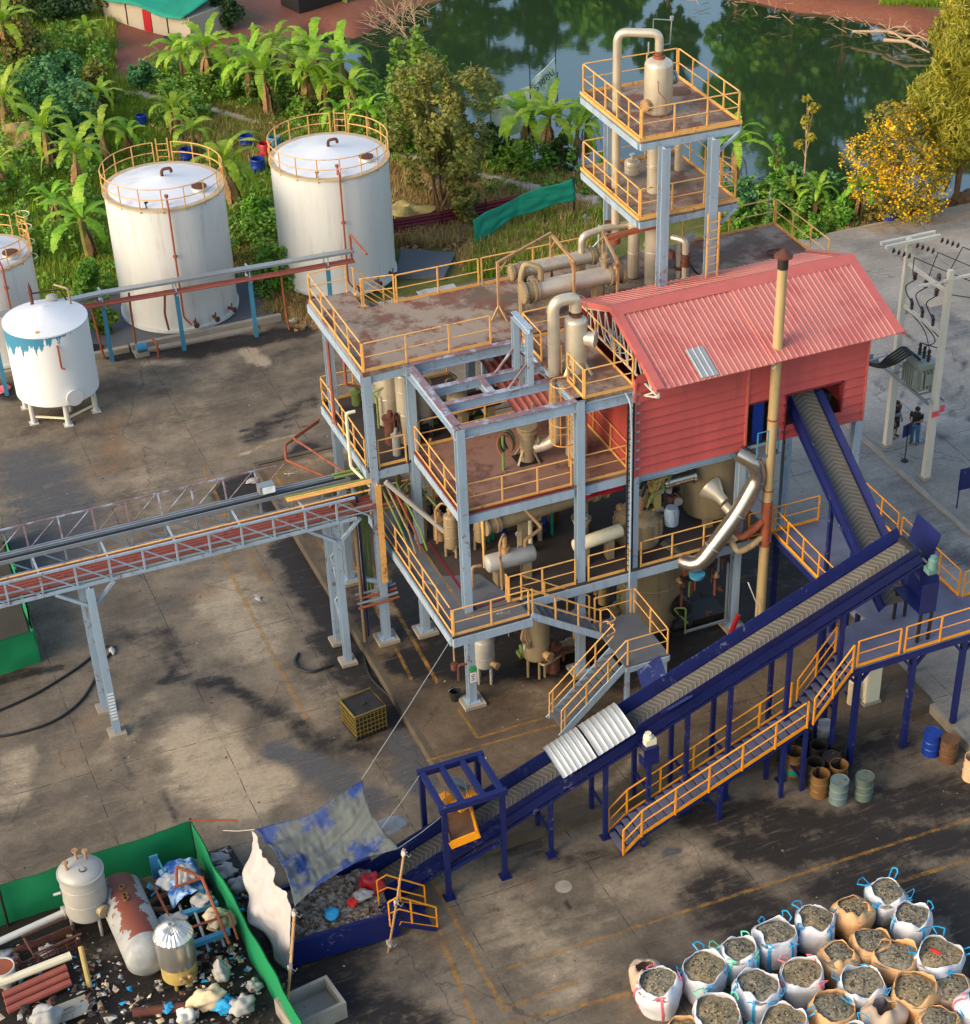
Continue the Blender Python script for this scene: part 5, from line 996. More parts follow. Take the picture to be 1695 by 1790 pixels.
# lower left deck vessels
for lab, x, y, z0, z1, r in (('insulated vertical vessel with shiny dome on the lower left deck', 17.1, 50.9, 7.75, 9.9, .34), ('second dull vessel standing behind the shiny domed vessel', 16.95, 52.3, 7.7, 9.75, .4), ('thick dark vessel right of the shiny domed vessel', 17.75, 51.3, 7.6, 9.2, .36)):
    t = vvessel(lab, x, y, z0, z1, r, 'insul' if 'shiny' in lab else 'beige_steel', skirt=True, lz=z0 - 7.4)
b = MB(); b.path([(17.1, 50.9, 10.1), (17.1, 50.9, 10.4), (17.3, 50.8, 10.25), (19.0, 50.7, 10.5)], .05, 7, .1); tag(b.build('header_pipe', 'leaf_pipe'), 'thin olive pipe leaving the top of the shiny domed vessel', 'pipe')
t = hvessel('dark horizontal drum with pipes seen through the open beams', (18.6, 50.6, 8.5), (20.2, 50.6, 8.5), .32, 'rust_dark', (.2, .8), 7.4, False, 'drum', 'horizontal_drum')
t = vvessel('low rusty pot with a dome beside the open beams', 18.6, 50.2, 8.6, 9.1, .34, 'beige_steel')
# first floor equipment
t = hvessel('grey horizontal drum on two feet on the first floor walkway', (17.95, 46.3, 5.05), (19.5, 46.3, 5.05), .3, 'grey_paint', (.22, .85), L1, False, 'drum', 'horizontal_drum')
b = MB(); b.tube((18.55, 46.3, 5.3), (18.55, 46.3, 5.55), .13, 10); b.tube((18.55, 46.3, 5.55), (18.55, 46.3, 5.95), .08, 8); flange(b, (18.55, 46.3, 5.5), (0, 0, 1), .17); b.path([(18.55, 46.3, 5.9), (18.5, 46.2, 6.15), (18.25, 46.0, 5.95), (18.25, 45.9, L1)], .045, 7, .12); b.build('valve', 'rust_yellow', t)
b = MB(); b.path([(19.25, 46.3, 5.3), (19.25, 46.3, 5.6), (19.95, 46.5, 5.75), (19.45, 47.0, 6.5), (19.3, 47.2, 6.7)], .06, 8, .12); b.build('pipe', 'rust_yellow', t)
b = MB(); b.path([(17.7, 46.3, 5.05), (17.4, 46.3, 5.1), (17.35, 46.3, 4.3)], .055, 7, .12); b.lathe((17.35, 46.3, 4.35), [(.1, 0), (.1, .3)], 9); b.build('pipe', 'rust_yellow', t)
b = MB(); b.tube((19.0, 46.3, 5.3), (19.0, 46.3, 5.85), .02, 6); flange(b, (19.0, 46.25, 5.95), (0, 1, 0), .09, .05, 12); b.build('gauge', 'grey_paint', t)
t = hvessel('long olive pipe vessel under the red floor', (18.8, 47.4, 5.75), (22.3, 47.7, 5.75), .25, 'beige_steel', (.25, .9), L1, True, bolts=False, name='horizontal_drum', cat='drum')
t = vvessel('conical flanged pot hanging below the red floor', 19.75, 47.25, 6.95, 7.6, .26, 'beige_steel', nozz=False)
b = MB(); flange(b, (19.75, 47.25, 7.0), (0, 0, 1), .38, .1); flange(b, (19.75, 47.25, 7.3), (0, 0, 1), .36, .08); b.build('flange', 'beige_steel', t)
for lab, x, y, r, z1 in (('beige upright filter bottle nearest the left platform column', 16.95, 49.75, .2, 5.9), ('beige upright filter bottle with a ribbed neck on a bracket foot', 17.5, 48.4, .24, 5.75), ('beige upright filter bottle hidden behind the front column', 18.5, 48.35, .22, 5.7)):
    t = vvessel(lab, x, y, 4.6, z1, r, 'beige_steel', legs=3, lz=.4, name='filter_bottle', cat='filter', group='filter bottles on the first floor')
    b = MB(); b.lathe((x, y, z1 + .1), [(.08, 0), (.08, .12), (.12, .14), (.12, .2), (.07, .22), (.09, .36), (.0, .4)], 10); b.path([(x, y, z1 + .4), (x - .25, y + .1, z1 + .55), (x - .4, y + .3, z1 + .2), (x - .4, y + .3, 4.6)], .04, 6, .12); b.build('neck', 'rust_yellow', t)
t = thing('floor_pipework', 'tangle of upright green, blue and cream pipes under the red floor', 'pipework', (20.3, 48.2, L1))
for x, y, mm, r in ((20.15, 47.95, 'cream', .08), (20.5, 48.0, 'insul', .1), (21.0, 48.1, 'net_teal', .06), (18.9, 48.6, 'net_teal', .05), (19.1, 48.7, 'net_teal', .05), (19.5, 48.8, 'plastic_blue', .12), (20.85, 48.4, 'plastic_blue', .1), (18.2, 47.3, 'rail_yellow', .045), (16.5, 50.6, 'leaf_pipe', .05), (16.7, 51.0, 'rust_pipe', .05), (17.6, 50.2, 'rail_yellow', .05)):
    b = MB(); b.tube((x, y, L1), (x, y, 7.7), r, 8); b.build('pipe', mm, t)
b = MB(); b.path([(16.4, 50.5, 5.3), (16.9, 49.9, 6.3), (17.4, 49.2, 5.6)], .05, 6, .2); b.path([(16.2, 51.2, 5.0), (17.2, 50.2, 6.6), (18.0, 49.4, 6.6)], .05, 6, .2); b.path([(16.5, 50.2, 4.5), (16.6, 50.1, 6.2), (17.2, 49.7, 6.0)], .04, 6, .15); b.build('cross_pipe', 'leaf_pipe', t)
r5 = random.Random(77); t2 = thing('small_equipment', 'scattered small pumps, pots, valves and pipes crowding the first floor', 'equipment', (19.5, 48.5, L1)); t3 = thing('small_equipment', 'small valves, pots and pipes crowding the lower left deck', 'equipment', (17.6, 52.0, 7.4)); t4 = thing('small_equipment', 'oily pumps and pipes in the dark on the slab under the first floor', 'equipment', (20, 48, S))
for k in range(66):
    tt = (t2, t3, t4)[k % 3]; x, y, z = ((r5.uniform(17.4, 22.4), r5.uniform(47.6, 51.5), L1), (r5.uniform(16.2, 19.8), r5.uniform(50.2, 54), 7.4), (r5.uniform(18.6, 25.5), r5.uniform(45.4, 49.5), S))[k % 3]; mm = r5.choice(('beige_steel', 'rust_yellow', 'dark_metal', 'rust_dark', 'grey_paint', 'rust_pipe', 'leaf_pipe', 'beige_steel')); b = MB(); h = r5.uniform(.3, 1.3); q = k // 3 % 4
    if q == 0: r = r5.uniform(.12, .26); b.lathe((x, y, z), [(r, 0), (r, h), (r * 1.3, h), (r * 1.3, h + .06), (r * .5, h + .1), (r * .4, h + .3), (0, h + .3)], 14); b.build('pot', mm, tt)
    elif q == 1: b.path([(x, y, z), (x, y, z + h), (x + r5.uniform(-.8, .8), y + r5.uniform(-.5, .5), z + h), (x + r5.uniform(-.8, .8), y, z + r5.uniform(.1, 2.2))], r5.uniform(.03, .06), 7, .15); b.build('pipe', mm, tt)
    elif q == 2: b.tube((x, y, z), (x, y, z + h), .03, 6); b.lathe((x, y, z + h * .7), [(.09, 0), (.09, .05), (.05, .05), (.05, .2), (.09, .2), (.09, .25)], 10); b.lathe((x, y, z + h), [(.11, 0), (.11, .03)], 12); b.build('valve', mm, tt)
    else: b.tube((x - .25, y, z + .28), (x + .2, y, z + .28), .15, 12); b.box((x, y, z + .06), (.7, .35, .12)); b.tube((x + .2, y, z + .28), (x + .4, y, z + .28), .2, 12); b.build('pump', mm, tt)
b = MB(); b.lathe((21.3, 45.9, 7.1), [(.14, 0), (.18, .08), (.0, .14)], 12); tag(b.build('hanging_lamp', 'paper_white'), 'white round lamp hung below the red awning', 'lamp')
t = hvessel('cream pipe vessel on square feet behind the front railing right of the stairs', (20.95, 46.1, 5.0), (22.6, 46.1, 5.15), .23, 'cream', (.2, .75), L1, False, 'drum', 'horizontal_drum')
t = thing('open_bin', 'round bin of crumpled foil on the first floor by the railing', 'bin', (21.4, 46.6, L1)); b = MB(); b.lathe((21.4, 46.6, 5.35), [(.22, 0), (.34, .35), (.31, .35), (.2, .05), (0, .05)], 16); b.build('bowl', 'rust_yellow', t); b = MB(); b.blob((21.45, 46.6, 5.62), .26, 9, .4, (1, 1, .5), 3); b.build('foil', 'galv', t)
b = MB(); b.lathe((21.4, 46.6, L1), [(.2, 0), (.2, 1.2)], 12); b.build('pedestal', 'beige_steel', t)
# reactor and burner machinery under the shed
t = thing('reactor', 'big cream upright reactor cylinder under the red shed', 'reactor', (26.5, 47.0, S))
b = MB(); b.lathe((26.45, 47.1, 0), [(.001, 4.35), (.9, 4.45), (.98, 4.7), (.98, 7.72)], 40); b.build('body', 'beige_steel', t)
for k, a in enumerate((-60, -120, 0, 120)):
    b = MB(); b.box((26.45 + .85 * math.cos(R3(a)), 47.1 + .85 * math.sin(R3(a)), 4.32), (.28, .28, .5)); b.build('foot', 'beige_steel', t)
b = MB(); b.lathe((25.95, 46.2, 5.9), [(.46, 0), (.46, .06), (.2, .5), (.17, .75)], 24, axis=(.35, -.9, -.45)); b.build('outlet_cone', 'insul', t)
b = MB(); b.path([(26.2, 45.6, 5.45), (26.4, 45.3, 5.2), (25.9, 45.0, 5.05), (25.95, 44.72, 4.9), (26.2, 44.66, 4.72)], .16, 12, .22); b.build('outlet_pipe', 'insul', t)
b = MB(); b.path([(26.0, 44.75, 5.02), (26.3, 44.55, 4.72), (26.75, 44.6, 4.85), (27.15, 44.64, 5.1)], .13, 12, .2); b.build('upper_branch', 'rust_pipe', t)
b = MB(); b.path([(26.0, 44.8, 4.65), (26.2, 44.5, 4.2), (26.7, 44.55, 4.25), (27.15, 44.64, 4.45)], .11, 12, .2); b.build('lower_branch', 'chimney', t)
t = thing('furnace_body', 'brown lower reactor shell standing on the ground behind the landing', 'furnace', (24.4, 47.2, S)); b = MB(); b.lathe((24.35, 47.3, S), [(1.15, 0), (1.15, 3.6)], 36); b.build('shell', 'beige_steel', t); b = MB(); b.tube((23.9, 46.2, 2.9), (24.3, 46.1, 2.9), .05, 8); b.lathe((24.35, 47.3, 2.0), [(1.16, 0), (1.18, .05), (1.16, .1)], 36); b.build('band', 'beige_steel', t)
t = thing('burner_unit', 'cluttered burner with flanges, valves and yellow casing under the shed', 'machine', (23.9, 46.9, L1))
b = MB(); b.lathe((23.55, 46.7, L1), [(.75, 0), (.78, .15), (.78, .85), (.6, 1.0), (.6, 1.15), (.35, 1.2), (.35, 1.9)], 26); b.build('drum', 'beige_steel', t)
for k in range(16):
    a = k * 2 * math.pi / 16; b = MB(); b.bar((23.55 + .79 * math.cos(a), 46.7 + .79 * math.sin(a), L1 + .2), (23.55 + .79 * math.cos(a), 46.7 + .79 * math.sin(a), L1 + .9), .12, .05); b.build('rib', 'beige_steel', t)
b = MB(); b.box((24.1, 46.6, 6.3), (.5, .45, .55), .2); b.box((24.05, 46.55, 5.75), (.3, .4, .7), .2); b.box((24.1, 46.5, 6.65), (.62, .55, .08), .2); b.build('yellow_casing', 'scrap_beige', t)
b = MB(); b.lathe((24.4, 46.55, 6.25), [(.22, 0), (.22, 1.0), (.28, 1.0), (.28, 1.1)], 18, axis=(.95, -.12, .1)); b.build('silver_duct', 'bright_duct', t)
b = MB(); b.lathe((24.55, 46.2, 4.7), [(.001, 0), (.24, .1), (.26, .6), (.2, .75)], 14); b.build('blue_pump', 'steel_blue', t)
rr = random.Random(5)
for k in range(26):
    b = MB(); x, y, z = 23.0 + rr.random() * 1.9, 46.1 + rr.random() * .8, 5.2 + rr.random() * 2.2; ax = rr.choice(((0, 0, 1), (1, 0, 0), (0, 1, 0), (.6, .6, .3)))
    r = .06 + rr.random() * .1; b.lathe((x, y, z), [(r, 0), (r, .06), (r * .6, .06), (r * .6, .3), (r, .3), (r, .36)], 10, axis=ax); b.build('valve', rr.choice(('rust_yellow', 'grey_paint', 'dark_metal', 'rust_dark', 'galv')), t)
for k in range(14):
    b = MB(); x, y, z = 23.0 + rr.random() * 1.6, 46.2 + rr.random() * .6, 5.2 + rr.random() * 1.4; b.path([(x, y, z), (x + .1, y - .1, z + .5), (x + rr.uniform(-.5, .7), y, z + .6), (x + rr.uniform(-.5, .7), y, z + rr.uniform(-.6, 1.4))], .03 + .02 * rr.random(), 6, .15); b.build('pipe', rr.choice(('rust_yellow', 'rust_pipe', 'galv', 'dark_metal', 'leaf_pipe')), t)
t = thing('hot_duct', 'bright silver bent flue duct slanting in front of the shed columns', 'duct', (25.5, 44.7, 4)); b = MB()
b.path([(26.35, 45.1, 7.75), (26.75, 44.75, 7.5), (26.95, 44.7, 6.9), (26.2, 44.62, 5.7), (24.75, 44.62, 3.95), (24.35, 45.4, 3.95), (24.3, 46.1, 4.05)], .29, 18, .5, seg=3); b.build('duct', 'bright_duct', t)
for p, ax in (((26.92, 44.7, 6.8), (-.5, 0, -.85)), ((26.2, 44.62, 5.7), (-.62, 0, -.75)), ((25.3, 44.62, 4.62), (-.62, 0, -.75))):
    b = MB(); b.lathe(p, [(.296, 0), (.296, .05)], 18, axis=ax); b.build('seam_band', 'galv', t)
b = MB(); b.lathe((24.72, 44.6, 3.58), [(.24, 0), (.28, .14)], 16); b.build('blue_cap', 'tank_blue', t)
t = thing('chimney', 'tall rust streaked yellow chimney pipe with conical rain cap before the red shed', 'chimney', (27.3, 44.64, S))
b = MB(); b.tube((27.3, 44.64, S), (27.3, 44.64, 14.75), .175, 22, .16); b.build('flue', 'chimney', t)
for zz in (4.2, 6.3, 9.0, 11.2):
    b = MB(); b.lathe((27.3, 44.64, zz), [(.18, 0), (.19, .01), (.19, .05), (.18, .06)], 22); b.build('joint', 'rust_pipe', t)
b = MB(); b.tube((27.3, 44.64, 4.1), (27.3, 44.64, 5.9), .18, 22); b.build('rusty_section', 'rust_pipe', t)
b = MB(); b.tube((27.3, 44.64, 14.35), (27.3, 44.64, 14.78), .168, 22); b.build('sooty_mouth', 'drum_black', t)
b = MB(); b.lathe((27.3, 44.64, 14.75), [(.29, 0), (.29, .03), (.05, .24), (.0, .27)], 22); b.build('rain_cap', 'rust_dark', t)
b = MB(); b.path([(26.9, 44.68, 6.95), (27.15, 44.65, 7.1)], .1, 8); b.build('stub', 'rust_pipe', t)
# ground level under the platform
t = vvessel('grey upright vessel on thin legs under the first floor corner', 17.65, 46.2, 1.15, 2.1, .34, 'grey_paint', legs=4, lz=.75); manway(t, 17.65, 46.2, 1.3, .34, -65, .12, 'rust_yellow', .22)
t = vvessel('larger cream upright vessel on thin legs deeper under the first floor', 19.4, 45.9, 1.2, 2.75, .46, 'beige_steel', legs=4, lz=.8); manway(t, 19.4, 45.9, 1.4, .46, -70, .17, 'rust_yellow', .2)
b = MB(); b.box((18.95, 45.55, 1.95), (.4, .04, .16), .5); b.build('white_tag', 'paper_white', t)
for dx in (0, .15): b = MB(); b.path([(18.9, 45.6, 2.9), (18.85 - dx, 45.5, 2.3), (19.0, 45.5, 1.8)], .05, 6, .1); b.build('pipe', 'rust_yellow', t)
t = thing('low_pump', 'dark pump with a bent rusty pipe beside the front column foot', 'pump', (16.5, 45.6, S)); b = MB(); b.path([(16.75, 45.4, 2.0), (16.45, 45.5, 1.95), (16.45, 45.5, 1.3)], .05, 7, .1); b.lathe((16.35, 45.6, 1.75), [(.12, 0), (.12, .25)], 10); b.build('valve', 'rust_dark', t); b = MB(); b.path([(16.4, 45.7, 2.9), (16.4, 45.7, 1.9)], .03, 6); b.build('pipe', 'rust_yellow', t)
t = thing('bucket', 'small black bucket on the slab beside the front column', 'bucket', (16.35, 45.7, S)); b = MB(); b.lathe((16.35, 45.7, S), [(.15, 0), (.2, .38), (.18, .38), (.14, .04), (0, .04)], 16); b.build('body', 'black_rubber', t); b = MB(); b.path([(16.35 + .19 * math.cos(a), 45.7 + .05, S + .36 + .1 * math.sin(a)) for a in [k * math.pi / 8 for k in range(9)]], .008, 4); b.build('handle', 'galv', t)
t = thing('wall_notice', 'green and white notice fixed to the front column', 'notice', (16.8, 45.1, 1.6)); b = MB(); b.box((16.82, 45.112, 1.95), (.22, .02, .22)); b.build('green_panel', 'sign_green', t); b = MB(); b.box((16.82, 45.112, 1.6), (.22, .02, .4)); b.build('white_panel', 'paper_white', t)
b = MB(); [b.box((16.8, 45.1, 1.72 - .07 * k), (.13 if k != 2 else .08, .006, .02)) for k in range(4)]; b.build('print', 'ink', t)
t = thing('dark_machinery', 'dark oily pump skid with pipes and gauges on the ground under the shed', 'machine', (25.6, 46.0, S))
b = MB(); b.box((25.7, 46.4, S + .15), (2.0, 1.0, .2)); b.lathe((24.9, 45.9, S + .9), [(.38, 0), (.38, .1), (.3, .1), (.3, .5)], 18, axis=(.2, 1, 0)); b.build('base', 'dark_metal', t)
b = MB(); b.lathe((24.9, 45.75, 3.0), [(.14, 0), (.14, .06), (0, .07)], 14, axis=(0, -1, 0)); b.build('rusty_flange', 'rust_pipe', t)
for k in range(12):
    b = MB(); x, z = 24.8 + rr.random() * 1.9, 1.0 + rr.random() * 1.8; b.path([(x, 45.9, z), (x, 45.9, z + .6), (x + rr.uniform(-.4, .5), 46.1, z + .7)], .03 + .02 * rr.random(), 6, .1); b.build('pipe', rr.choice(('dark_metal', 'rust_dark', 'galv', 'leaf_pipe', 'rust_pipe')), t)
for k in range(10):
    b = MB(); x, z = 24.6 + rr.random() * 1.9, .8 + rr.random() * 2.2; b.lathe((x, 45.85, z), [(.1, 0), (.1, .05), (.06, .05), (.06, .2)], 10, axis=rr.choice(((0, -1, 0), (0, 0, 1), (1, 0, 0)))); b.build('valve', rr.choice(('dark_metal', 'rust_dark', 'rust_yellow')), t)
b = MB(); b.box2((24.75, 45.3, .72), (26.5, 45.36, .8)); b.box2((26.3, 45.3, .8), (26.36, 45.36, 3.2)); b.build('frame', 'galv', t)
b = MB(); b.bar((26.3, 44.9, .42), (26.6, 44.9, 1.2), .12); tag(b.build('red_prop', 'plastic_red'), 'red painted steel bar leaning at the foot of the right shed column', 'bar')
b = MB(); b.path([(26.9, 44.9, 2.5), (27.0, 44.3, 1.8), (26.95, 44.3, .75)], .022, 5); b.bar((26.7, 44.2, .72), (27.2, 44.35, .78), .03); tag(b.build('crank_rod', 'galv'), 'thin bent metal rod with a cross handle hanging beside the right shed column', 'rod')
# ------------------------------------------------------------------ conveyors
def conveyor(label, p, q, side, w, sh, legs, z_floor, guard=(0, 1), hw=.42):
    """inclined belt between p and q (belt centre line); side: unit vector across"""
    p, q, sdv_ = V(p), V(q), V(side); d = (q - p).normalized(); L = (q - p).length; n = sdv_.cross(d); n = n if n.z > 0 else -n
    t = thing('belt_conveyor', label, 'conveyor', (p.x, p.y, 0), 'belt conveyors feeding the shed')
    b = MB(); b.bar(p, q, w, .03, n); bl = b.build('belt', 'belt', t, False)
    b = MB(); k = .12; N = n * .022
    while k < L - .2:
        c = p + d * k + n * .012; tip = c + d * .2
        b.add([c - sdv_ * w * .46, tip, tip + d * .035, c - sdv_ * w * .46 + d * .035, c - sdv_ * w * .46 + N, tip + N, tip + d * .035 + N, c - sdv_ * w * .46 + d * .035 + N], [(4, 5, 6, 7), (0, 1, 5, 4), (3, 7, 6, 2)])
        b.add([c + sdv_ * w * .46, tip, tip + d * .035, c + sdv_ * w * .46 + d * .035, c + sdv_ * w * .46 + N, tip + N, tip + d * .035 + N, c + sdv_ * w * .46 + d * .035 + N], [(7, 6, 5, 4), (4, 5, 1, 0), (2, 6, 7, 3)])
        k += .155
    b.build('cleat', 'chevron', bl, False)
    for s in (-1, 1):
        b = MB(); o = sdv_ * s * (w / 2 + .07)
        b.bar(p + o - n * .12, q + o - n * .12, .08, .34, n); b.bar(p + o - n * .42, q + o - n * .42, .06, .1, n); k = .2
        while k < L: b.bar(p + o + d * k - n * .25, p + o + d * k - n * .42, .05, .06); k += .9
        b.build('side_frame', 'navy', t)
        b = MB(); o = sdv_ * s * (w / 2 + .04); b.add([p.lerp(q, guard[0]) + o + n * .02, p.lerp(q, guard[1]) + o + n * .02, p.lerp(q, guard[1]) + o + sdv_ * s * .1 + n * hw, p.lerp(q, guard[0]) + o + sdv_ * s * .1 + n * hw] + [v + sdv_ * s * .025 for v in (p.lerp(q, guard[0]) + o + n * .02, p.lerp(q, guard[1]) + o + n * .02, p.lerp(q, guard[1]) + o + sdv_ * s * .1 + n * hw, p.lerp(q, guard[0]) + o + sdv_ * s * .1 + n * hw)], [(0, 1, 2, 3), (7, 6, 5, 4), (0, 4, 5, 1), (1, 5, 6, 2), (2, 6, 7, 3), (3, 7, 4, 0)]); b.build('skirt_board', 'navy', t, False)
    b = MB(); k = .4
    while k < L: c = p + d * k - n * .38; b.tube(c - sdv_ * w * .5, c + sdv_ * w * .5, .05, 8); b.tube(p + d * k - n * .07 - sdv_ * w * .5, p + d * k - n * .07 + sdv_ * w * .5, .045, 8); k += .9
    b.build('roller', 'dark_metal', t)
    for f in legs:
        c = p.lerp(q, f)
        for s in (-1, 1):
            a = c + sdv_ * s * (w / 2 + .07); z0 = z_floor(a)
            b = MB(); b.bar((a.x, a.y, z0), (a.x, a.y, a.z - .45), .13); b.box((a.x, a.y, z0 + .015), (.3, .3, .03)); b.build('leg', 'navy', t)
        if c.z > 1.0:
            b = MB(); a, e = c + sdv_ * (w / 2 + .07), c - sdv_ * (w / 2 + .07); zz = max(.5, a.z * .35); b.bar((a.x, a.y, zz), (e.x, e.y, zz), .08); b.build('cross_bar', 'navy', t)
    return t, d, n
zf = lambda a: .4 if a.y > 39.0 and a.x > 14.75 else 0.0
sl = .392
C0 = V((10.6, 38.5, .35)); C1 = V((28.75, 38.5, .35 + (28.75 - 10.6) * sl))
t, cd, cn = conveyor('long navy chevron belt conveyor rising from the waste hopper past the stairs', C0, C1, (0, -1, 0), .86, .3, (.32, .42, .5, .57, .65, .76, .86), zf)
# split guards, motor and roller box half way up
c = C0.lerp(C1, .535)
for s in (-1, 1):
    b = MB(); b.add([c + V((-.35, s * .55, .25)), c + V((.45, s * .55, .55)), c + V((.45, s * 1.05, 1.0)), c + V((-.35, s * 1.0, .7)), c + V((-.35, s * .6, .22)), c + V((.45, s * .6, .52)), c + V((.47, s * 1.08, .96)), c + V((-.33, s * 1.03, .66))], [(0, 1, 2, 3), (7, 6, 5, 4), (0, 4, 5, 1), (1, 5, 6, 2), (2, 6, 7, 3), (3, 7, 4, 0)]); b.build('flared_guard', 'navy', t, False)
b = MB(); c = C0.lerp(C1, .487); b.box(c + V((0, -.85, -.25)), (.5, .5, .05)); b.box(c + V((0, -1.1, -.55)), (.5, .04, .6)); b.box(c + V((-.2, -.9, -.8)), (.04, .4, .3)); b.build('motor_bracket', 'navy', t)
b = MB(); c = c + V((.0, -.85, 0)); b.lathe(c + V((0, 0, -.2)), [(.14, 0), (.14, .3), (.1, .34), (.1, .4)], 14); b.box(c + V((.05, -.02, -.1)), (.34, .24, .22)); b.build('motor', 'cream', t)
# arched zinc covers
K = thing('conveyor_cover', 'two pale ribbed zinc sheets arched over the long conveyor', 'cover', (17.6, 38.5, 3))
for f0, f1 in ((.345, .405), (.408, .475)):
    b = MB(); A, B = C0.lerp(C1, f0), C0.lerp(C1, f1)
    def cov(u, v, A=A, B=B):
        c = A.lerp(B, u); t_ = (v - .5) * 2; return c + V((0, -t_ * .76, 0)) + cn * (.78 - .34 * t_ * t_ - .05 * abs(t_) + .022 * (1 if int(u * 28) % 4 == 0 else 0))
    b.grid(cov, 28, 12); b.build('sheet', 'zinc_sheet', K, True, 25)
# head chute box and motor at the upper end
b = MB(); c = V((29.15, 38.4, 5.9)); b.box2((28.85, 37.75, 5.3), (29.45, 37.8, 6.4)); b.box2((29.4, 37.8, 5.3), (29.45, 39.3, 6.6)); b.box2((28.9, 37.8, 5.25), (29.4, 39.3, 5.3)); b.add([(29.64, 38.6, 6.5), (29.64, 39.9, 6.5), (29.9, 39.9, 7.5), (29.9, 38.6, 7.5), (29.68, 38.6, 6.5), (29.68, 39.9, 6.5), (29.94, 39.9, 7.5), (29.94, 38.6, 7.5)], [(0, 1, 2, 3), (7, 6, 5, 4), (0, 4, 5, 1), (1, 5, 6, 2), (2, 6, 7, 3), (3, 7, 4, 0)]); b.build('chute', 'navy', t, False)
b = MB(); b.lathe((29.1, 37.75, 7.0), [(.15, 0), (.15, .34), (.1, .38), (.1, .46)], 14); b.box((29.1, 37.8, 6.95), (.34, .3, .2)); b.build('head_motor', 'teal_motor', t)
b = MB(); b.tube((28.75, 38.0, 7.4), (28.75, 39.0, 7.4), .16, 12); b.build('head_roller', 'dark_metal', t)
for x, y in ((28.95, 37.85), (29.35, 39.2), (28.95, 39.2), (29.35, 37.85)):
    b = MB(); b.bar((x, y, 4.15), (x + .03, y, 5.3), .08); b.build('chute_foot', 'dark_metal', t)
t2, d2, n2 = conveyor('short steep navy conveyor lifting waste into the opening in the red shed', (28.9, 39.0, 4.95), (28.9, 45.9, 9.35), (1, 0, 0), .86, .3, (.2, .5), lambda a: .4, (0, .93), .3)
# magnetic separator frame over the lower belt
K = thing('separator_frame', 'square navy steel frame standing over the lower end of the long conveyor', 'frame', (13.9, 38.6, 0))
ZF = 3.45
for x, y in ((12.95, 37.65), (14.78, 37.75), (12.92, 39.4), (14.72, 39.5)):
    b = MB(); b.bar((x, y, zf(V((x, y, 0)))), (x, y, ZF - .1), .15); b.box((x, y, zf(V((x, y, 0))) + .015), (.34, .34, .03)); b.build('leg', 'navy', K)
b = MB()
for y in (37.68, 39.45): b.bar((12.82, y, ZF), (14.9, y, ZF), .17, .2)
for x in (12.95, 13.55, 14.2, 14.76): b.bar((x, 37.77, ZF), (x, 39.36, ZF), .15, .19)
b.build('top_frame', 'navy', K)
b = MB(); b.bar((13.0, 37.65, 1.1), (14.7, 37.72, 1.5), .12); b.build('cross_bar', 'navy', K)
K = thing('magnetic_separator', 'yellow box separator with dirty brown tray slung under the navy frame', 'separator', (13.9, 38.3, 2))
rm = Matrix.Rotation(R3(-12), 3, 'Z') @ Matrix.Rotation(R3(-18), 3, 'Y')
b = MB(); c = V((13.6, 38.1, 2.25))
for dx, dy, sx, sy in ((0, -.62, .85, .07), (-.42, 0, .07, 1.3), (.42, 0, .07, 1.3), (0, .62, .85, .07)): b.box(c + rm @ V((dx, dy, 0)), (sx, sy, .26), mat=rm)
b.build('box', 'rail_orange', K); b = MB(); b.box(c + rm @ V((0, 0, .02)), (.8, 1.2, .08), mat=rm); b.build('tray', 'drum_rust', K)
b = MB(); b.tube((13.75, 38.85, 3.05), (13.75, 38.55, 3.05), .13, 12); b.box((13.95, 39.0, 3.0), (.22, .6, .16), .5); b.build('motor', 'galv', K)
b = MB(); b.box((13.35, 38.75, 2.85), (.34, .24, .3), .4); b.box((14.15, 38.55, 2.8), (.18, .34, .3), .3); b.box((13.8, 38.5, 2.7), (.5, .5, .1), .3); b.build('gearbox', 'rail_orange', K)
for dx in (-.38, .38):
    b = MB(); b.bar(c + rm @ V((dx, .3, .1)), (13.7 + dx * .8, 38.7, ZF - .1), .03); b.build('hanger', 'galv', K)
# ------------------------------------------------------------------ navy walkway platform and its stairs
PZ = 4.15
K = thing('loading_platform', 'navy steel platform with orange railings beside the top of the conveyors', 'steel platform', (29.5, 41, 0))
deck(K, [(26.45, 37.55), (31.55, 37.55), (31.55, 45.2), (27.85, 45.2), (27.85, 41.0), (28.2, 39.6), (26.45, 39.4)], PZ, .06, 'navy_deck')
deck(K, [(31.55, 37.55), (36.0, 37.55), (36.0, 39.3), (31.55, 39.3)], PZ, .06, 'navy_deck')
for p, q in (((26.45, 37.55), (36.0, 37.55)), ((31.55, 39.3), (31.55, 45.2)), ((27.85, 45.2), (27.85, 41.0)), ((31.6, 39.3), (36, 39.3)), ((27.85, 45.2), (31.55, 45.2)), ((26.45, 39.4), (26.45, 37.6))):
    b = MB(); b.bar((*p, PZ - .17), (*q, PZ - .17), .1, .2); b.build('edge_beam', 'navy', K)
for x, y in ((26.8, 37.75), (28.8, 37.7), (30.7, 37.7), (33.5, 37.7), (31.4, 42.3), (31.4, 45.0), (28.0, 41.2), (28.0, 45.0), (26.7, 39.3), (30.9, 40.5)):
    b = MB(); b.bar((x, y, .4 if y > 39 or x > 30.7 else 0), (x, y, PZ - .1), .17); b.build('leg', 'navy', K)
    if y < 38:
        b = MB(); b.bar((x - .1, y - .02, PZ - .75), (x - .55, y - .02, PZ - .2), .09); b.bar((x + .1, y - .02, PZ - .75), (x + .55, y - .02, PZ - .2), .09); b.build('knee_brace', 'navy', K)
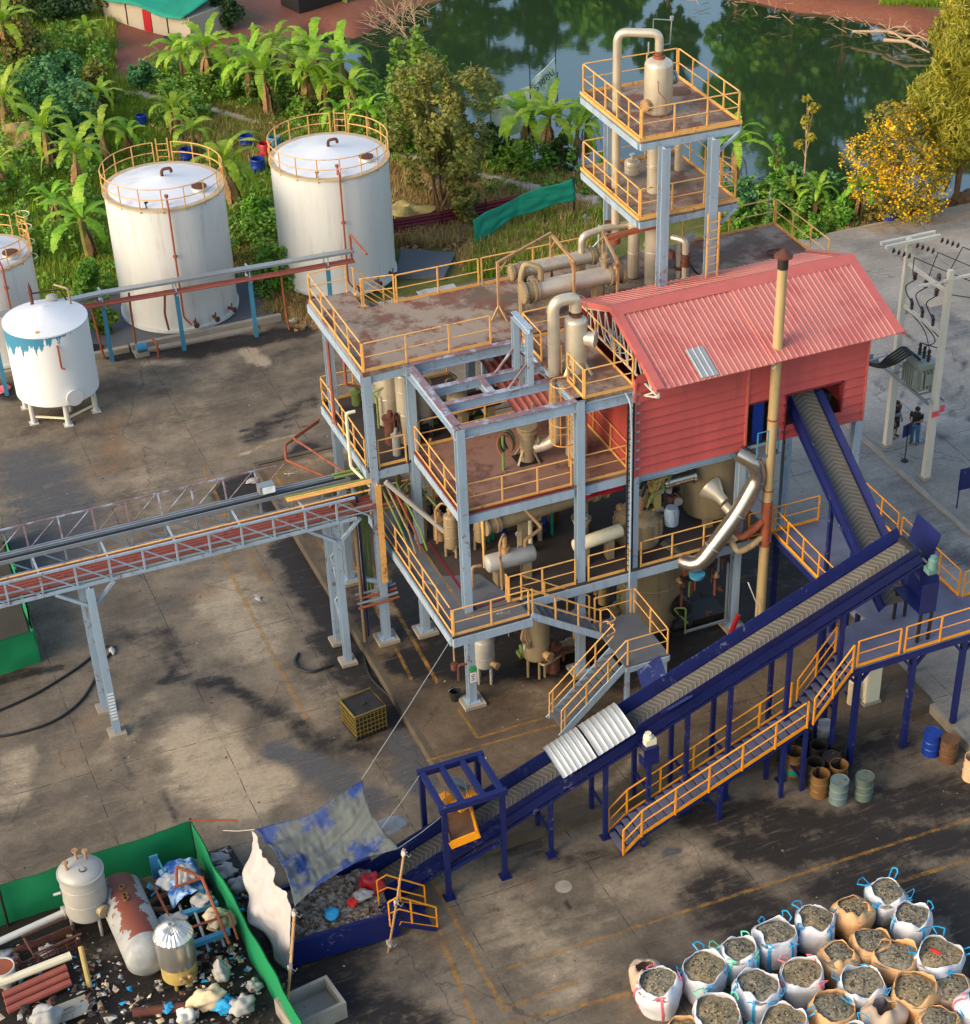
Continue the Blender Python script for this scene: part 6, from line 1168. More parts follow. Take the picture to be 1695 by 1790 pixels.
for x in (27.4, 28.8, 30.2): b = MB(); b.bar((x, 37.7, PZ - .15), (x, 45 if x > 28 else 39.3, PZ - .15), .1, .16); b.build('joist', 'navy', K)
RO = 'rail_orange'
rl(K, [(26.55, 37.58, PZ), (28.15, 37.58, PZ)], RO, step=1.6); rl(K, [(28.28, 37.58, PZ), (30.95, 37.58, PZ)], RO, step=1.35); rl(K, [(31.05, 37.58, PZ), (33.5, 37.58, PZ)], RO, step=1.35)
rl(K, [(31.52, 45.15, PZ), (31.52, 43.0, PZ)], RO, step=1.1); rl(K, [(31.52, 42.85, PZ), (31.52, 39.35, PZ)], RO, step=1.15); rl(K, [(31.6, 39.27, PZ), (34.5, 39.27, PZ)], RO)
rl(K, [(27.88, 45.15, PZ), (27.88, 41.1, PZ)], RO, step=1.0); rl(K, [(26.9, 45.12, PZ), (29.7, 45.12, PZ)], RO, step=1.3)
# navy stairs: long shallow ramp of treads, then a steeper flight
b = MB()
A, B_, C_ = V((18.35, 37.1, .0)), V((24.85, 37.35, 2.62)), V((26.45, 37.55, PZ))
wv = V((0, .95, 0)); st0 = V((19.0, 37.12, .55))
st = thing('access_stair', 'long navy access stair with orange handrails rising from the yard to the platform', 'stair', (18.4, 37.1, 0))
b = MB()
for o in (V((0, 0, 0)), wv):
    for p, q in ((A, st0), (st0, B_), (B_, C_)): b.bar(p + o - V((0, 0, .08)), q + o - V((0, 0, .08)), .06, .22)
b.build('stringer', 'navy', st)
b = MB()
for p, q, n in ((A, st0, 3), (st0, B_, 19), (B_, C_, 8)):
    for k in range(n):
        c = p.lerp(q, (k + .5) / n); b.box(c + wv * .5, (abs(q.x - p.x) / n * 1.02, .9, .035))
b.build('tread', 'navy_deck', st)
for o in (V((0, -.04, 0)), wv + V((0, .04, 0))):
    for pts in ([A, st0, B_ + V((-.05, 0, 0))], [B_ + V((.12, 0, .02)), C_ + V((-.05, 0, 0))]):
        rail([q + o for q in pts], 1.0, True, .026, 1.3).build('railing', RO, st)
for x, y0, zt in ((19.1, 37.15, .5), (21.75, 37.2, 1.4), (24.75, 37.3, 2.5)):
    for dy in (0, .95):
        b = MB(); b.bar((x, y0 + dy, 0), (x, y0 + dy, zt), .12); b.build('post', 'navy', st)
    b = MB(); b.bar((x, y0, max(.15, zt * .2)), (x, y0 + .95, max(.15, zt * .2)), .08); b.build('cross_bar', 'navy', st)
for dy in (0, .95):
    b = MB(); b.bar((24.0, 37.3 + dy, 0), (24.0, 37.3 + dy, 2.15), .12); b.build('post', 'navy', st)
# cream cabinet below the platform
t = thing('cabinet', 'tall cream metal cabinet on the slab edge under the navy platform', 'cabinet', (28.75, 39.85, .4)); b = MB(); b.box2((28.5, 39.6, .5), (29.05, 40.15, 2.0)); b.build('body', 'cream', t); b = MB(); b.box2((28.55, 39.585, .55), (29.0, 39.6, 1.95)); b.build('door', 'cream', t); b = MB(); b.box2((28.45, 39.55, .4), (29.1, 40.2, .5)); b.build('plinth', 'conc', t); b = MB(); b.box2((28.47, 39.56, 2.0), (29.08, 40.18, 2.05)); b.build('lid', 'cream', t)
b = MB(); b.tube((28.2, 39.95, .4), (28.2, 39.95, 1.3), .16, 14); b.lathe((28.2, 39.95, 1.3), [(.16, 0), (.06, .1), (.06, .2)], 14); tag(b.build('gas_bottle', 'cream_bag'), 'pale gas bottle standing left of the cream cabinet', 'gas bottle')
# ------------------------------------------------------------------ hopper, waste, tarpaulin
K = thing('waste_hopper', 'low navy feed hopper heaped with shredded waste at the foot of the conveyor', 'hopper', (9.4, 37.6, 0))
for p, q, u in (((7.75, 36.95), (11.1, 36.8), 1), ((7.75, 39.1), (11.1, 39.2), 1), ((7.75, 36.95), (7.75, 39.1), 1)):
    b = MB(); b.bar((*p, .52), (*q, .52), .06, .9); b.bar((*p, 1.0), (*q, 1.0), .12, .08); b.bar((*p, .12), (*q, .12), .1, .08); b.build('side_wall', 'navy', K)
b = MB(); b.box2((7.8, 37.0, .1), (11.1, 39.1, .14)); b.build('floor', 'navy', K)
rr = random.Random(11)
hf = lambda x, y: .72 + .35 * math.exp(-((x - 9.3) ** 2 / 2.2 + (y - 38.2) ** 2 / .9)) + .12 * mnoise.noise(V((x * 2.2, y * 2.2, 4))) + .06 * mnoise.noise(V((x * 7, y * 7, 4)))
b = MB(); b.grid(lambda u, v: (7.82 + 3.2 * u, 37.02 + 2.05 * v, hf(7.82 + 3.2 * u, 37.02 + 2.05 * v)), 60, 40)
for k in range(420):
    x, y = 7.9 + 3.05 * rr.random(), 37.1 + 1.9 * rr.random(); z = hf(x, y); rz, tl = rr.random() * 6.3, rr.uniform(-.7, .7); s = .04 + .09 * rr.random()
    M_ = Matrix.Rotation(rz, 3, 'Z') @ Matrix.Rotation(tl, 3, 'X'); b.quad(*[V((x, y, z + .03)) + M_ @ V(p) * s for p in ((-1, -.6, 0), (1, -.7, .2), (.8, .7, 0), (-.9, .6, .3))])
tag(b.build('shredded_waste', 'trash_brown', smooth=False), 'heap of brown shredded waste filling the navy hopper', 'waste heap', kind='stuff')
for lab, p, s, mm in (('crumpled red sack on the waste by the conveyor', (10.75, 38.1, 1.05), (.35, .3, .4), 'plastic_red'), ('pale pink bag lying on the waste heap', (10.35, 37.75, 1.12), (.28, .2, .14), 'trash_white'), ('light blue bag lying low on the waste heap', (9.3, 37.45, 1.1), (.2, .22, .16), 'strap_blue'), ('small red scrap on the waste heap', (10.0, 37.6, 1.1), (.14, .16, .12), 'strap_red'), ('crumpled white sack hung on the rear edge of the conveyor', (11.9, 39.25, 2.0), (.42, .3, .16), 'trash_white')):
    b = MB(); b.blob(p, 1, 12, .3, s, seed=p[0]); tag(b.build('plastic_bag', mm, None, True, 80), lab, 'bag')
b = MB(); TZ = {}
P00, P10, P11, P01 = g(445, 1450, 2.55), g(632, 1362, 3.7), g(697, 1482, 3.5), g(515, 1585, 2.5)   # left, back, right, front corner
def tarp(u, v):
    p = (P00 * (1 - u) + P10 * u) * (1 - v) + (P01 * (1 - u) + P11 * u) * v
    sag = math.sin(math.pi * u) * math.sin(math.pi * v); w = .05 * math.sin((u * 2.2 + v * 5) * 5 + 2 * mnoise.noise(V((u * 3, v * 3, 1)))) * (1 - abs(2 * v - 1) * .5)
    e = .34 * math.sin(math.pi * u) * (v - .5) * 2; f = .22 * math.sin(math.pi * v) * (u - .5) * -2
    return p + V((f, e, -.42 * sag + w * 1.5 + .05 * mnoise.noise(V((u * 9, v * 9, 7))) + .03 * mnoise.noise(V((u * 26, v * 8, 3)))))
b.grid(tarp, 60, 44); tp = b.build('tarpaulin', 'tarp_grey', None, True, 180); so_ = tp.modifiers.new('thickness', 'SOLIDIFY'); so_.thickness = .012; tag(tp, 'faded grey and blue tarpaulin stretched over the waste hopper', 'tarpaulin')
b = MB(); q0, q1 = g(440, 1452, 2.6), g(510, 1590, 2.5)
def wt(u, v):
    p = q0.lerp(q1, u); w = 1.9 * (1 - .35 * math.sin(u * 3.1) * 0)
    return p + V((-.55 * v * math.sin(math.pi * u) - .25 * v, -.15 * v + .22 * mnoise.noise(V((u * 3, v * 3, 2))), -(1.2 + 1.1 * u * u) * v)) + V((.1 * math.sin(u * 16 + v * 3), .07 * math.sin(u * 22), .05 * math.sin(v * 9 + u * 8))) * (.3 + v) + V((1, .6, .4)) * math.sin(math.pi * min(1, max(.0, u))) ** .5 * (1 - .6 * (v > .93)) * (.16 * mnoise.noise(V((u * 7, v * 4, 3))) + .09 * mnoise.noise(V((u * 17, v * 8, 5))))
b.grid(wt, 36, 28); o = b.build('hanging_sheet', 'sheet_white', None, True, 180); o.modifiers.new('thickness', 'SOLIDIFY').thickness = .01; tag(o, 'crumpled white sheet hanging off the left corner of the tarpaulin', 'sheet')
for i, (lab, pts, r) in enumerate((('bamboo pole propping the right corner of the tarpaulin', [g(678, 1665, 0), g(707, 1485, 3.75)], .035), ('bamboo pole bound to the end of the green net at the white sheet', [g(498, 1790, 0), g(515, 1590, 2.7)], .045))):
    b = MB(); b.path([pts[0], pts[0].lerp(pts[1], .5) + V((.02, 0, 0)), pts[1]], r, 7)
    for k in range(1, 8): c = pts[0].lerp(pts[1], k / 8); b.tube(c, c + (pts[1] - pts[0]).normalized() * .03, r * 1.25, 7)
    po = b.build('bamboo_pole', 'bamboo'); tag(po, lab, 'pole')
    for f in (.1, .5, .97): b = MB(); c = pts[0].lerp(pts[1], f); b.blob(c, .08, 8, .6, (1, 1, 1.4), f); b.path([c, c + V((.12, -.05, -.18)), c + V((.2, .02, -.16))], .012, 4); b.build('binding', 'rope', po)
for lab, p, q in (('long thin guy rope from the tarpaulin up to the platform corner', P10, V((15.9, 44.2, 4.3))), ('short guy rope from the tarpaulin to the navy frame', tarp(1, .7), V((12.9, 39.4, 3.45))), ('guy rope from the right tarpaulin corner to the navy frame post', P11, V((12.95, 37.75, 3.2))), ('guy rope from the left tarpaulin corner over the green fence', P00, g(390, 1452, 1.5))):
    b = MB(); b.path([p, p.lerp(q, .5) - V((0, 0, .04)), q], .013, 4); tag(b.build('guy_rope', 'rope'), lab, 'rope')
K = thing('step_platform', 'small folding orange step with navy treads beside the hopper', 'steps', (11.5, 37.1, 0))
for yy in (36.55, 37.5):
    b = MB(); b.bar((11.05, yy, .75), (12.15, yy, .05), .05, .16); b.build('stringer', 'navy', K)
    b = MB(); zt = .95; b.path([(10.75, yy, .8), (10.75, yy, 1.75), (11.05, yy, 1.85), (12.15, yy, .95), (12.15, yy, .05)], .026, 6); b.path([(10.75, yy, 1.3), (11.05, yy, 1.35), (12.15, yy, .5)], .022, 6); b.bar((11.4, yy, .55), (11.4, yy, 1.55), .045); b.bar((11.05, yy, .78), (12.15, yy, .1), .02, .14); b.build('railing', 'rail_orange', K)
b = MB(); b.box((10.9, 37.02, .8), (.4, .92, .04))
for k in range(3): b.box((11.35 + .28 * k, 37.02, .58 - .19 * k), (.24, .92, .03))
b.build('tread', 'navy', K)
K = thing('concrete_trough', 'open concrete trough with rusty stains at the bottom edge beside the green net', 'trough', tuple(g(545, 1765)))
c = g(545, 1775); rzz = R3(8)
for dx, dy, sx, sy in ((0, .55, 1.6, .1), (0, -.55, 1.6, .1), (.75, 0, .1, 1.0), (-.75, 0, .1, 1.0)):
    b = MB(); m3 = Matrix.Rotation(rzz, 3, 'Z'); p = m3 @ V((dx, dy, .3)); b.box((c.x + p.x, c.y + p.y, .3), (sx, sy, .6), rzz); b.build('wall', 'trough_conc' if 'trough_conc' in MATS else paint('trough_conc', (146, 140, 126), .9, 0, .2, .25, (96, 50, 36), 1.1, dirt=.2, dcol=(100, 94, 84)).name, K)
b = MB(); b.box((c.x, c.y, .1), (1.42, 1.0, .06), rzz); b.build('floor', 'trough_conc', K)
# ------------------------------------------------------------------ green nets
def netwall(b, p, q, h, t=.03, sagn=.0, seed=1):
    p, q = V(p), V(q); d = (q - p).normalized(); n = V((-d.y, d.x, 0)); L = (q - p).length
    f = lambda u, v: p.lerp(q, u) + V((0, 0, h * v - .04 * abs(math.sin(u * L * 1.1)) * v)) + n * (.05 * mnoise.noise(V((u * L * 1.2, v * 2, seed))) + .03 * math.sin(u * L * 2.2))
    b.grid(lambda u, v: f(u, v), max(4, int(L * 4)), 6); b.grid(lambda u, v: f(1 - u, v) + n * t, max(4, int(L * 4)), 6); return b
t = thing('net_fence', 'bright green net fence on dark posts enclosing the scrap heap', 'fence', (6.7, 42.4, 0))
FA, FB, FC = V((-2.5, 41.9, 0)), V((6.62, 42.4, 0)), V((7.22, 33.6, 0))
netwall(b := MB(), FA, FB, 1.55); b.build('net_panel', 'net_green', t)
netwall(b := MB(), FB + V((.02, -.05, 0)), FC, 1.55, seed=4); b.build('net_panel', 'net_green', t)
for p in (FB + V((.03, .02, 0)), V((.95, 42.0, 0)), V((-1.8, 41.9, 0)), V((7.2, 35.0, 0))):
    b = MB(); b.tube(p, p + V((0, 0, 1.62)), .04, 8); b.build('post', 'black_rubber', t)
b = MB(); b.tube(FB + V((0, 0, 1.58)), FB + V((1.3, -.5, 1.5)), .03, 6); b.build('rail', 'rust_pipe', t)
t = thing('net_bin', 'green net pen with a sand floor at the left edge below the pipe bridge', 'net pen', (4.4, 54.1, 0))
BA, BB, BC = V((-2.0, 53.7, 0)), V((4.4, 54.05, 0)), V((4.75, 62.0, 0))
for p, q, s in ((BA, BB, 2), (BB, BC, 3)): netwall(b := MB(), p, q, 1.35, .06, seed=s); b.build('net_panel', 'net_green', t)
b = MB(); b.plate([(-2, 53.9), (4.3, 54.2), (4.6, 62.0), (-2, 62)], .01, .1); b.build('sand_floor', 'deck_dark', t)
for p in (BB, V((4.6, 58, 0))):
    b = MB(); b.tube(p + V((-.05, .08, 0)), p + V((-.05, .08, 1.38)), .04, 8); b.build('post', 'net_green', t)
# ------------------------------------------------------------------ IBC cage, hoses, small things on the yard
K = thing('ibc_tank', 'grimy caged liquid tote with dark lid on the yard beside the slab', 'tote', (13.2, 46.2, 0)); rz = R3(8); m3 = Matrix.Rotation(rz, 3, 'Z'); cc = V((13.3, 46.1, 0))
b = MB(); b.box(cc + V((0, 0, .56)), (1.02, .98, .84), rz); b.build('bottle', 'ibc_dark', K)
b = MB(); b.box(cc + V((0, 0, .07)), (1.12, 1.06, .12), rz); b.build('pallet', 'dark_metal', K)
b = MB()
for z in (.2, .38, .56, .74, .92): b.path([cc + m3 @ V((x * .55, y * .53, z)) for x, y in ((-1, -1), (1, -1), (1, 1), (-1, 1), (-1, -1))], .016, 5)
for k in range(-4, 5):
    for s in (-1, 1): b.bar(cc + m3 @ V((k * .137, s * .53, .12)), cc + m3 @ V((k * .137, s * .53, 1.0)), .022); b.bar(cc + m3 @ V((s * .55, k * .13, .12)), cc + m3 @ V((s * .55, k * .13, 1.0)), .022)
b.build('cage', 'cage_tan', K)
b = MB(); b.path([cc + m3 @ V((x * .56, y * .54, 1.02)) for x, y in ((-1, -1), (1, -1), (1, 1), (-1, 1), (-1, -1))], .028, 6); b.build('top_frame', 'cage_tan', K)
b = MB(); b.grid(lambda u, v: cc + m3 @ V(((u - .5) * 1.06, (v - .5) * 1.02, 1.0 + .02 * mnoise.noise(V((u * 5, v * 5, 2))))), 12, 12); b.lathe(cc + V((0.02, 0, 1.0)), [(.1, 0), (.1, .04), (0, .045)], 14); b.build('lid', 'drum_black', K)
for lab, px, r in (('black hose lying in a loop from the left edge past the bridge leg', [(-20, 1250), (60, 1215), (140, 1165), (180, 1130), (203, 1128), (195, 1140), (176, 1160), (165, 1190), (140, 1230), (90, 1265), (20, 1285), (-30, 1290)], .045), ('black hose curled in a half ring on the yard', [(522, 1142), (514, 1155), (522, 1170), (545, 1176), (580, 1162)], .055), ('pair of thin dark hoses lying along the foot of the slab', [(632, 1130), (645, 1185), (690, 1225), (740, 1290)], .04), ('dark hose running beside the slab kerb', [(645, 1140), (655, 1180), (700, 1225), (735, 1280)], .04)):
    b = MB(); b.path([g(x, y, r) for x, y in px], r, 7, .6); tag(b.build('hose', 'black_rubber'), lab, 'hose')
for lab, p, s, mm in (('white plastic scrap beside the slab corner', (443, 842), (.3, .2, .08), 'trash_white'), ('bright pink rag at the left edge under the tank', (3, 683), (.35, .3, .08), 'strap_pink'), ('white paper cone under the legged tank', (123, 718), (.12, .12, .22), 'trash_white'), ('small white scrap on the yard right of the bridge', (452, 1047), (.12, .12, .04), 'trash_white'), ('crushed white bottle near the hose loop', (196, 1140), (.1, .2, .08), 'trash_white'), ('pale crumpled sheet under the navy stair', (1327, 1332), (.35, .25, .12), 'galv'), ('green rag below the navy stair', (1280, 1358), (.2, .15, .06), 'net_teal'), ('white scrap on the plinth under the first floor', (545, 905), (.14, .1, .05), 'trash_white'), ('white litter at the pump near the tanks', (205, 612), (.25, .12, .08), 'trash_white'), ('dark tyre scrap by the tank kerb', (165, 615), (.4, .3, .2), 'dark_metal'), ('white litter by the dirt patch', (515, 562), (.25, .15, .1), 'trash_white')):
    b = MB(); q = g(*p); b.blob((q.x, q.y, s[2] * .7), 1, 10, .3, s, p[0]); tag(b.build('scrap', mm, None, True, 80), lab, 'litter')
# ------------------------------------------------------------------ drums
def drum_template():
    t = thing('oil_drum', '', 'drum', (0, 0, 0), 'drums under the navy platform')
    prof = [(.27, .0), (.295, .02), (.29, .05), (.29, .28), (.305, .3), (.29, .32), (.29, .56), (.305, .58), (.29, .6), (.29, .84), (.3, .86), (.3, .885)]
    b = MB(); b.lathe((0, 0, 0), prof + [(.275, .885), (.275, .86)], 24); b.build('body', 'drum_rust', t); return t
for i, (x, y, body, lid, lab) in enumerate((
    (1386, 1350, 'drum_gold', 'soot', 'rusty gold open drum with a green streak behind the stair leg'), (1402, 1318, 'drum_black', 'soot', 'black open drum half hidden behind the stair leg'), (1428, 1338, 'drum_black', 'soot', 'wide black open drum in the middle of the drum cluster'),
    (1440, 1302, 'drum_lid', 'drum_lid', 'drum with a pale grey lid at the back of the cluster'), (1458, 1330, 'drum_black', 'drum_black', 'dark drum between the grey lidded drum and the platform leg'), (1450, 1358, 'drum_black', 'drum_rust', 'sooty drum with a split lid in the cluster'), (1422, 1368, 'drum_black', 'soot', 'black open drum behind the two rusty open drums'),
    (1431, 1388, 'drum_gold', 'soot', 'brown streaked open drum at the left front of the cluster'), (1463, 1372, 'drum_gold', 'rust_pipe', 'open drum with an orange rusty inside'), (1464, 1400, 'drum_cyan', 'drum_rust', 'pale blue rusty drum with a brown lid nearest the camera'), (1508, 1393, 'drum_green', 'drum_rust', 'grey green closed drum standing a little apart'),
    (1626, 1316, 'plastic_blue', 'drum_black', 'bright blue drum with a black lid'), (1656, 1328, 'drum_rust', 'drum_rust', 'dark rusty drum touching the bright blue drum'), (1697, 1360, 'drum_pale', 'soot', 'pale peach drum cut by the right edge'), (1358, 1322, 'drum_black', 'drum_black', 'dark drum deep under the navy stair'))):
    q = g(x, y); t = thing('oil_drum', lab, 'drum', (q.x, q.y, 0), 'drums around the navy platform')
    b = MB(); r = .29; op = lid in ('soot', 'rust_pipe'); ORG[t.name] = V((0, 0, 0))
    b.lathe((0, 0, 0), [(.27, .0), (.295, .02), (.29, .05), (.29, .28), (.305, .3), (.29, .32), (.29, .56), (.305, .58), (.29, .6), (.29, .84), (.3, .86), (.3, .885)] + ([(.278, .885), (.272, .3)] if op else [(.28, .885), (.275, .87)]), 24, wob=.025 if i % 3 == 1 else 0); b.build('body', body, t)
    b = MB(); b.lathe((0, 0, .3 if op else .862), [(.0, .005), (.27, .0)] if op else [(.276, 0), (.0, .006)], 22)
    if not op: b.lathe((.15, .08, .862), [(.035, 0), (.035, .02), (0, .02)], 10)
    b.build('inside' if op else 'lid', lid, t); t.rotation_euler.z = i * 1.3
    if body == 'plastic_blue': b = MB(); b.box((-.05, -.295, .62), (.14, .012, .1), -.1); o = b.build('label', 'paper_white', t)
    if i == 0: b = MB(); b.lathe((0, 0, .08), [(.292, 0), (.3, .02), (.293, .2)], 20); b.build('green_band', 'net_teal', t)
b = MB(); c = g(1420, 1370); tag(b.blob((g(1300, 1335).x, g(1300, 1335).y, .1), 1, 10, .3, (.6, .3, .15), 3).build('rag_heap', 'drum_black'), 'dark heap of rags in the shade below the navy stair', 'rag heap')
# ------------------------------------------------------------------ scrap heap inside the green net
t = vvessel('grey upright tank with small brass valves on its lid in the scrap yard', 3.15, 41.0, .75, 2.2, .62, 'grey_paint', legs=3, lz=.75, nozz=False, name='scrap_vessel')
b = MB(); b.lathe((3.15, 41.0, 2.2), [(.63, -.05), (.66, -.04), (.66, .02), (.63, .03)], 28); b.build('rim', 'grey_paint', t)
manway(t, 3.15, 41.0, 1.05, .62, -62, .2, 'beige_steel', .16)
for x, y, z in ((3.15, 41.25, 2.45), (3.4, 41.15, 2.42), (2.8, 40.95, 2.38)): b = MB(); b.tube((x, y, z), (x, y, z + .3), .04, 7); b.lathe((x, y, z + .3), [(.09, 0), (.09, .05), (0, .06)], 10); b.build('valve', 'rust_yellow', t)
b = MB(); b.lathe((3.2, 40.75, 2.42), [(.1, 0), (.1, .05), (.07, .02), (0, .02)], 12); b.build('rusty_port', 'rust_dark', t)
b = MB(); b.tube((2.5, 40.9, 1.7), (2.3, 40.9, 1.7), .04, 7); b.build('side_pipe', 'white_paint', t)
t = hvessel('long grey horizontal tank with a broad rust patch along its back', (4.12, 41.35, .72), (4.25, 38.35, .72), .64, 'scrap_tank_back', (), 0, False, 'scrap tank', 'horizontal_tank')
b = MB()
for y in (40.7, 40.35, 40.2): b.lathe((4.15, y, 1.34), [(.09, 0), (.09, .1), (.05, .1), (.05, .03), (0, .03)], 12)
b.build('brass_port', 'drum_gold', t)
for y in (40.8, 38.9): b = MB(); b.box((4.2, y, .12), (1.1, .14, .24)); b.build('cradle', 'rust_dark', t)
t = thing('ribbed_tank', 'small upright tank with a shiny fluted dome and a yellowed lower band', 'scrap tank', (4.95, 37.9, 0))
b = MB(); x, y = 4.95, 37.9; b.lathe((x, y, 0), [(.5, .25), (.5, .75)], 30); b.build('lower_band', 'scrap_beige', t)
b = MB(); b.lathe((x, y, 0), [(.505, .75), (.53, .8), (.53, 1.75)], 30); b.build('shell', 'alu_rib', t)
b = MB(); n_s = 48; pr = [(.55, 1.72), (.54, 1.8), (.46, 1.92), (.28, 2.06), (.08, 2.14)]; vs = []
for r_, z_ in pr:
    for k in range(n_s): a = k * 2 * math.pi / n_s; q_ = 1 + (.02 if k % 2 else -.0); vs.append((x + r_ * q_ * math.cos(a), y + r_ * q_ * math.sin(a), z_ + (.02 if k % 2 else 0)))
b.add(vs, [(i * n_s + k, i * n_s + (k + 1) % n_s, (i + 1) * n_s + (k + 1) % n_s, (i + 1) * n_s + k) for i in range(4) for k in range(n_s)] + [tuple(range(4 * n_s, 5 * n_s))]); b.build('fluted_dome', 'alu_rib', t, False)
b = MB()
for dx, dy, r_, z_ in ((0, 0, .1, 2.1), (.18, -.05, .07, 2.04), (-.08, -.25, .07, 2.0)): b.lathe((x + dx, y + dy, z_), [(r_, 0), (r_, .09), (r_ * .5, .09), (r_ * .5, .02), (0, .02)], 14)
b.build('port', 'alu_rib', t)
for a in (-120, -60, 0, 120): b = MB(); b.tube((x + .42 * math.cos(R3(a)), y + .42 * math.sin(R3(a)), 0), (x + .42 * math.cos(R3(a)), y + .42 * math.sin(R3(a)), .3), .06, 8); b.build('leg', 'scrap_beige', t)
for a in (-95, -70): b = MB(); b.lathe((x + .49 * math.cos(R3(a)), y + .49 * math.sin(R3(a)), .5), [(.08, 0), (.08, .12), (.04, .12), (0, .1)], 12, axis=(math.cos(R3(a)), math.sin(R3(a)), 0)); b.build('drain_port', 'rust_yellow', t)
def rod(lab, pts, r, mm, name='scrap_pipe', cat='pipe', bend=0, group=None):
    b = MB(); b.path(pts, r, 9, bend); return tag(b.build(name, mm), lab, cat, group)
t = thing('flanged_pipe', 'long white pipe with a flanged end lying beside the grey upright tank', 'pipe', (1.0, 41.2, .3)); b = MB(); b.tube((-1.2, 40.65, .5), (2.55, 41.3, .55), .11, 12); b.build('pipe', 'white_paint', t); b = MB(); flange(b, (2.5, 41.29, .55), (1, .17, 0), .2, .08); b.lathe((2.55, 41.3, .55), [(.14, 0), (.14, .2), (.2, .2), (.2, .26)], 14, axis=(1, .17, 0)); b.build('flange', 'grey_paint', t)
b = MB(); b.lathe((-.1, 41.05, .1), [(.36, 0), (.36, .35), (.25, .55), (0, .62)], 20); tag(b.build('scrap_dome', 'grey_paint'), 'grey rounded vessel end cut by the left edge of the scrap yard', 'vessel end')
rod('cream pipe lying across the rusty cages at the left edge', [(-.8, 39.25, .55), (2.3, 39.55, .55)], .12, 'cream')
for k, (lab, y) in enumerate((('upper of three dark red pipes by the grey sheet', 39.05), ('middle of three dark red pipes by the grey sheet', 38.8), ('lowest of three dark red pipes by the grey sheet', 38.55))): rod(lab, [(.3, y, .35 - .05 * k), (2.1, y + .3, .35 - .05 * k)], .11, 'red_pipe', group='dark red scrap pipes')
rod('yellowed square tube leaning upright by the cream pipe', [(2.55, 38.6, .05), (2.62, 39.7, .6)], .08, 'scrap_beige', 'scrap_tube', 'tube')
t = thing('rusty_cage', 'flattened rusty rebar cage between the cream pipe and the white pipe', 'cage', (1.6, 40.2, 0)); b = MB()
for k in range(5):
    z = .12 + .1 * k; o = .03 * k; b.path([(.9 + o, 39.75 + o, z), (2.75 - o, 40.1 + o, z), (2.6, 40.85 - o, z), (.75 + o, 40.6 - o, z), (.9 + o, 39.75 + o, z)], .022, 5)
for k in range(7): b.path([(.95 + .27 * k, 39.75 + .05 * k, .1), (.93 + .27 * k, 39.78 + .05 * k, .55)], .02, 5)
b.path([(1.25, 40.7, .6), (1.35, 39.95, .62), (2.75, 40.2, .6)], .04, 6); b.path([(1.2, 40.75, .65), (2.7, 41.0, .65)], .035, 6); b.build('bars', 'rust_dark', t)
t = thing('rusty_bucket', 'white pail caked with rust inside at the left edge', 'pail', (.35, 39.75, 0)); b = MB(); b.lathe((.45, 39.75, 0), [(.3, .1), (.36, .75), (.33, .75), (.29, .3)], 22); b.build('body', 'white_paint', t); b = MB(); b.lathe((.45, 39.75, .62), [(0, 0), (.33, .02), (.34, .1)], 20); b.build('rust_fill', 'rust_pipe', t)
b = MB(); b.plate([(.7, 37.5), (2.4, 37.6), (2.35, 38.25), (.7, 38.1)], .18, .24); b.path([(1.5, 37.75, .27), (1.95, 37.8, .27), (1.95, 37.95, .27), (1.5, 37.9, .27)], .02, 5); tag(b.build('grey_sheet', 'trough_conc'), 'grey stained metal sheet at the bottom edge of the scrap yard', 'sheet')
rod('dark burnt log lying below the ribbed tank', [(3.4, 37.1, .15), (5.1, 36.6, .15)], .14, 'rust_dark', 'scrap_log', 'log')
t = thing('ladder_rack', 'blue and grey ladder racks with rusty tubes in front of the striped tarp', 'rack', (6.0, 39.4, 0)); 
for x in (5.5, 5.85, 6.3): b = MB(); b.tube((x, 38.0, .6), (x + .05, 40.0, .75), .045, 7); b.build('rail', 'galv', t)
for y in (38.35, 39.6): b = MB(); b.box((6.0, y, .72), (1.15, .16, .16), .05); b.build('blue_bar', 'tank_blue', t)
b = MB(); b.path([(5.6, 40.2, 1.3), (5.75, 40.65, 1.6), (6.35, 40.2, 1.3), (6.4, 37.75, .9)], .05, 7, .1); b.path([(5.5, 40.15, 1.3), (6.4, 40.2, 1.3)], .045, 6); b.path([(5.4, 38.7, 1.0), (6.7, 38.75, 1.0), (6.7, 38.0, .7)], .04, 6, .1); b.path([(5.05, 40.9, .9), (5.2, 39.0, .8)], .04, 6); b.build('tube', 'rust_pipe', t)
b = MB(); b.grid(lambda u, v: (5.35 + 1.1 * u, 39.9 + 1.7 * v, .75 + .4 * math.sin(math.pi * u) * (1 - .4 * v) + .15 * mnoise.noise(V((u * 5, v * 5, 2)))), 22, 26); tag(b.build('striped_tarp', 'tarp_stripe'), 'crumpled blue and white striped tarp heaped by the corner of the green net', 'tarp')
t = thing('blue_frame', 'bent blue steel frame lying behind the horizontal tank', 'frame', (5.2, 41.0, 0)); b = MB(); b.bar((4.9, 40.7, .7), (5.9, 41.3, .9), .05); b.bar((5.6, 40.5, .5), (5.4, 41.6, 1.2), .05); b.bar((5.3, 41.7, .4), (5.3, 41.7, 1.3), .25, .06); b.build('bar', 'tank_blue', t)
b = MB(); b.path([(5.15 + .48 * math.cos(a), 40.4 + .28 * math.sin(a), .6 + .05 * math.sin(2 * a)) for a in [k * .5 for k in range(14)]], .1, 9); tag(b.build('brown_tyre', 'drum_rust'), 'brown ribbed ring lying behind the horizontal tank', 'ring')
rr = random.Random(21)
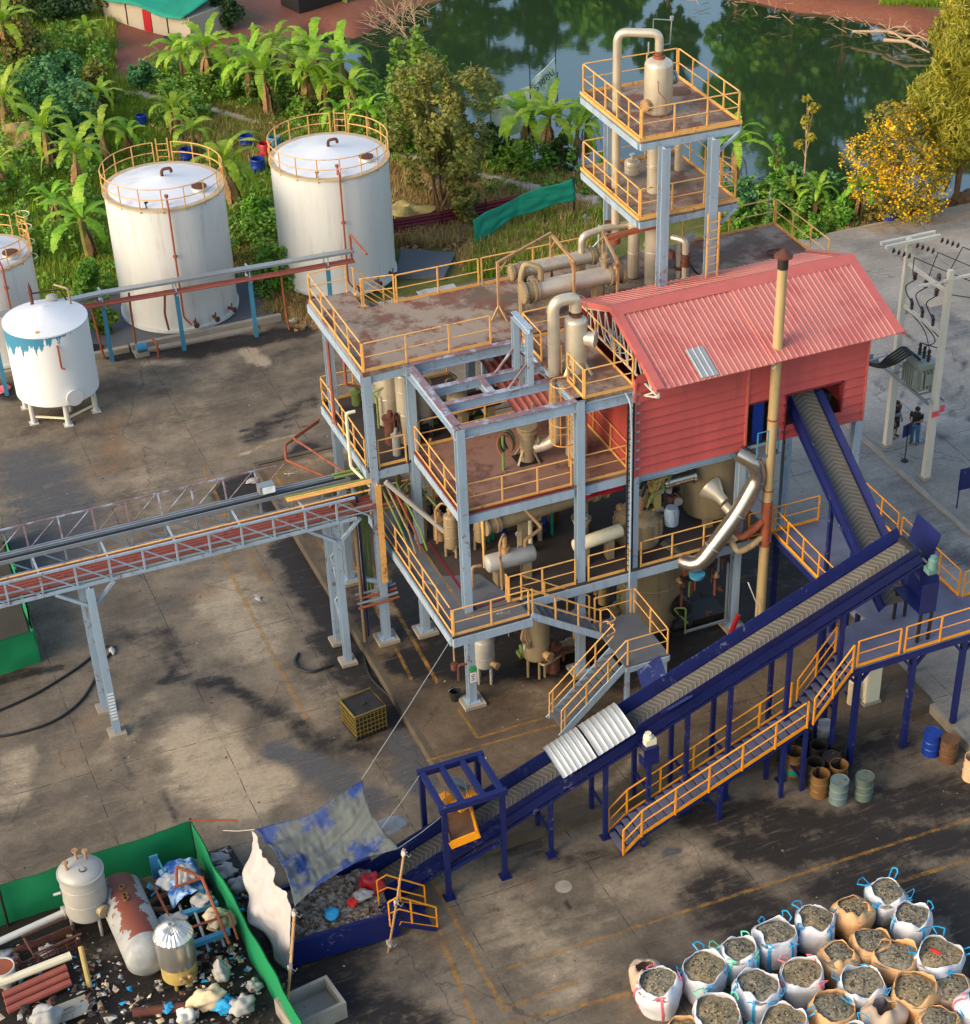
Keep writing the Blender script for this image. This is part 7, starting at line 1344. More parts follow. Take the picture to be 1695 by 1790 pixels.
for lab, p, s, mm in (('white plastic bag on top of the striped tarp', (6.0, 40.6, 1.25), (.26, .34, .2), 'trash_white'), ('white folded sheet between the grey tank and the ribbed tank', (5.2, 39.4, .75), (.4, .35, .14), 'trash_white'), ('pale pink sack near the green net', (6.55, 39.1, .5), (.4, .4, .25), 'cream_bag'), ('cream sack at the bottom edge beside the ribbed tank', (5.35, 36.5, .4), (.48, .34, .28), 'cream_bag'), ('white round bundle at the bottom edge near the green net', (6.15, 35.9, .4), (.32, .26, .26), 'trash_white'), ('white torn sheet lying by the end of the green net', (6.7, 36.6, .2), (.2, .2, .12), 'trash_white'), ('white peaked plastic sheet right of the ribbed tank', (5.95, 37.2, .5), (.2, .24, .34), 'trash_white'),
                      ('pale blue sheet at the bottom edge', (5.7, 36.2, .3), (.3, .3, .2), 'strap_blue'), ('white pot at the bottom edge left of the cream sack', (4.7, 36.2, .3), (.25, .22, .3), 'white_paint'), ('white sack at the bottom left on the blue crate', (1.2, 37.6, .5), (.45, .3, .3), 'trash_white'), ('grey plastic by the rusty pail', (.6, 40.55, .25), (.4, .22, .18), 'galv'), ('white foil inside the rusty cage', (1.75, 40.3, .3), (.22, .2, .14), 'trash_white'), ('white bowl behind the horizontal tank', (5.5, 40.95, .8), (.32, .26, .2), 'white_paint'), ('white rag near the racks', (6.2, 39.85, .85), (.3, .25, .14), 'trash_white'), ('mottled white sack on the racks', (6.3, 38.95, .85), (.3, .35, .16), 'cream_bag')):
    b = MB(); b.blob(p, 1, 12, .38, s, p[0] + p[1]); tag(b.build('scrap_bag', mm, None, True, 85), lab, 'bag')
b = MB()
for k in range(1500):
    x, y = rr.choice(((rr.uniform(4.6, 6.8), rr.uniform(34.5, 38.5)), (rr.uniform(5, 6.6), rr.uniform(37.5, 41.8)), (rr.uniform(2.2, 4.4), rr.uniform(35.5, 40)), (rr.uniform(7.0, 7.6), rr.uniform(39.5, 42.2)), (rr.uniform(0, 3), rr.uniform(37, 41))))
    if 3.5 < x < 4.9 and y > 38: continue
    s = .03 + .11 * rr.random() ** 3; b.k = rr.choice((0, 0, 1, 1, 1, 1, 2, 3, 4, 4, 5, 5)); z = rr.random() * .25
    M_ = Matrix.Rotation(rr.random() * 6.3, 3, 'Z') @ Matrix.Rotation(rr.uniform(-.8, .8), 3, 'X')
    b.add([V((x, y, .05 + z)) + M_ @ V(p) * s for p in ((-1, -.6, 0), (1, -.7, .3), (.8, .7, 0), (-.9, .6, .3), (0, 0, .5))], [(0, 1, 4), (1, 2, 4), (2, 3, 4), (3, 0, 4), (3, 2, 1, 0)])
tag(b.build('scrap_litter', ['trash_white', 'trash_dark', 'strap_blue', 'cream_bag', 'rust_dark', 'trash_brown'], smooth=False), 'scattered litter and scraps covering the ground inside the green net', 'litter', kind='stuff')
b = MB(); b.grid(lambda u, v: (6.95 + .75 * u + .25 * v, 42.5 - 2.6 * v, .05 + .55 * math.sin(math.pi * u) * math.sin(math.pi * min(1, v * 1.1)) * (.6 + .7 * abs(mnoise.noise(V((u * 3, v * 5, 8)))))), 14, 26); tag(b.build('bag_heap', 'trash_dark'), 'heap of dark rubbish bags outside the corner of the green net', 'bag heap')
for lab, p, s in (('pale lump of rubbish nearest the hanging white sheet', (7.35, 40.3, .45), (.3, .25, .25)), ('pale rubbish bundle on the dark bag heap', (7.2, 41.0, .5), (.3, .3, .2)), ('glossy white bag at the far end of the dark bag heap', (7.1, 41.7, .4), (.35, .2, .15))):
    b = MB(); b.blob(p, 1, 10, .35, s, p[1]); tag(b.build('scrap_bag', 'trash_white', None, True, 85), lab, 'bag')
b = MB()
for k in range(900):
    x, y = rr.uniform(-4, 30), rr.uniform(30, 73); s = .01 + .03 * rr.random() ** 2; z = .4 if x > 14.9 and y > 39.1 and y < 62 else 0; b.k = rr.choice((0, 0, 0, 1, 2, 2, 3)); a = rr.random() * 6
    if .4 < x < 7.2 and y < 42.3: continue
    b.add([V((x, y, z + .004)) + Matrix.Rotation(a, 3, 'Z') @ V(p) * s for p in ((-1.4, -.6, 0), (1, -.8, 0), (.9, .7, 0), (-.9, .6, 0), (0, 0, .6))], [(0, 1, 4), (1, 2, 4), (2, 3, 4), (3, 0, 4)])
tag(b.build('yard_grit', ['trash_dark', 'rust_dark', 'trash_brown', 'trash_white'], smooth=False), 'fine grit, chips and leaf bits strewn over the concrete yard', 'grit', kind='stuff')
# ------------------------------------------------------------------ bulk bags
paint('pellet_tan', (134, 116, 84), .95, 0, .5, .25, (92, 78, 56), 15, second=(160, 144, 112), samt=.3, bmp=.7)
def bulkbag(lab, px, r, h, cloth, strap, rz, open_, seed, red=False):
    c = g(px[0], px[1], h * .93)
    t = thing('bulk_bag', lab, 'bulk bag', (c.x, c.y, 0), 'bulk bags of pellets'); rr = random.Random(seed)
    b = MB(); N = 48; rows = 13; vs = []; e1, e2 = rr.random() * 9, 1 + .1 * rr.uniform(-1, 1)
    fold = 1 - open_
    for j in range(rows + 1):
        v = j / rows
        for k in range(N):
            a = 2 * math.pi * k / N; ca, sa = math.cos(a), math.sin(a)
            sq = 1 / (abs(ca) ** 3.2 + abs(sa) ** 3.2) ** (1 / 3.2) if v < .9 else 1 / (abs(ca) ** 2.5 + abs(sa) ** 2.5) ** .4
            rad = r * sq * .97 * (.80 + .30 * math.sin(math.pi * v * .72) ** .8)
            rad *= 1 + .13 * mnoise.noise(V((ca * 1.4 + seed, sa * 1.4, v * 2))) + .04 * mnoise.noise(V((ca * 7 + seed, sa * 7, v * 4))) + .025 * mnoise.noise(V((ca * 15 + seed, sa * 15, v * 3)))
            z = h * v
            if v > .82:
                rim = .24 * mnoise.noise(V((ca * 1.3 + seed * 2.1, sa * 1.3, 5))) + .05 * mnoise.noise(V((ca * 5, sa * 5, seed)))
                q = (v - .82) / .18; z += rim * q; rad *= 1 - (fold * .9) * q * (.55 + .25 * mnoise.noise(V((ca * 1.5, sa * 1.5, seed + 3))))
            vs.append(V((rad * ca, rad * sa * e2, z)))
    b.add([p + c * 0 for p in vs], [(j * N + k, j * N + (k + 1) % N, (j + 1) * N + (k + 1) % N, (j + 1) * N + k) for j in range(rows) for k in range(N)])
    ORG[t.name] = V((0, 0, 0)); o = b.build('sack', cloth, t, True, 180); o.modifiers.new('thickness', 'SOLIDIFY').thickness = .018
    if open_ > .25:
        b = MB(); n2 = 11; vs2 = []
        for j in range(n2 + 1):
            f = j / n2
            for k in range(N):
                e = vs[(rows - 2) * N + k]; p = V((e.x * f * .985, e.y * f * .985, 0)); vs2.append(V((p.x, p.y, h * .86 + .13 * (1 - f * f) + .03 * mnoise.noise(V((p.x * 9 + seed, p.y * 9, 1))) + .02 * mnoise.noise(V((p.x * 30 + seed, p.y * 30, 1))))))
        b.add(vs2, [(j * N + k, j * N + (k + 1) % N, (j + 1) * N + (k + 1) % N, (j + 1) * N + k) for j in range(n2) for k in range(N)]); 
        for q in range(130):
            a, f = rr.random() * 6.28, math.sqrt(rr.random()) * r * .72; x, y = f * math.cos(a), f * math.sin(a); z = h * .86 + .13 * (1 - (f / r / .9) ** 2); s = .012 + .022 * rr.random(); b.k = rr.choice((1, 1, 2))
            M_ = Matrix.Rotation(rr.random() * 6.3, 3, 'Z') @ Matrix.Rotation(rr.uniform(-1, 1), 3, 'X'); b.add([V((x, y, z + .03)) + M_ @ V(p) * s for p in ((-1, -.6, 0), (1, -.7, .2), (.8, .7, 0), (-.9, .6, .3))], [(0, 1, 2, 3)])
        b.build('pellets', [['pellet', 'pellet_tan'][seed % 5 in (0, 3)], 'pellet_light', 'trash_dark'], t, True, 180)
    if red: b = MB(); b.blob((.12, .05, h * 1.0), 1, 9, .4, (.16, .06, .03), 3); b.build('red_scrap', 'strap_red', t)
    if strap:
        for k in range(4):
            a = R3(45 + 90 * k + rr.uniform(-16, 16)); ca, sa = math.cos(a), math.sin(a); rad = r * 1.06; tx, ty = -sa, ca
            b = MB(); w = .035
            kk = round(a / 6.2832 * N) % N; pts = [vs[j * N + kk] + V((ca, sa, 0)) * .022 for j in (1, 3, 5, 7, 9, 11, 12)]
            for p, q in zip(pts, pts[1:]): b.bar(p, q, .075, .012, V((ca, sa, 0)))
            top = pts[-1]; lean = rr.uniform(-.1, .45); lq = rr.uniform(.3, 1.0)
            lp = [top + V((tx * .05, ty * .05, 0)), top + V((tx * .12 + ca * lean, ty * .12 + sa * lean * .6, .12 * lq)), top + V((-tx * .02 + ca * lean, -ty * .02 + sa * lean * .6, .19 * lq)), top + V((-tx * .15 + ca * lean * .6, -ty * .15 + sa * lean * .6, .06)), top + V((-tx * .1, -ty * .1, -.08))]
            for p, q in zip(lp, lp[1:]): b.bar(p, q, .042, .012, V((ca, sa, 0)))
            b.build('strap', strap, t, False)
    t.rotation_euler = (rr.uniform(-.07, .07), rr.uniform(-.07, .07), rz); return t
W_, T_, P_ = 'sack_white', 'sack_tan', 'sack_pale'
BAGS = [((1548, 1556), .46, 1.05, W_, 'strap_blue', .7, 'white bulk bag with blue loops standing farthest back'), ((1495, 1587), .5, 1.05, T_, None, .4, 'tan bulk bag behind the others, beside the farthest white bag'), ((1595, 1603), .5, 1.1, W_, 'strap_blue', .9, 'white bulk bag with blue ties at the right rear'),
 ((1423, 1607), .5, 1.1, W_, 'strap_blue', .8, 'white bulk bag with one tall blue loop on its rim'), ((1357, 1633), .5, 1.1, W_, 'strap_blue', .8, 'white bulk bag left of the bag with the tall blue loop'), ((1288, 1660), .48, 1.1, W_, 'strap_mint', .7, 'white bulk bag with mint green straps'),
 ((1229, 1690), .5, 1.1, W_, 'strap_blue', 1, 'round full white bulk bag with blue side straps near the left of the group'), ((1156, 1715), .52, 1.15, W_, 'strap_pink', .7, 'tall white bulk bag with pink straps at the left end'), ((1128, 1692), .4, .8, P_, None, .1, 'crumpled empty pale brown bag at the left end of the group'),
 ((1524, 1646), .5, 1.05, T_, None, .8, 'tan bulk bag in the middle behind the yellowish one'), ((1464, 1668), .46, 1.1, T_, None, .5, 'half closed tan bulk bag with a grey flap'), ((1640, 1668), .56, 1.1, W_, 'strap_blue', .9, 'wide white bulk bag with a red scrap on top'),
 ((1566, 1672), .52, 1.1, T_, None, .9, 'yellowish tan bulk bag in front of the middle tan bag'), ((1405, 1700), .54, 1.1, W_, 'strap_pink', .9, 'white bulk bag with pink ties in the middle'), ((1510, 1714), .54, 1.1, W_, 'strap_blue', .9, 'full white bulk bag with teal ties in the middle of the group'),
 ((1326, 1725), .52, 1.1, W_, 'strap_blue', .85, 'white bulk bag with blue ties in front of the mint strapped one'), ((1604, 1730), .54, 1.1, T_, None, .9, 'tan bulk bag below the wide white one'), ((1664, 1722), .46, .95, P_, None, .6, 'small pale tan bag at the right edge'),
 ((1250, 1768), .56, 1.1, W_, 'strap_mint', 1, 'overfull white bulk bag at the bottom, left of centre'), ((1452, 1758), .5, 1.05, T_, None, .95, 'round tan bulk bag low in the middle'), ((1545, 1765), .52, 1.1, P_, None, .18, 'pale pinkish bag folded shut with two openings'),
 ((1370, 1785), .54, 1.1, W_, 'strap_blue', .95, 'white bulk bag cut by the bottom edge, right of the overfull one'), ((1640, 1785), .5, 1.0, T_, 'strap_blue', .6, 'tan bag with blue straps in the lower right corner'), ((1195, 1805), .46, 1.0, T_, None, .9, 'tan bulk bag cut by the bottom edge at the left'), ((1495, 1815), .54, 1.1, W_, 'strap_blue', .9, 'white bulk bag cut by the bottom edge below the round tan bag'), ((1712, 1750), .5, 1.2, W_, 'strap_pink', .2, 'tied white bag cut by the right edge'), ((1580, 1830), .5, 1.0, T_, None, .8, 'tan bag barely showing at the bottom edge')]
for i, (px, r, h, cl, st, op, lab) in enumerate(BAGS):
    bulkbag(lab, px, r * 1.08, h * 1.06, cl, st, i * 1.9, op, i + 2, red=(i == 11))
b = MB(); q = g(1402, 1738, .62); b.box((q.x, q.y, .62), (.16, .012, .16), .2); tag(b.build('bag_print', 'ink'), 'small dark printed mark on the pink tied white bulk bag', 'print')
# ------------------------------------------------------------------ electric poles and transformer
GZ = .38; PA, PB = V((38.08, 53.37, GZ)), V((38.13, 50.65, GZ))
def cpole(lab, p, top):
    t = thing('power_pole', lab, 'power pole', tuple(p), 'concrete power poles')
    b = MB(); pr = ((-.14, -.12), (.14, -.12), (.14, .12), (-.14, .12)); tp_ = .7
    b.add([p + V((x, y, 0)) for x, y in pr] + [V((p.x + x * tp_, p.y + y * tp_, top)) for x, y in pr], [(3, 2, 1, 0), (4, 5, 6, 7), (0, 1, 5, 4), (1, 2, 6, 5), (2, 3, 7, 6), (3, 0, 4, 7)])
    for x in (-.145, .125): b.add([p + V((x, -.14, 0)), p + V((x + .02, -.14, 0)), V((p.x + (x + .02) * tp_, p.y - .1, top)), V((p.x + x * tp_, p.y - .1, top))], [(0, 1, 2, 3)])
    b.build('shaft', 'conc_pole', t); b = MB(); b.box((p.x, p.y, p.z + .02), (.5, .5, .06)); b.build('footing', 'conc', t); return t
ta = cpole('concrete power pole on the left with a double crossarm', PA, 9.45); tb = cpole('concrete power pole on the right with red and white tags', PB, 9.35)
for dy in (-.17, .17): b = MB(); b.bar((36.95, 53.37 + dy, 9.38), (39.35, 53.37 + dy, 9.38), .11, .13); b.build('crossarm', 'conc_pole', ta)
b = MB(); b.bar((36.75, 50.6, 9.0), (40.1, 50.6, 9.0), .09, .09); b.build('crossarm', 'conc_pole', tb)
b = MB()
b.box((PB.x - .0, PB.y - .16, 3.35), (.34, .03, .22)); b.box((PB.x + .32, PB.y - .1, 3.5), (.2, .03, .3)); b.build('tag_plate', 'sign_pink', tb)
for z, ends in ((8.45, 1), (6.7, 0)):
    t = thing('pole_beam', 'upper concrete beam joining the two power poles' if ends else 'lower concrete beam with fuse holders joining the two power poles', 'beam', (38.1, 52, z)); b = MB(); b.bar((38.1, 53.25, z), (38.1, 50.75, z), .1, .14); b.build('bar', 'conc_pole', t)
    for k in range(3):
        y = 52.75 - .72 * k; b = MB()
        if ends: b.lathe((38.1, y, z - .1), [(.05, -.35), (.1, -.3), (.05, -.25), (.1, -.2), (.05, -.15), (.1, -.1), (.05, 0)], 10)
        else: b.lathe((38.1, y, z + .07), [(.05, 0), (.08, .1), (.05, .14), (.08, .2), (.05, .3)], 10); b.bar((38.0, y - .15, z + .4), (38.1, y + .1, z + .45), .1)
        b.build('insulator', 'insulator', t)
def cable(b, p, q, sag, r=.02): p, q = V(p), V(q); b.path([p.lerp(q, k / 8) - V((0, 0, sag * 4 * (k / 8) * (1 - k / 8))) for k in range(9)], r, 5)
T0 = V((38.1, 51.75, 3.95))
t = thing('transformer', 'grey green pole transformer with three black bushings on a steel shelf', 'transformer', tuple(T0))
b = MB(); b.box(T0 + V((0, 0, .6)), (.75, .95, 1.1)); b.build('tank', 'transformer', t)
b = MB(); b.box(T0 + V((0, 0, 1.18)), (.86, 1.06, .06)); b.build('lid', 'transformer', t)
for s in (-1, 1):
    b = MB()
    for k in range(6): b.box(T0 + V((s * .47, -.38 + .15 * k, .6)), (.2, .05, .8))
    b.build('radiator', 'transformer', t)
b = MB()
for k in range(5): b.box(T0 + V((-.3 + .15 * k, -.56, .58)), (.05, .18, .75))
b.box(T0 + V((0, -.66, .6)), (.4, .02, .5)); b.build('radiator', 'transformer', t)
for k in range(3): b = MB(); b.lathe(T0 + V((.1, -.3 + .3 * k, 1.2)), [(.08, 0), (.05, .06), (.09, .1), (.05, .16), (.09, .22), (.05, .3), (.07, .42), (.05, .5)], 12); b.build('bushing', 'drum_black', t)
for k in range(4): b = MB(); b.lathe(T0 + V((-.25, -.36 + .24 * k, 1.2)), [(.05, 0), (.05, .14), (0, .16)], 8); b.build('low_bushing', 'galv', t)
t = thing('transformer_shelf', 'galvanised steel shelf and cable tray between the two power poles', 'shelf', (38.1, 52, 3.8)); b = MB()
for dx in (-.35, .35): b.bar((38.1 + dx, 54.6, 3.88), (38.1 + dx, 50.5, 3.88), .07, .12)
for k in range(9): b.bar((37.75, 54.4 - .45 * k, 3.9), (38.45, 54.4 - .45 * k, 3.9), .05, .04)
b.bar((38.45, 51.0, 3.9), (38.2, 50.7, 4.3), .05); b.build('frame', 'galv', t)
b = MB(); b.bar((35.0, 54.0, 4.0), (37.7, 54.2, 3.95), .4, .05); b.bar((35.0, 53.8, 4.1), (37.7, 54.0, 4.05), .03, .15); b.bar((35.0, 54.2, 4.1), (37.7, 54.4, 4.05), .03, .15); b.build('cable_tray', 'galv', t)
for k in range(5):
    b = MB(); a = T0 + V((-.25, -.3 + .15 * k, 1.32)); b.path([a, a + V((-.3, .15, .35)), a + V((-.75, .5, -.2)), V((37.3, 53.2 + .06 * k, 4.15)), V((36.2, 54.0 + .04 * k, 4.5)), V((34.6, 54.1 + .05 * k, 4.6)), V((33.0, 53.8, 4.4))], .045, 6, .5); b.build('black_cable', 'black_rubber', t)
K = thing('overhead_lines', 'black overhead wires running from the poles to the right edge', 'wires', (39, 51, 8))
tops = []
for k, x in enumerate((37.1, 38.15, 39.25)):
    b = MB(); p = V((x, 53.1, 9.3)); q = p + V((.5, -.85, -.05)); 
    for j in range(4): e = p.lerp(q, .1 + .22 * j); b.lathe(e, [(.04, 0), (.12, .03), (.04, .09)], 10, axis=q - p)
    b.build('string_insulator', 'insulator', K); b = MB(); cable(b, q, (x + 5.5, 45.5, 8.4), .25); b.build('wire', 'black_rubber', K); tops.append(q)
for k in range(3):
    b = MB(); y = 52.75 - .72 * k; q = tops[k]; b.path([q, q.lerp(V((38.1, y, 8.3)), .5) + V((0, .1, -.35)), V((38.1, y, 8.0))], .02, 5, .3); b.build('wire', 'black_rubber', K)
    b = MB(); b.path([(38.1, y, 8.0), (37.75, y + .15, 7.75), (37.95, y + .1, 7.3), (38.05, y, 7.1)], .022, 5, .2); b.path([(38.1, y, 6.6), (38.5, y - .2, 6.1), (38.7, y - .3, 5.7), (38.2, 51.45 + .3 * k, 5.65)], .022, 5, .3); b.build('wire', 'black_rubber', K)
for x in (37.6, 39.7): b = MB(); b.lathe((x, 50.6, 9.05), [(.05, 0), (.1, .06), (.06, .12), (.1, .18), (.05, .3)], 10); b.build('pin_insulator', 'insulator', K)
b = MB(); cable(b, (38.2, 50.5, 8.4), (43.5, 48.0, 8.2), .2); b.build('wire', 'black_rubber', K)
t = thing('sign_board', 'small dark blue sign seen from behind on a thin black post', 'sign', (38.07, 52.04, GZ)); t0 = V((38.07, 52.04, GZ)); b = MB(); b.tube(t0, t0 + V((0, 0, 1.7)), .025, 7); b.lathe(t0, [(.16, 0), (.14, .04), (.03, .06)], 12); b.build('post', 'black_rubber', t); b = MB(); b.box(t0 + V((0, .04, 1.42)), (.55, .03, .55), .3); b.build('panel', 'navy', t)
t = thing('sign_board', 'large navy sign board on two posts at the right edge', 'sign', (38.2, 48.4, GZ)); 
for dx in (0, 1.1): b = MB(); b.tube((38.03 + dx, 48.32 - dx * .1, GZ), (38.03 + dx, 48.32 - dx * .1, 2.1), .03, 7); b.build('post', 'navy', t)
b = MB(); b.box((38.6, 48.3, 1.65), (1.2, .04, .95), -.08); b.build('panel', 'navy', t)
# ------------------------------------------------------------------ two people on the road
def person(lab, loc, rz, joints, radii, parts):
    t = thing('person', lab, 'person', loc, None, rz); ORG[t.name] = V((0, 0, 0)); me = bpy.data.meshes.new('body'); names = list(joints); E = []
    for a, c in (('pelvis', 'waist'), ('waist', 'chest'), ('chest', 'neck'), ('neck', 'head'), ('head', 'crown'), ('chest', 'sh_l'), ('sh_l', 'el_l'), ('el_l', 'wr_l'), ('chest', 'sh_r'), ('sh_r', 'el_r'), ('el_r', 'wr_r'), ('pelvis', 'hip_l'), ('hip_l', 'kn_l'), ('kn_l', 'an_l'), ('an_l', 'toe_l'), ('pelvis', 'hip_r'), ('hip_r', 'kn_r'), ('kn_r', 'an_r'), ('an_r', 'toe_r')): E.append((names.index(a), names.index(c)))
    vs = [V(joints[k]) for k in names]; rs = [radii[k.split('_')[0]] for k in names]
    for s in ('l', 'r'):
        wi = names.index('wr_' + s); w = vs[wi]; d = (w - vs[names.index('el_' + s)]).normalized(); sd_ = d.cross(V((0, 0, 1))); sd_ = sd_.normalized() if sd_.length > .1 else V((1, 0, 0))
        pi = len(vs); vs.append(w + d * .07); rs.append(.03); E.append((wi, pi))
        for k, L in enumerate((.065, .08, .085, .07)):
            i0 = len(vs); o = sd_ * (.026 * (k - 1.5)); vs += [w + d * .095 + o, w + d * (.095 + L * .5) + o * 1.1 + V((0, 0, -.012)), w + d * (.095 + L * .85) + o * 1.1 + V((0, 0, -.04))]; rs += [.011, .010, .008]; E += [(pi, i0), (i0, i0 + 1), (i0 + 1, i0 + 2)]
        i0 = len(vs); vs += [w + d * .05 - sd_ * .045, w + d * .1 - sd_ * .06]; rs += [.012, .009]; E += [(pi, i0), (i0, i0 + 1)]
    me.from_pydata(vs, E, []); me.materials.append(MATS['skin']); o = bpy.data.objects.new('body', me); COL.objects.link(o); o.parent = t
    sk = o.modifiers.new('skin', 'SKIN'); sub = o.modifiers.new('sub', 'SUBSURF'); sub.levels = sub.render_levels = 2
    for i, v in enumerate(me.skin_vertices[0].data): v.radius = (rs[i], rs[i] * (.75 if i < 3 else 1)); v.use_root = (i == 0)
    for nm, fn, mm in parts: b = MB(); fn(b); b.build(nm, mm, t, True, 180)
    return t
RD_ = dict(pelvis=.15, waist=.13, chest=.16, neck=.055, head=.095, crown=.07, sh=.065, el=.045, wr=.03, hip=.095, kn=.06, an=.042, toe=.035)
J = dict(pelvis=(0, 0, .92), waist=(0, .0, 1.08), chest=(0, .01, 1.32), neck=(0, 0, 1.47), head=(0, -.03, 1.58), crown=(0, -.02, 1.66), sh_l=(-.2, 0, 1.38), el_l=(-.26, -.06, 1.13), wr_l=(-.12, -.26, 1.12), sh_r=(.2, 0, 1.38), el_r=(.26, -.03, 1.12), wr_r=(.08, -.27, 1.14), hip_l=(-.1, 0, .86), kn_l=(-.12, -.03, .48), an_l=(-.13, .02, .09), toe_l=(-.14, -.14, .04), hip_r=(.1, 0, .86), kn_r=(.12, -.02, .48), an_r=(.14, .03, .09), toe_r=(.16, -.13, .04))
def face(b, z=1.585, y=-.03): 
    b.blob((0, y - .1, z - .012), .018, 8, .05, (1, 1.2, 1.4))
    for s in (-1, 1): b.blob((s * .098, y + .01, z), .02, 7, .05, (.5, 1, 1.5))
def eyes(b, z=1.6, y=-.03):
    for s in (-1, 1): b.blob((s * .035, y - .088, z), .012, 7, .02)
    b.blob((0, y - .09, z - .065), .02, 7, .02, (1.3, .4, .35))
def hair(b, z=1.62, y=-.015): b.blob((0, y + .015, z), .112, 14, .06, (1, 1.05, .82), 2)
def shirt(b, slv=.55):
    b.lathe((0, .0, 0), [(.17, .9), (.168, 1.0), (.165, 1.12), (.19, 1.3), (.2, 1.38), (.13, 1.45), (.07, 1.48)], 20)
    for k, v in enumerate(b.v): b.v[k] = (v[0] * 1.06, v[1] * .78, v[2])
    for s in ('l', 'r'): a, c = V(J['sh_' + s]), V(J['el_' + s]); b.tube(a.lerp(c, -.12), a.lerp(c, slv), .088, 12, .072)
def legs(b, f, r=1.0):
    b.lathe((0, 0, 0), [(.165, .97), (.175, .88), (.15, .8)], 18)
    for k, v in enumerate(b.v): b.v[k] = (v[0] * 1.05, v[1] * .8, v[2])
    for s in ('l', 'r'):
        h, k, a = V(J['hip_' + s]), V(J['kn_' + s]), V(J['an_' + s]); b.path([h + V((0, 0, .04)), h.lerp(k, .5), k] + ([k.lerp(a, .5), a + V((0, 0, -.01))] if f > .5 else []), ([.115, .1, .088, .08, .075] if f > .5 else [.12, .11, .105]), 12)
def shoes(b):
    for s in ('l', 'r'): a = V(J['an_' + s]); b.blob(a + V((0, -.06, -.045)), 1, 10, .03, (.05, .13, .045), 1)
GP = g(1597, 775, GZ)
person('person in black T shirt and blue jeans looking at a phone by the sign', tuple(GP), R3(-55), J, RD_, (('face', face, 'skin'), ('eyes', eyes, 'ink'), ('hair', hair, 'hair'), ('shirt', shirt, 'cloth_black'), ('jeans', lambda b: legs(b, 1), 'denim'), ('shoes', shoes, 'cloth_black'), ('shirt_print', lambda b: b.box((0, .16, 1.36), (.2, .012, .05)), 'rust_pipe'), ('phone', lambda b: b.box((-.02, -.38, 1.16), (.08, .15, .012)), 'ink')))
J = dict(J); J.update(wr_l=(-.25, -.12, .86), el_l=(-.27, .02, 1.12), wr_r=(.24, -.1, .87), el_r=(.27, .03, 1.12))
person('person in black top and dark shorts half hidden by the left power pole', tuple(g(1562, 764, GZ)), R3(20), J, RD_, (('face', face, 'skin'), ('eyes', eyes, 'ink'), ('hair', hair, 'hair'), ('shirt', lambda b: shirt(b, .5), 'cloth_black'), ('shirt_panel', lambda b: b.lathe((0, -.004, 0), [(.178, 1.05), (.176, 1.2)], 20), 'cloth_grey'), ('shorts', lambda b: legs(b, 0), 'shorts'), ('shoes', shoes, 'cloth_black')))
# ------------------------------------------------------------------ plants
GZ0 = -.12
def leafcloud(name, mat, parent, blobs, n, size, seed, aspect=1.6, droop=0.0, shell=.5, gap=.25, flat=.5):
    """many leaf-sized faces spread through a crown's volume, gated by noise so that gaps stay"""
    rs = np.random.RandomState(seed); w = np.array([b_[3] ** 2 for b_ in blobs]); w = w / w.sum(); pts = []
    idx = rs.choice(len(blobs), n * 2, p=w); B = np.array([b_[:4] for b_ in blobs])[idx]
    d = rs.normal(size=(n * 2, 3)); d /= np.linalg.norm(d, axis=1)[:, None]; rad = (shell + (1 - shell) * rs.rand(n * 2)) ** .7
    P = B[:, :3] + d * (B[:, 3] * rad)[:, None] * np.array([1, 1, .85])
    cl = np.zeros(len(P))
    for k in range(5):
        a = rs.normal(size=3) * (1.6 + k * .9); cl += np.sin(P @ a + rs.rand() * 6.28)
    keep = cl > np.quantile(cl, gap); P = P[keep][:n]; d = d[keep][:n]; n = len(P)
    u = rs.normal(size=(n, 3)) * np.array([1, 1, flat]); u[:, 2] -= droop; u /= np.linalg.norm(u, axis=1)[:, None]
    nn = rs.normal(size=(n, 3)) * .8 + d * .6 + np.array([0, 0, .5]); v = np.cross(nn, u); v /= np.linalg.norm(v, axis=1)[:, None]
    s = size * (.6 + .8 * rs.rand(n))[:, None]; U = u * s * aspect * .5; W = v * s * .5
    vs = np.stack([P - U, P - U * .1 + W, P + U, P - U * .1 - W], 1).reshape(-1, 3)
    if parent: o0 = ORG.get(parent.name, V((0, 0, 0))); vs = vs - np.array(o0)
    me = bpy.data.meshes.new(name); me.from_pydata(vs.tolist(), [], np.arange(n * 4).reshape(-1, 4).tolist()); me.materials.append(MATS[mat])
    o = bpy.data.objects.new(name, me); COL.objects.link(o); o.parent = parent; return o
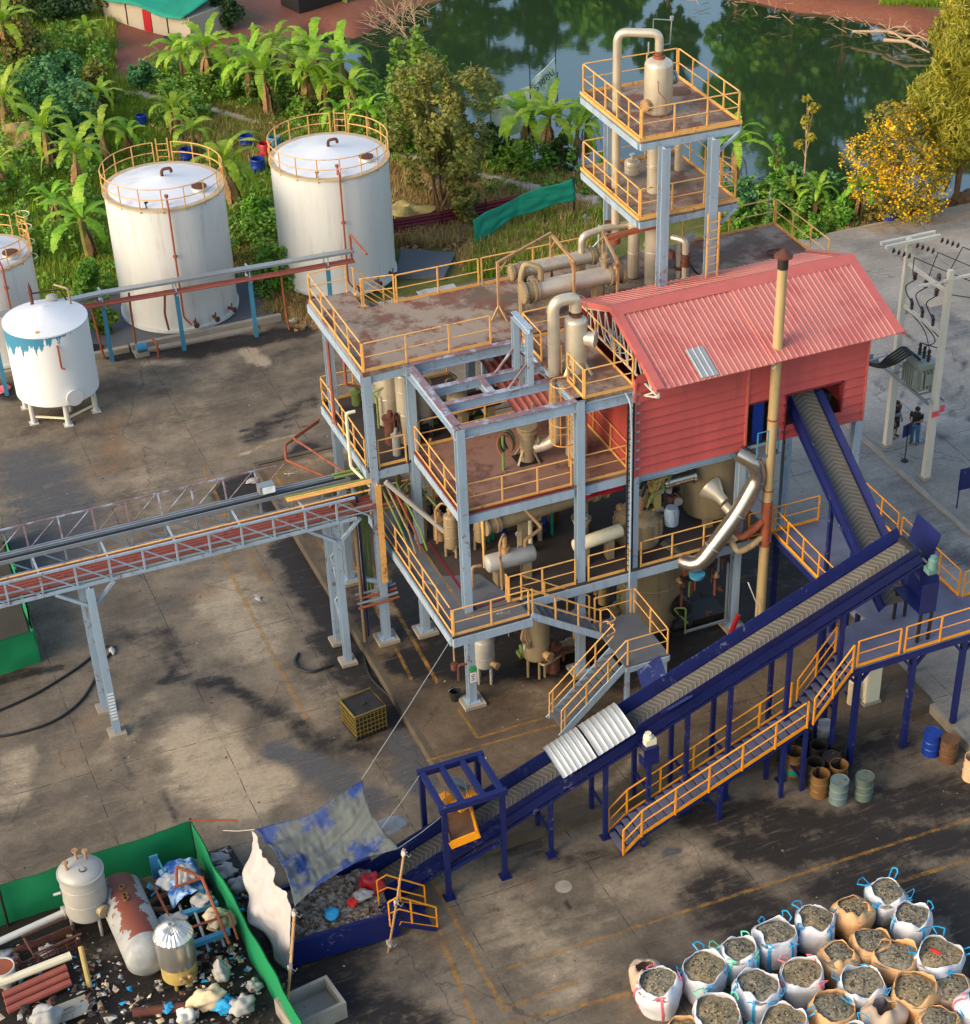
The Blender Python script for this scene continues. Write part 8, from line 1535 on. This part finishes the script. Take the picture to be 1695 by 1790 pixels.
def tree(label, px, top, spread, mat, seed, n=1800, size=.22, bark='bark', trunks=1, cat='tree', name='tree', group=None, low=.35, z0=GZ0, tr=.12, aspect=1.6, droop=0, lean=(0, 0), gap=.3, nb=9, mat2=None, base=None):
    """px: pixel of the foot; top: pixel height of the crown's top; spread: crown radius in metres"""
    c = base if base else g(px[0], px[1], z0); h = top if base else zup(c, px[0], top) - c.z; rr = random.Random(seed)
    t = thing(name, label, cat, tuple(c), group); blobs = []
    for k in range(nb):
        f = low + (1 - low) * (k + .5) / nb; a = k * 2.4 + rr.random(); wd_ = math.sin(math.pi * min(1, max(.12, (f - low) / (1 - low) * .86 + .12))) ** .7
        o = spread * wd_ * (.35 + .4 * rr.random()); blobs.append((c.x + o * math.cos(a) + lean[0] * f, c.y + o * math.sin(a) + lean[1] * f, c.z + h * (f - .06), max(.25, spread * wd_ * (.42 + .3 * rr.random()))))
    b = MB()
    for k in range(trunks):
        e = blobs[(k * 3 + 2) % nb] if trunks > 1 else (c.x + lean[0] * .8, c.y + lean[1] * .8, c.z + h * .82); p = c + V((rr.uniform(-.3, .3), rr.uniform(-.3, .3), -.1)) * (trunks > 1); e = V(e[:3]); mid = p.lerp(e, .5) + V((rr.uniform(-.2, .2), rr.uniform(-.2, .2), .1)) * (h * .12)
        b.path([p - V((0, 0, .2)), p.lerp(mid, .5), mid, e], [tr, tr * .8, tr * .6, tr * .2], 7)
    for q in blobs:
        s0 = V((c.x + lean[0] * .4, c.y + lean[1] * .4, c.z + h * max(.12, low * .75))); e = V(q[:3]); s1 = s0.lerp(V((c.x + lean[0], c.y + lean[1], e.z)), .35); b.path([s1, s1.lerp(e, .5) + V((0, 0, .12)), e], [tr * .45, tr * .3, tr * .12], 5)
    b.build('trunk' if cat == 'tree' else 'stem', bark, t)
    leafcloud('crown' if cat == 'tree' else 'foliage', mat, t, blobs, n, size, seed, aspect, droop, .45, gap)
    if mat2: leafcloud('blossom' if 'yellow' in mat2 else 'dry_leaves', mat2, t, blobs, int(n * 1.5), size * .8, seed + 5, 1.1, 0, .6, .36)
    return t
def bananas():
    out = []
    for v in range(5):
        rr = random.Random(40 + v); t = thing('banana_plant', '', 'banana plant', (0, 0, 0)); H = 1.7 + .2 * (v % 3)
        b = MB(); b.path([(0, 0, -.1), (.03, .02, H * .5), (.06 * (v - 2), .05, H)], [.15, .13, .09], 8); b.build('pseudostem', 'banana_stem', t)
        lf, dd = MB(), MB(); top = V((.06 * (v - 2), .05, H)); nl = 11 + v % 3
        for k in range(nl + 9):
            dead = k >= nl; a = k * 2.4 + rr.random() * .5; L = (1.5 + .8 * rr.random()) * (.7 if dead else 1); el = R3(-35 - 30 * rr.random()) if dead else R3(89 - 52 * ((k + .5) / nl) - 10 * rr.random()); W = .165 + .06 * rr.random(); W *= .55 if dead else 1
            p = top - V((0, 0, .15 + .1 * rr.random() if not dead else .35)); ns = 11; pts = []; cu = (.07 + .1 * rr.random() + (.05 if k > nl / 2 else 0)) if not dead else .12
            for j in range(ns + 1):
                pts.append(p.copy()); p = p + V((math.cos(a) * math.cos(el), math.sin(a) * math.cos(el), math.sin(el))) * L / ns; el -= cu * (1 + j * .12); el = max(el, -1.5)
            m_ = dd if dead else lf; sd_ = V((-math.sin(a), math.cos(a), 0))
            for j in range(ns):
                t0, t1 = j / ns, (j + 1) / ns; f = lambda t: 0.02 if t < .12 else W * math.sin(math.pi * min(1, (t - .12) / .88 * .94 + .06)) ** .6
                for s in (-1, 1):
                    dr = -.06 - .12 * rr.random() + .12 * (1 - t0); rg = .72 + .36 * rr.random()
                    m_.quad(pts[j], pts[j + 1], pts[j + 1] + sd_ * s * f(t1) * rg + V((0, 0, dr * f(t1) * 2 + .06 * f(t1))), pts[j].lerp(pts[j + 1], .08) + sd_ * s * f(t0) * rg + V((0, 0, dr * f(t0) * 2 + .06 * f(t0))))
        lf.build('leaves', 'leaf_banana', t, False); dd.build('dead_leaves', 'dead_leaf', t, False); out.append(t)
    return out
BT = bananas(); used_b = set()
def banana(i, px, s, lab, group, rz=None):
    v = i % 5; q = g(px[0], px[1], GZ0); rz = i * 1.7 if rz is None else rz
    s *= 1.02 * (.85 + .3 * ((i * 37) % 11) / 10) if px[1] < 320 or px[0] < 500 else 1
    if v not in used_b: used_b.add(v); t = place(BT[v], q, rz, s); t['label'] = lab; t['group'] = group
    else: t = dup(BT[v], q, rz, lab, group, s)
    t.rotation_euler = (.13 * math.sin(i * 5.1), .13 * math.cos(i * 3.7), rz)
ROW = 'banana plants along the pond path'
for i, (x, y, s, lab) in enumerate(((285, 135, .8, 'small dark banana plant at the left start of the row before the pond path'), (330, 148, 1.15, 'banana plant left in the row, below the white house'), (368, 160, 1.2, 'banana plant with many brown leaves, second along the pond row'), (402, 170, 1.15, 'banana plant in the thick of the row, over a brown leaf skirt'), (436, 178, 1.2, 'tall banana plant in the row above the bend of the path'), (470, 202, 1.3, 'banana plant standing forward of the row with a long brown skirt'), (505, 150, 1.2, 'banana plant at the back of the row near the red bank'), (530, 208, 1.25, 'banana plant behind the railing of the right tank'), (556, 160, 1.3, 'banana plant with upright leaves beside the pond corner'),
    (572, 205, 1.2, 'banana plant above the right tank, near the pond'), (605, 175, 1.35, 'banana plant with big pale leaves at the pond end of the row'), (628, 215, 1.3, 'last banana plant of the row, over the pond edge'), (655, 250, .9, 'banana plant past the end of the row, right of the right tank'), (590, 240, .8, 'low banana plant behind the right tank top'), (452, 130, 1.0, 'banana plant at the back of the row near the black bag'), (480, 120, 1.0, 'banana plant at the back, below the dark shed'))): banana(i, (x, y), s, lab, ROW)
LEFT = 'banana plants on the grass left of the tanks'
for i, (x, y, s, lab) in enumerate(((18, 118, 1.25, 'banana plant with broad leaves in the upper left corner'), (158, 88, .9, 'banana plant at the top left beside the white house'), (12, 232, 1.1, 'banana plant at the left edge above the dry bush'), (92, 298, 1.2, 'banana plant with a long arching leaf left of the middle tank'), (168, 218, 1.0, 'dark banana plant in the shade of the bushes'), (132, 355, 1.25, 'slim banana plant left of the middle tank'), (188, 290, 1.0, 'banana plant directly behind the middle tank railing'), (312, 252, 1.1, 'banana plant behind the middle tank near the blue barrel'), (158, 455, 1.25, 'large banana plant between the low tank and the middle tank'), (110, 400, 1.0, 'banana plant behind the caged ladder of the low tank'), (420, 385, 1.5, 'big banana plant between the two large tanks'), (338, 275, .85, 'small banana plant right behind the middle tank top'), (8, 340, 1.0, 'banana plant cut by the left edge at mid height'), (30, 180, .9, 'banana plant at the left edge beside the blue green bushes'), (225, 275, .7, 'little banana plant behind the middle tank vent'))): banana(i + 2, (x, y), s, lab, LEFT)
PONDB = 'banana plants beside the pond and tower'
for i, (x, y, s, lab) in enumerate(((925, 272, 1.35, 'yellowing banana plant in front of the white banner'), (958, 285, 1.2, 'banana plant with one upright leaf right of the banner'), (1025, 268, 1.3, 'banana plant left of the tower platforms'), (1005, 285, 1.0, 'low banana plant left of the tower foot'), (1285, 318, 1.1, 'dark banana plant behind the tower on the right'), (1490, 395, 1.0, 'banana plant at the foot of the yellow flowering tree'), (1420, 388, .8, 'banana plant above the far end of the concrete deck'), (1385, 372, .7, 'banana plant by the pond bank above the far deck railing'))): banana(i + 1, (x, y), s, lab, PONDB)
# trees
tree('many stemmed olive tree standing before the pond in the middle of the photo', (770, 372), 80, 2.8, 'leaf_olive', 1, 9500, .15, 'bark', 6, tr=.09, low=.26, nb=20, gap=.45)
tree('bright green tree behind the olive tree, beside the bare white branches', (735, 300), 35, 2.0, 'leaf_green', 2, 4200, .17, 'bark', 2, low=.3, nb=14, gap=.38)
tree('blue green feathery bush at the right of the olive tree', (905, 300), 245, 1.1, 'leaf_green', 3, 900, .2, cat='bush', name='bush', low=.1, nb=6)
tree('yellow flowering tree at the edge of the road', (1552, 388), 165, 2.7, 'leaf_olive', 4, 3800, .14, 'bark_pale', 4, low=.1, tr=.06, nb=24, mat2='leaf_yellow', gap=.5)
tree('small orange flowering tree by the trunk of the tall feathery tree', (1660, 330), 240, .7, 'leaf_olive', 5, 420, .15, 'bark', 2, low=.4, tr=.05, nb=6, mat2='leaf_yellow')
tree('tall feathery drooping tree at the right edge of the photo', (1668, 362), -90, 2.8, 'leaf_casuarina', 6, 34000, .058, 'bark', 1, low=.2, tr=.17, aspect=7, droop=.9, lean=(.6, .5), nb=18, gap=.22)
tree('thin pale sapling with sparse leaves standing over the pond', (1402, 355), 150, .6, 'leaf_casuarina', 7, 420, .14, 'bark_pale', 1, low=.45, tr=.06, nb=7, gap=.4)
tree('slim bright green tree left of the pale sapling', (1355, 340), 228, .55, 'leaf_green', 8, 900, .16, 'bark', 1, low=.2, tr=.05, nb=8)
tree('leafless brown twiggy shrub between the yellow tree and the feathery tree', (1628, 345), 235, .8, 'dead_leaf', 9, 300, .08, 'bark_pale', 4, low=.45, tr=.03, nb=8, gap=.5)
BU = 'bushes beyond the tanks'
for i, (x, y, top, r, mt_, lab) in enumerate(((85, 215, 95, 1.7, 'leaf_blue', 'tall blue green bush at the upper left'), (120, 170, 85, 1.4, 'leaf_blue', 'blue green bush beside the small banana plant at the top left'), (50, 120, 20, 1.6, 'leaf_olive', 'olive bush in the top left corner'), (140, 240, 130, 1.5, 'leaf_blue', 'feathery blue green bush left of the path'), (180, 190, 100, 1.0, 'leaf_olive', 'brownish bush above the dark grass'), (250, 148, 105, .9, 'leaf_blue', 'round bush at the head of the path'), (110, 270, 190, 1.1, 'leaf_dark', 'dark bush under the feathery one'), (90, 40, -30, 1.8, 'leaf_dark', 'dark tree top at the upper left edge'), (345, 30, -40, 1.6, 'leaf_olive', 'sparse olive tree right of the white house'), (395, 50, -10, 1.0, 'leaf_dark', 'dark green bush right of the white house'), (30, 30, -60, 2.0, 'leaf_olive', 'pale olive tree in the very corner of the photo'), (200, 20, -60, 1.6, 'leaf_olive', 'olive tree behind the white house'),
    (490, 515, 425, 1.0, 'leaf_green', 'bright green bush between the two large tanks at the rack'), (450, 410, 340, .9, 'leaf_green', 'bush behind the rack beside the right tank'), (165, 520, 455, .9, 'leaf_green', 'bright green bush between the low tank and the middle tank'), (185, 590, 505, .55, 'leaf_green', 'upright weed bush behind the legged tank'), (300, 330, 270, .8, 'leaf_green', 'bush hidden behind the middle tank'), (690, 265, 185, 1.0, 'leaf_green', 'weedy bush at the right of the right tank railing'), (720, 235, 160, .9, 'leaf_olive', 'olive bush at the pond edge behind the right tank'),
    (815, 395, 285, .9, 'leaf_olive', 'bush at the right foot of the many stemmed tree'), (985, 300, 235, .8, 'leaf_dark', 'dark bush below the banner poles'), (1060, 320, 265, .8, 'leaf_green', 'bush hidden behind the tower foot'), (1300, 372, 310, .9, 'leaf_blue', 'blue green bush right of the tower'), (1345, 380, 310, 1.0, 'leaf_green', 'green bush over the far deck railing'), (1385, 350, 285, .8, 'leaf_blue', 'round blue green bush at the foot of the pale sapling'), (1445, 372, 295, 1.0, 'leaf_blue', 'blue green bush left of the yellow tree'), (1420, 425, 375, .8, 'leaf_green', 'low green bush at the far deck corner'), (1470, 400, 345, .7, 'leaf_green', 'green bush right behind the shed roof peak'), (1290, 400, 350, .7, 'leaf_green', 'bush under the tower ladder side'), (860, 285, 215, .8, 'leaf_dark', 'dark bush leaning over the water right of the olive tree'), (640, 215, 150, .9, 'leaf_green', 'bush among the last banana plants of the row'))):
    tree(lab, (x, y), top, r, mt_, 30 + i, int(700 + 1000 * r), .115 + .025 * r, cat='bush', name='bush', group=BU, low=.08, tr=.04, nb=12, gap=.36)
t = thing('bare_tree', 'leafless pale tree with long forked branches rising over the pond bank', 'tree', tuple(g(752, 225, GZ0)))
b = MB(); rr = random.Random(3)
def br(p, d, L, r, n):
    e = p + d * L; b.path([p, p.lerp(e, .5) + V((rr.uniform(-.08, .08), rr.uniform(-.08, .08), 0)) * L, e], [r, r * .8, r * .62], 6)
    if n > 0:
        for k in range(2 + (n < 4)): br(e.copy(), (d + V((rr.uniform(-.75, .75), rr.uniform(-.6, .6), rr.uniform(-.2, .45)))).normalized(), L * rr.uniform(.55, .85), r * .6, n - 1)
c = g(752, 225, GZ0); br(c, V((-.12, .0, 1)).normalized(), 3.0, .11, 5); b.build('trunk', 'bark_pale', t)
FT = 'trees on the far bank mirrored in the pond'
for i, (x, y, h, r, lab) in enumerate(((690, -60, 10, 2.6, 'tree on the far bank at the left, mirrored in the pond'), (770, -110, 12, 3.0, 'broad tree on the far bank behind the pond corner'), (840, -135, 15, 2.4, 'tall slim tree on the far bank with a straight trunk'), (930, -150, 11, 2.8, 'leafy tree on the far bank above the open water'), (1010, -140, 9, 2.6, 'lower tree on the far bank in the middle'), (1075, -120, 8, 2.2, 'small tree on the far bank above the tower'), (1170, -75, 10, 2.3, 'tree on the far bank behind the tower pipe'), (1290, -50, 14, 3.0, 'broad tree on the far bank right of the tower'), (1390, -35, 16, 3.2, 'tallest tree on the far bank'), (1480, -30, 17, 3.2, 'dense tree on the far bank above the driftwood'), (1570, -25, 15, 3.0, 'tree on the far bank behind the feathery tree'), (1680, -30, 14, 3.0, 'tree on the far bank beyond the right edge'), (1340, -90, 13, 3.0, 'tree set back on the far bank'), (1440, -95, 14, 3.2, 'second tree set back on the far bank'))):
    tree(lab, None, h, r, 'leaf_green' if i % 3 else 'leaf_dark', 80 + i, 2200, .42, low=.18 if i > 6 else .3, tr=.2, group=FT, base=g(x, y, GZ0), nb=11, gap=.3)
# ------------------------------------------------------------------ grass and weeds: nobody could count them
def scatter(zones, n, seed):
    rs = np.random.RandomState(seed); out = []
    for (x0, y0, x1, y1), k in zones:
        xs_, ys_ = x0 + (x1 - x0) * rs.rand(int(n * k)), y0 + (y1 - y0) * rs.rand(int(n * k))
        for x, y in zip(xs_, ys_):
            p = g(x, y, GZ0); out.append((p.x, p.y))
    P = np.array(out); ins, d = inpoly(warp(P, .35, 11), POND); ok = ~(ins | (d < .5)); ok &= ~((P[:, 1] < 75.2) & (P[:, 0] < 19.6)) & ~((P[:, 1] < 71.6) & (P[:, 0] > 30))
    for cx_, cy_, r_ in ((15.57, 77.45, 3.6), (23.23, 77.75, 2.9), (7.6, 77, 2.0)): ok &= np.hypot(P[:, 0] - cx_, P[:, 1] - cy_) > r_
    for pl in ([(240, 162), (300, 175), (380, 195), (450, 213)], [(670, 262), (740, 282), (850, 305), (940, 328), (1060, 350)]):
        q = [g(*p) for p in pl]
        for a, c_ in zip(q, q[1:]): ok &= segd(P, a, c_) > .45
    return P[ok]
def grass(name, mat, zones, n, h, seed, lab, blades=6):
    P = scatter(zones, n, seed); rs = np.random.RandomState(seed + 1); k = len(P); Q = np.repeat(P, blades, 0); m_ = len(Q); a = rs.rand(m_) * 6.28; hh = h * (.45 + .8 * rs.rand(m_)) * np.repeat(.5 + rs.rand(k), blades); ln = .25 + .5 * rs.rand(m_)
    bx = Q[:, 0] + rs.normal(size=m_) * .11; by = Q[:, 1] + rs.normal(size=m_) * .11; w = .022 + .02 * rs.rand(m_); z0 = GZ0 - .12
    A = np.stack([bx - np.sin(a) * w, by + np.cos(a) * w, np.full(m_, z0)], 1); B = np.stack([bx + np.sin(a) * w, by - np.cos(a) * w, np.full(m_, z0)], 1); C = np.stack([bx + np.cos(a) * hh * ln, by + np.sin(a) * hh * ln, z0 + .1 + hh], 1)
    me = bpy.data.meshes.new(name); me.from_pydata(np.stack([A, B, C], 1).reshape(-1, 3).tolist(), [], np.arange(m_ * 3).reshape(-1, 3).tolist()); me.materials.append(MATS[mat]); o = bpy.data.objects.new(name, me); COL.objects.link(o); tag(o, lab, 'grass', kind='stuff')
grass('green_grass', 'grass_green', [((-20, 180, 480, 560), 1.0), ((190, 140, 480, 260), .3), ((480, 200, 700, 300), .12), ((820, 370, 1060, 480), .28), ((1240, 340, 1500, 440), .35), ((640, 230, 1040, 300), .18), ((-20, 20, 200, 200), .3), ((1540, -20, 1650, 12), .1)], 15000, .34, 5, 'green grass and weeds growing between the tanks and the pond')
grass('dry_grass', 'grass_dry', [((660, 290, 800, 430), .5), ((800, 300, 1040, 470), .4), ((300, 190, 480, 290), .35), ((0, 200, 160, 300), .22), ((400, 380, 480, 560), .2), ((1460, 370, 1695, 410), .3), ((440, 520, 580, 570), .15)], 7000, .4, 9, 'dry straw coloured grass in patches beyond the yard')
o = leafcloud('ground_weeds', 'leaf_green', None, [(*[float(v) for v in p], -.05, .35) for p in scatter([((-20, 150, 480, 540), 1), ((480, 180, 720, 290), .3), ((850, 250, 1060, 340), .4), ((1240, 330, 1490, 430), .5)], 900, 4)], 34000, .15, 3, 1.5, 0, .3, .2); tag(o, 'low leafy weeds covering the ground below the banana plants', 'weeds', kind='stuff')
o = leafcloud('scrub_thicket', 'leaf_green', None, [(*[float(v) for v in p], .25 + .35 * (k % 3), .38 + .16 * (k % 4)) for k, p in enumerate(scatter([((-20, 60, 180, 300), 1), ((260, 110, 660, 215), 1), ((390, 390, 480, 540), .35), ((-20, 300, 170, 470), .5), ((640, 180, 760, 280), .5), ((860, 250, 1060, 310), .5), ((1250, 330, 1480, 410), .6)], 95, 14))], 42000, .13, 23, 1.8, 0, .3, .3); tag(o, 'dense low scrub tangled between the banana plants and bushes', 'scrub', kind='stuff')
o = leafcloud('leaf_litter', 'dead_leaf', None, [(*[float(v) for v in p], -.1, .4) for p in scatter([((260, 120, 660, 240), 1), ((680, 380, 1040, 440), .5), ((0, 200, 150, 300), .3), ((430, 520, 580, 580), .3)], 300, 6)], 5000, .15, 8, 2, 0, .3, .2); tag(o, 'brown fallen leaves under the banana row and along the maroon fence', 'leaf litter', kind='stuff')
# ------------------------------------------------------------------ things in the field
t = thing('maroon_fence', 'low maroon corrugated sheet fence below the teal net', 'fence', (31, 80.8, 0))
FP = [g(690, 415, GZ0), g(775, 400, GZ0), g(850, 385, GZ0), g(1003, 352, GZ0)]
for p, q in zip(FP, FP[1:]):
    b = MB(); n_ = int((q - p).length * 8); d = (q - p).normalized(); nn = V((-d.y, d.x, 0)); b.grid(lambda u, v: p.lerp(q, u) + V((0, 0, .95 * v)) + nn * .035 * math.sin(v * 34), n_, 30); o = b.build('sheet', 'corr_maroon', t); o.modifiers.new('thickness', 'SOLIDIFY').thickness = .015
for p in FP: b = MB(); b.bar(p, p + V((0, 0, 1.15)), .06); b.build('post', 'rust_dark', t)
q0, q1, q2 = g(826, 392, 1.05), g(905, 350, 1.4), g(1003, 318, 1.75); b = MB()
def tn(u, v): p = q0.lerp(q1, u * 2) if u < .5 else q1.lerp(q2, u * 2 - 1); w = 1.05 + .25 * math.sin(u * 9) * .4 + (.35 if u < .12 else 0); return p + V((.05 * math.sin(u * 30 + v * 3), -.1 * v + .07 * mnoise.noise(V((u * 8, v * 4, 1))), .22 - w * v * (1 + .12 * math.sin(u * 13)) + .05 * math.sin(u * 12)))
b.grid(tn, 50, 14); o = b.build('net_sheet', 'net_teal', None, True, 180); o.modifiers.new('thickness', 'SOLIDIFY').thickness = .02; tag(o, 'teal shade net hung over the maroon fence', 'net')
b = MB(); q = q2; b.tube((q.x, q.y, GZ0), (q.x, q.y, 2.0), .05, 7); tag(b.build('net_post', 'black_rubber'), 'dark post holding the right end of the teal net', 'post')
t = thing('pond_banner', 'white and green printed banner strung between thin poles at the pond', 'banner', tuple(g(950, 270, GZ0)))
bz = g(928, 240, GZ0); be = g(972, 222, GZ0); b = MB(); zt0, zt1 = 3.0, 3.9
b.grid(lambda u, v: bz.lerp(be, u) + V((0, -.12 * math.sin(math.pi * u) * v, zt0 + (zt1 - zt0) * u - 2.1 * v + .1 * math.sin(u * 3.1))) + V((.03, .05, .03)) * math.sin(u * 8 + v * 9), 24, 20); o = b.build('cloth', 'banner', t, True, 180); o.modifiers.new('thickness', 'SOLIDIFY').thickness = .01
b = MB(); q = bz - V((2.2, -.3, 0)); b.grid(lambda u, v: q.lerp(bz, u) + V((0, .05 * math.sin(u * 9), 2.4 + .5 * u - 2.4 * v)), 14, 10); b.build('side_cloth', 'banner', t, True, 180)
for p, z in ((q, 3.6), (bz, 4.0), (be, 5.0), (be + V((.1, 0, 0)), 3.0)): b = MB(); b.tube(V((p.x, p.y, GZ0)), V((p.x, p.y, z)), .03, 6); b.build('pole', 'black_rubber', t)
cv = bpy.data.curves.new('banner_text', 'FONT'); cv.body = 'าราชอน'; cv.size = .62; cv.extrude = .004; to = bpy.data.objects.new('lettering', cv); COL.objects.link(to); cv.materials.append(MATS['ink']); to.parent = t; dvec = (be - bz); to.location = tl = bz.lerp(be, .06) + V((0, -.2, 2.42)) - ORG[t.name]; to.rotation_euler = tr_ = (R3(78), -math.atan2(zt1 - zt0, dvec.length) * .95, math.atan2(dvec.y, dvec.x)); bpy.context.view_layer.update(); lm = bpy.data.meshes.new_from_object(to); bpy.data.objects.remove(to); tm = bpy.data.objects.new('lettering', lm); COL.objects.link(tm); tm.parent = t; tm.location = tl; tm.rotation_euler = tr_; lm.materials.clear(); lm.materials.append(MATS['ink'])
t = thing('white_house', 'small white walled house with a red door under a green sheet roof', 'house', tuple(g(255, 60, GZ0))); hA, hB = g(182, 30, GZ0), g(335, 75, GZ0); d = (hB - hA).normalized(); n = V((-d.y, d.x, 0)); L = (hB - hA).length
b = MB(); c = hA.lerp(hB, .5) + n * 1.5 + V((0, 0, .7)); b.box(c, (L, 3.0, 1.6), math.atan2(d.y, d.x)); b.build('wall', 'white_wall', t)
b = MB(); c = hA.lerp(hB, .52) - n * .03 + V((0, 0, .6)); b.box(c, (.7, .05, 1.3), math.atan2(d.y, d.x)); b.build('door', 'plastic_red', t)
b = MB(); b.grid(lambda u, v: hA.lerp(hB, -.04 + 1.02 * u) - n * .5 + n * 4.2 * v + V((0, 0, 1.5 + 1.0 * v - .12 * math.sin(u * 10) * (1 - v) + .06 * mnoise.noise(V((u * 6, v * 6, 2))))), 26, 10); o = b.build('roof', 'net_teal', t, True, 180); o.modifiers.new('thickness', 'SOLIDIFY').thickness = .04
b = MB()
for f in (.28, .75): p = hA.lerp(hB, f) - n * .03; b.bar(p, p + V((0, 0, 1.5)), .06)
b.build('pillar', 'rust_dark', t)
t = thing('pond_shed', 'dark sheet metal shed with a pale end panel at the top edge', 'shed', tuple(g(560, 20, GZ0))); c = g(552, 10, GZ0); b = MB(); b.box(c + V((0, .6, .9)), (3.4, 2.2, 1.9), .25); b.build('wall', 'drum_black', t); b = MB(); b.box(c + V((1.7, .2, .8)), (.1, 1.6, 1.5), .25); b.build('end_panel', 'leaf_pipe', t); b = MB(); b.box(c + V((2.0, 1.0, 1.75)), (2.2, 2.0, .06), .25); b.build('roof', 'zinc_sheet', t)
for lab, x, y, mm, r, h in (('blue barrel standing alone behind the middle tank', 249, 222, 'plastic_blue', .3, .7), ('blue barrel left of the red one between the tanks', 432, 260, 'plastic_blue', .36, .75), ('red barrel behind the railing of the right tank', 465, 278, 'plastic_red', .36, .9), ('light blue barrel partly behind the right tank railing', 481, 262, 'tank_blue', .34, .75), ('blue barrel nearest the right tank below the red one', 452, 302, 'plastic_blue', .38, .8), ('blue barrel peeping over the middle tank', 328, 285, 'plastic_blue', .34, .8), ('pale pail on the grass left of the blue barrels', 400, 262, 'white_paint', .28, .45), ('dark blue bin at the roadside under the yellow tree', 1551, 398, 'plastic_blue', .34, .85), ('black rubbish bag beside the dark blue bin', 1530, 400, 'drum_black', .4, .6), ('blue sack at the foot of the many stemmed tree', 766, 322, 'plastic_blue', .25, .6), ('black bag lying by the path to the white house', 298, 75, 'drum_black', .4, .5)):
    q = g(x, y, GZ0); t = thing('barrel' if 'barrel' in lab or 'bin' in lab or 'pail' in lab else 'bag', lab, 'barrel' if 'barrel' in lab else ('bin' if 'bin' in lab or 'pail' in lab else 'bag'), tuple(q)); b = MB()
    if 'bag' in lab or 'sack' in lab: b.blob(q + V((0, 0, h * .4)), 1, 12, .3, (r, r, h * .55), x); b.build('sack', mm, t)
    else:
        b.lathe(q, [(r * .9, 0), (r, .1), (r * .97, h * .45), (r * 1.02, h * .5), (r * .97, h * .55), (r, h * .95), (r * .92, h), (r * .88, h), (r * .86, h * .7)], 20); b.build('body', mm, t); b = MB(); b.lathe(q + V((0, 0, h * .72)), [(0, 0), (r * .88, .0)], 18); b.build('inside', 'drum_black', t)
for lab, p, s, mm in (('pale warped plank lying before the maroon fence', (800, 402), (1.6, .35, .1), 'conc'), ('white plank end beside the warped plank', (775, 408), (.7, .3, .06), 'white_paint'), ('white litter on the dry grass near the trees', (742, 332), (.2, .2, .15), 'trash_white'), ('white bag on the dry grass right of the small litter', (758, 336), (.3, .22, .18), 'trash_white'), ('white litter right of the maroon fence', (922, 394), (.25, .2, .12), 'trash_white'), ('white stones near the tower foot', (1022, 385), (.3, .25, .15), 'trash_white'), ('white lump nearest the tower foot', (1024, 394), (.25, .2, .12), 'trash_white'), ('brown clods on the bank under the feathery tree', (1690, 358), (.8, .5, .4), 'bark'), ('dead leaf heap below the banana at the road edge', (1478, 410), (.5, .4, .3), 'dead_leaf'), ('dry brown bush heap at the left edge', (40, 262), (.9, .8, .9), 'grass_dry'), ('tan straw heap beside the maroon fence', (715, 385), (1.0, .8, .5), 'grass_dry')):
    b = MB(); q = g(*p, GZ0); b.blob((q.x, q.y, GZ0 + s[2] * .6), 1, 14, .45, s, p[0]); tag(b.build('litter' if 'white' in lab else 'heap', mm, None, True, 60), lab, 'litter' if 'white' in lab else 'heap')
for i, (lab, p, q, r) in enumerate((('long pale driftwood branch at the far bank', (1490, 55), (1620, 72), .09), ('forked driftwood branch reaching over the water', (1530, 52), (1600, 84), .08), ('dark driftwood log on the far bank', (1545, 70), (1625, 92), .12), ('upper pale branch of the driftwood heap', (1560, 48), (1600, 62), .06), ('short branch sticking up from the driftwood', (1552, 60), (1556, 45), .05), ('driftwood branch nearest the feathery tree', (1570, 62), (1640, 80), .07))):
    a, c = g(*p, -.2), g(*q, -.3); b = MB(); b.path([a, a.lerp(c, .5) + V((0, 0, .3)), c], [r, r * .8, r * .4], 6); b.path([a.lerp(c, .4) + V((0, 0, .2)), a.lerp(c, .6) + V((.2, .3, .6))], r * .4, 5); tag(b.build('driftwood', 'bark_pale'), lab, 'branch', 'driftwood on the far bank')
rr = random.Random(8); b = MB()
for k in range(90):
    x = rr.uniform(1190, 1640); q = g(x, -12 + (x - 1190) * .19 + rr.uniform(-22, 12), -.15); a = rr.random() * 3.14; L_ = rr.uniform(.3, 1.1); d = V((math.cos(a), math.sin(a), rr.uniform(-.1, .4))); b.bar(q - d * L_ * .5, q + d * L_ * .5, .025)
tag(b.build('twig_litter', 'bark_pale', None, False), 'pale twigs strewn along the red far bank of the pond', 'twigs', kind='stuff')
b = MB()
for k in range(110):
    x = rr.uniform(640, 760); q = g(x, rr.uniform(-5, 40) + (760 - x) * .3, -.2); a = rr.random() * 3.14; d = V((math.cos(a), math.sin(a), rr.uniform(0, .5))); b.bar(q, q + d * rr.uniform(.3, 1.0), .02)
tag(b.build('dry_brush', 'bark_pale', None, False), 'tangle of dry twigs on the red bank left of the pond', 'twigs', kind='stuff')
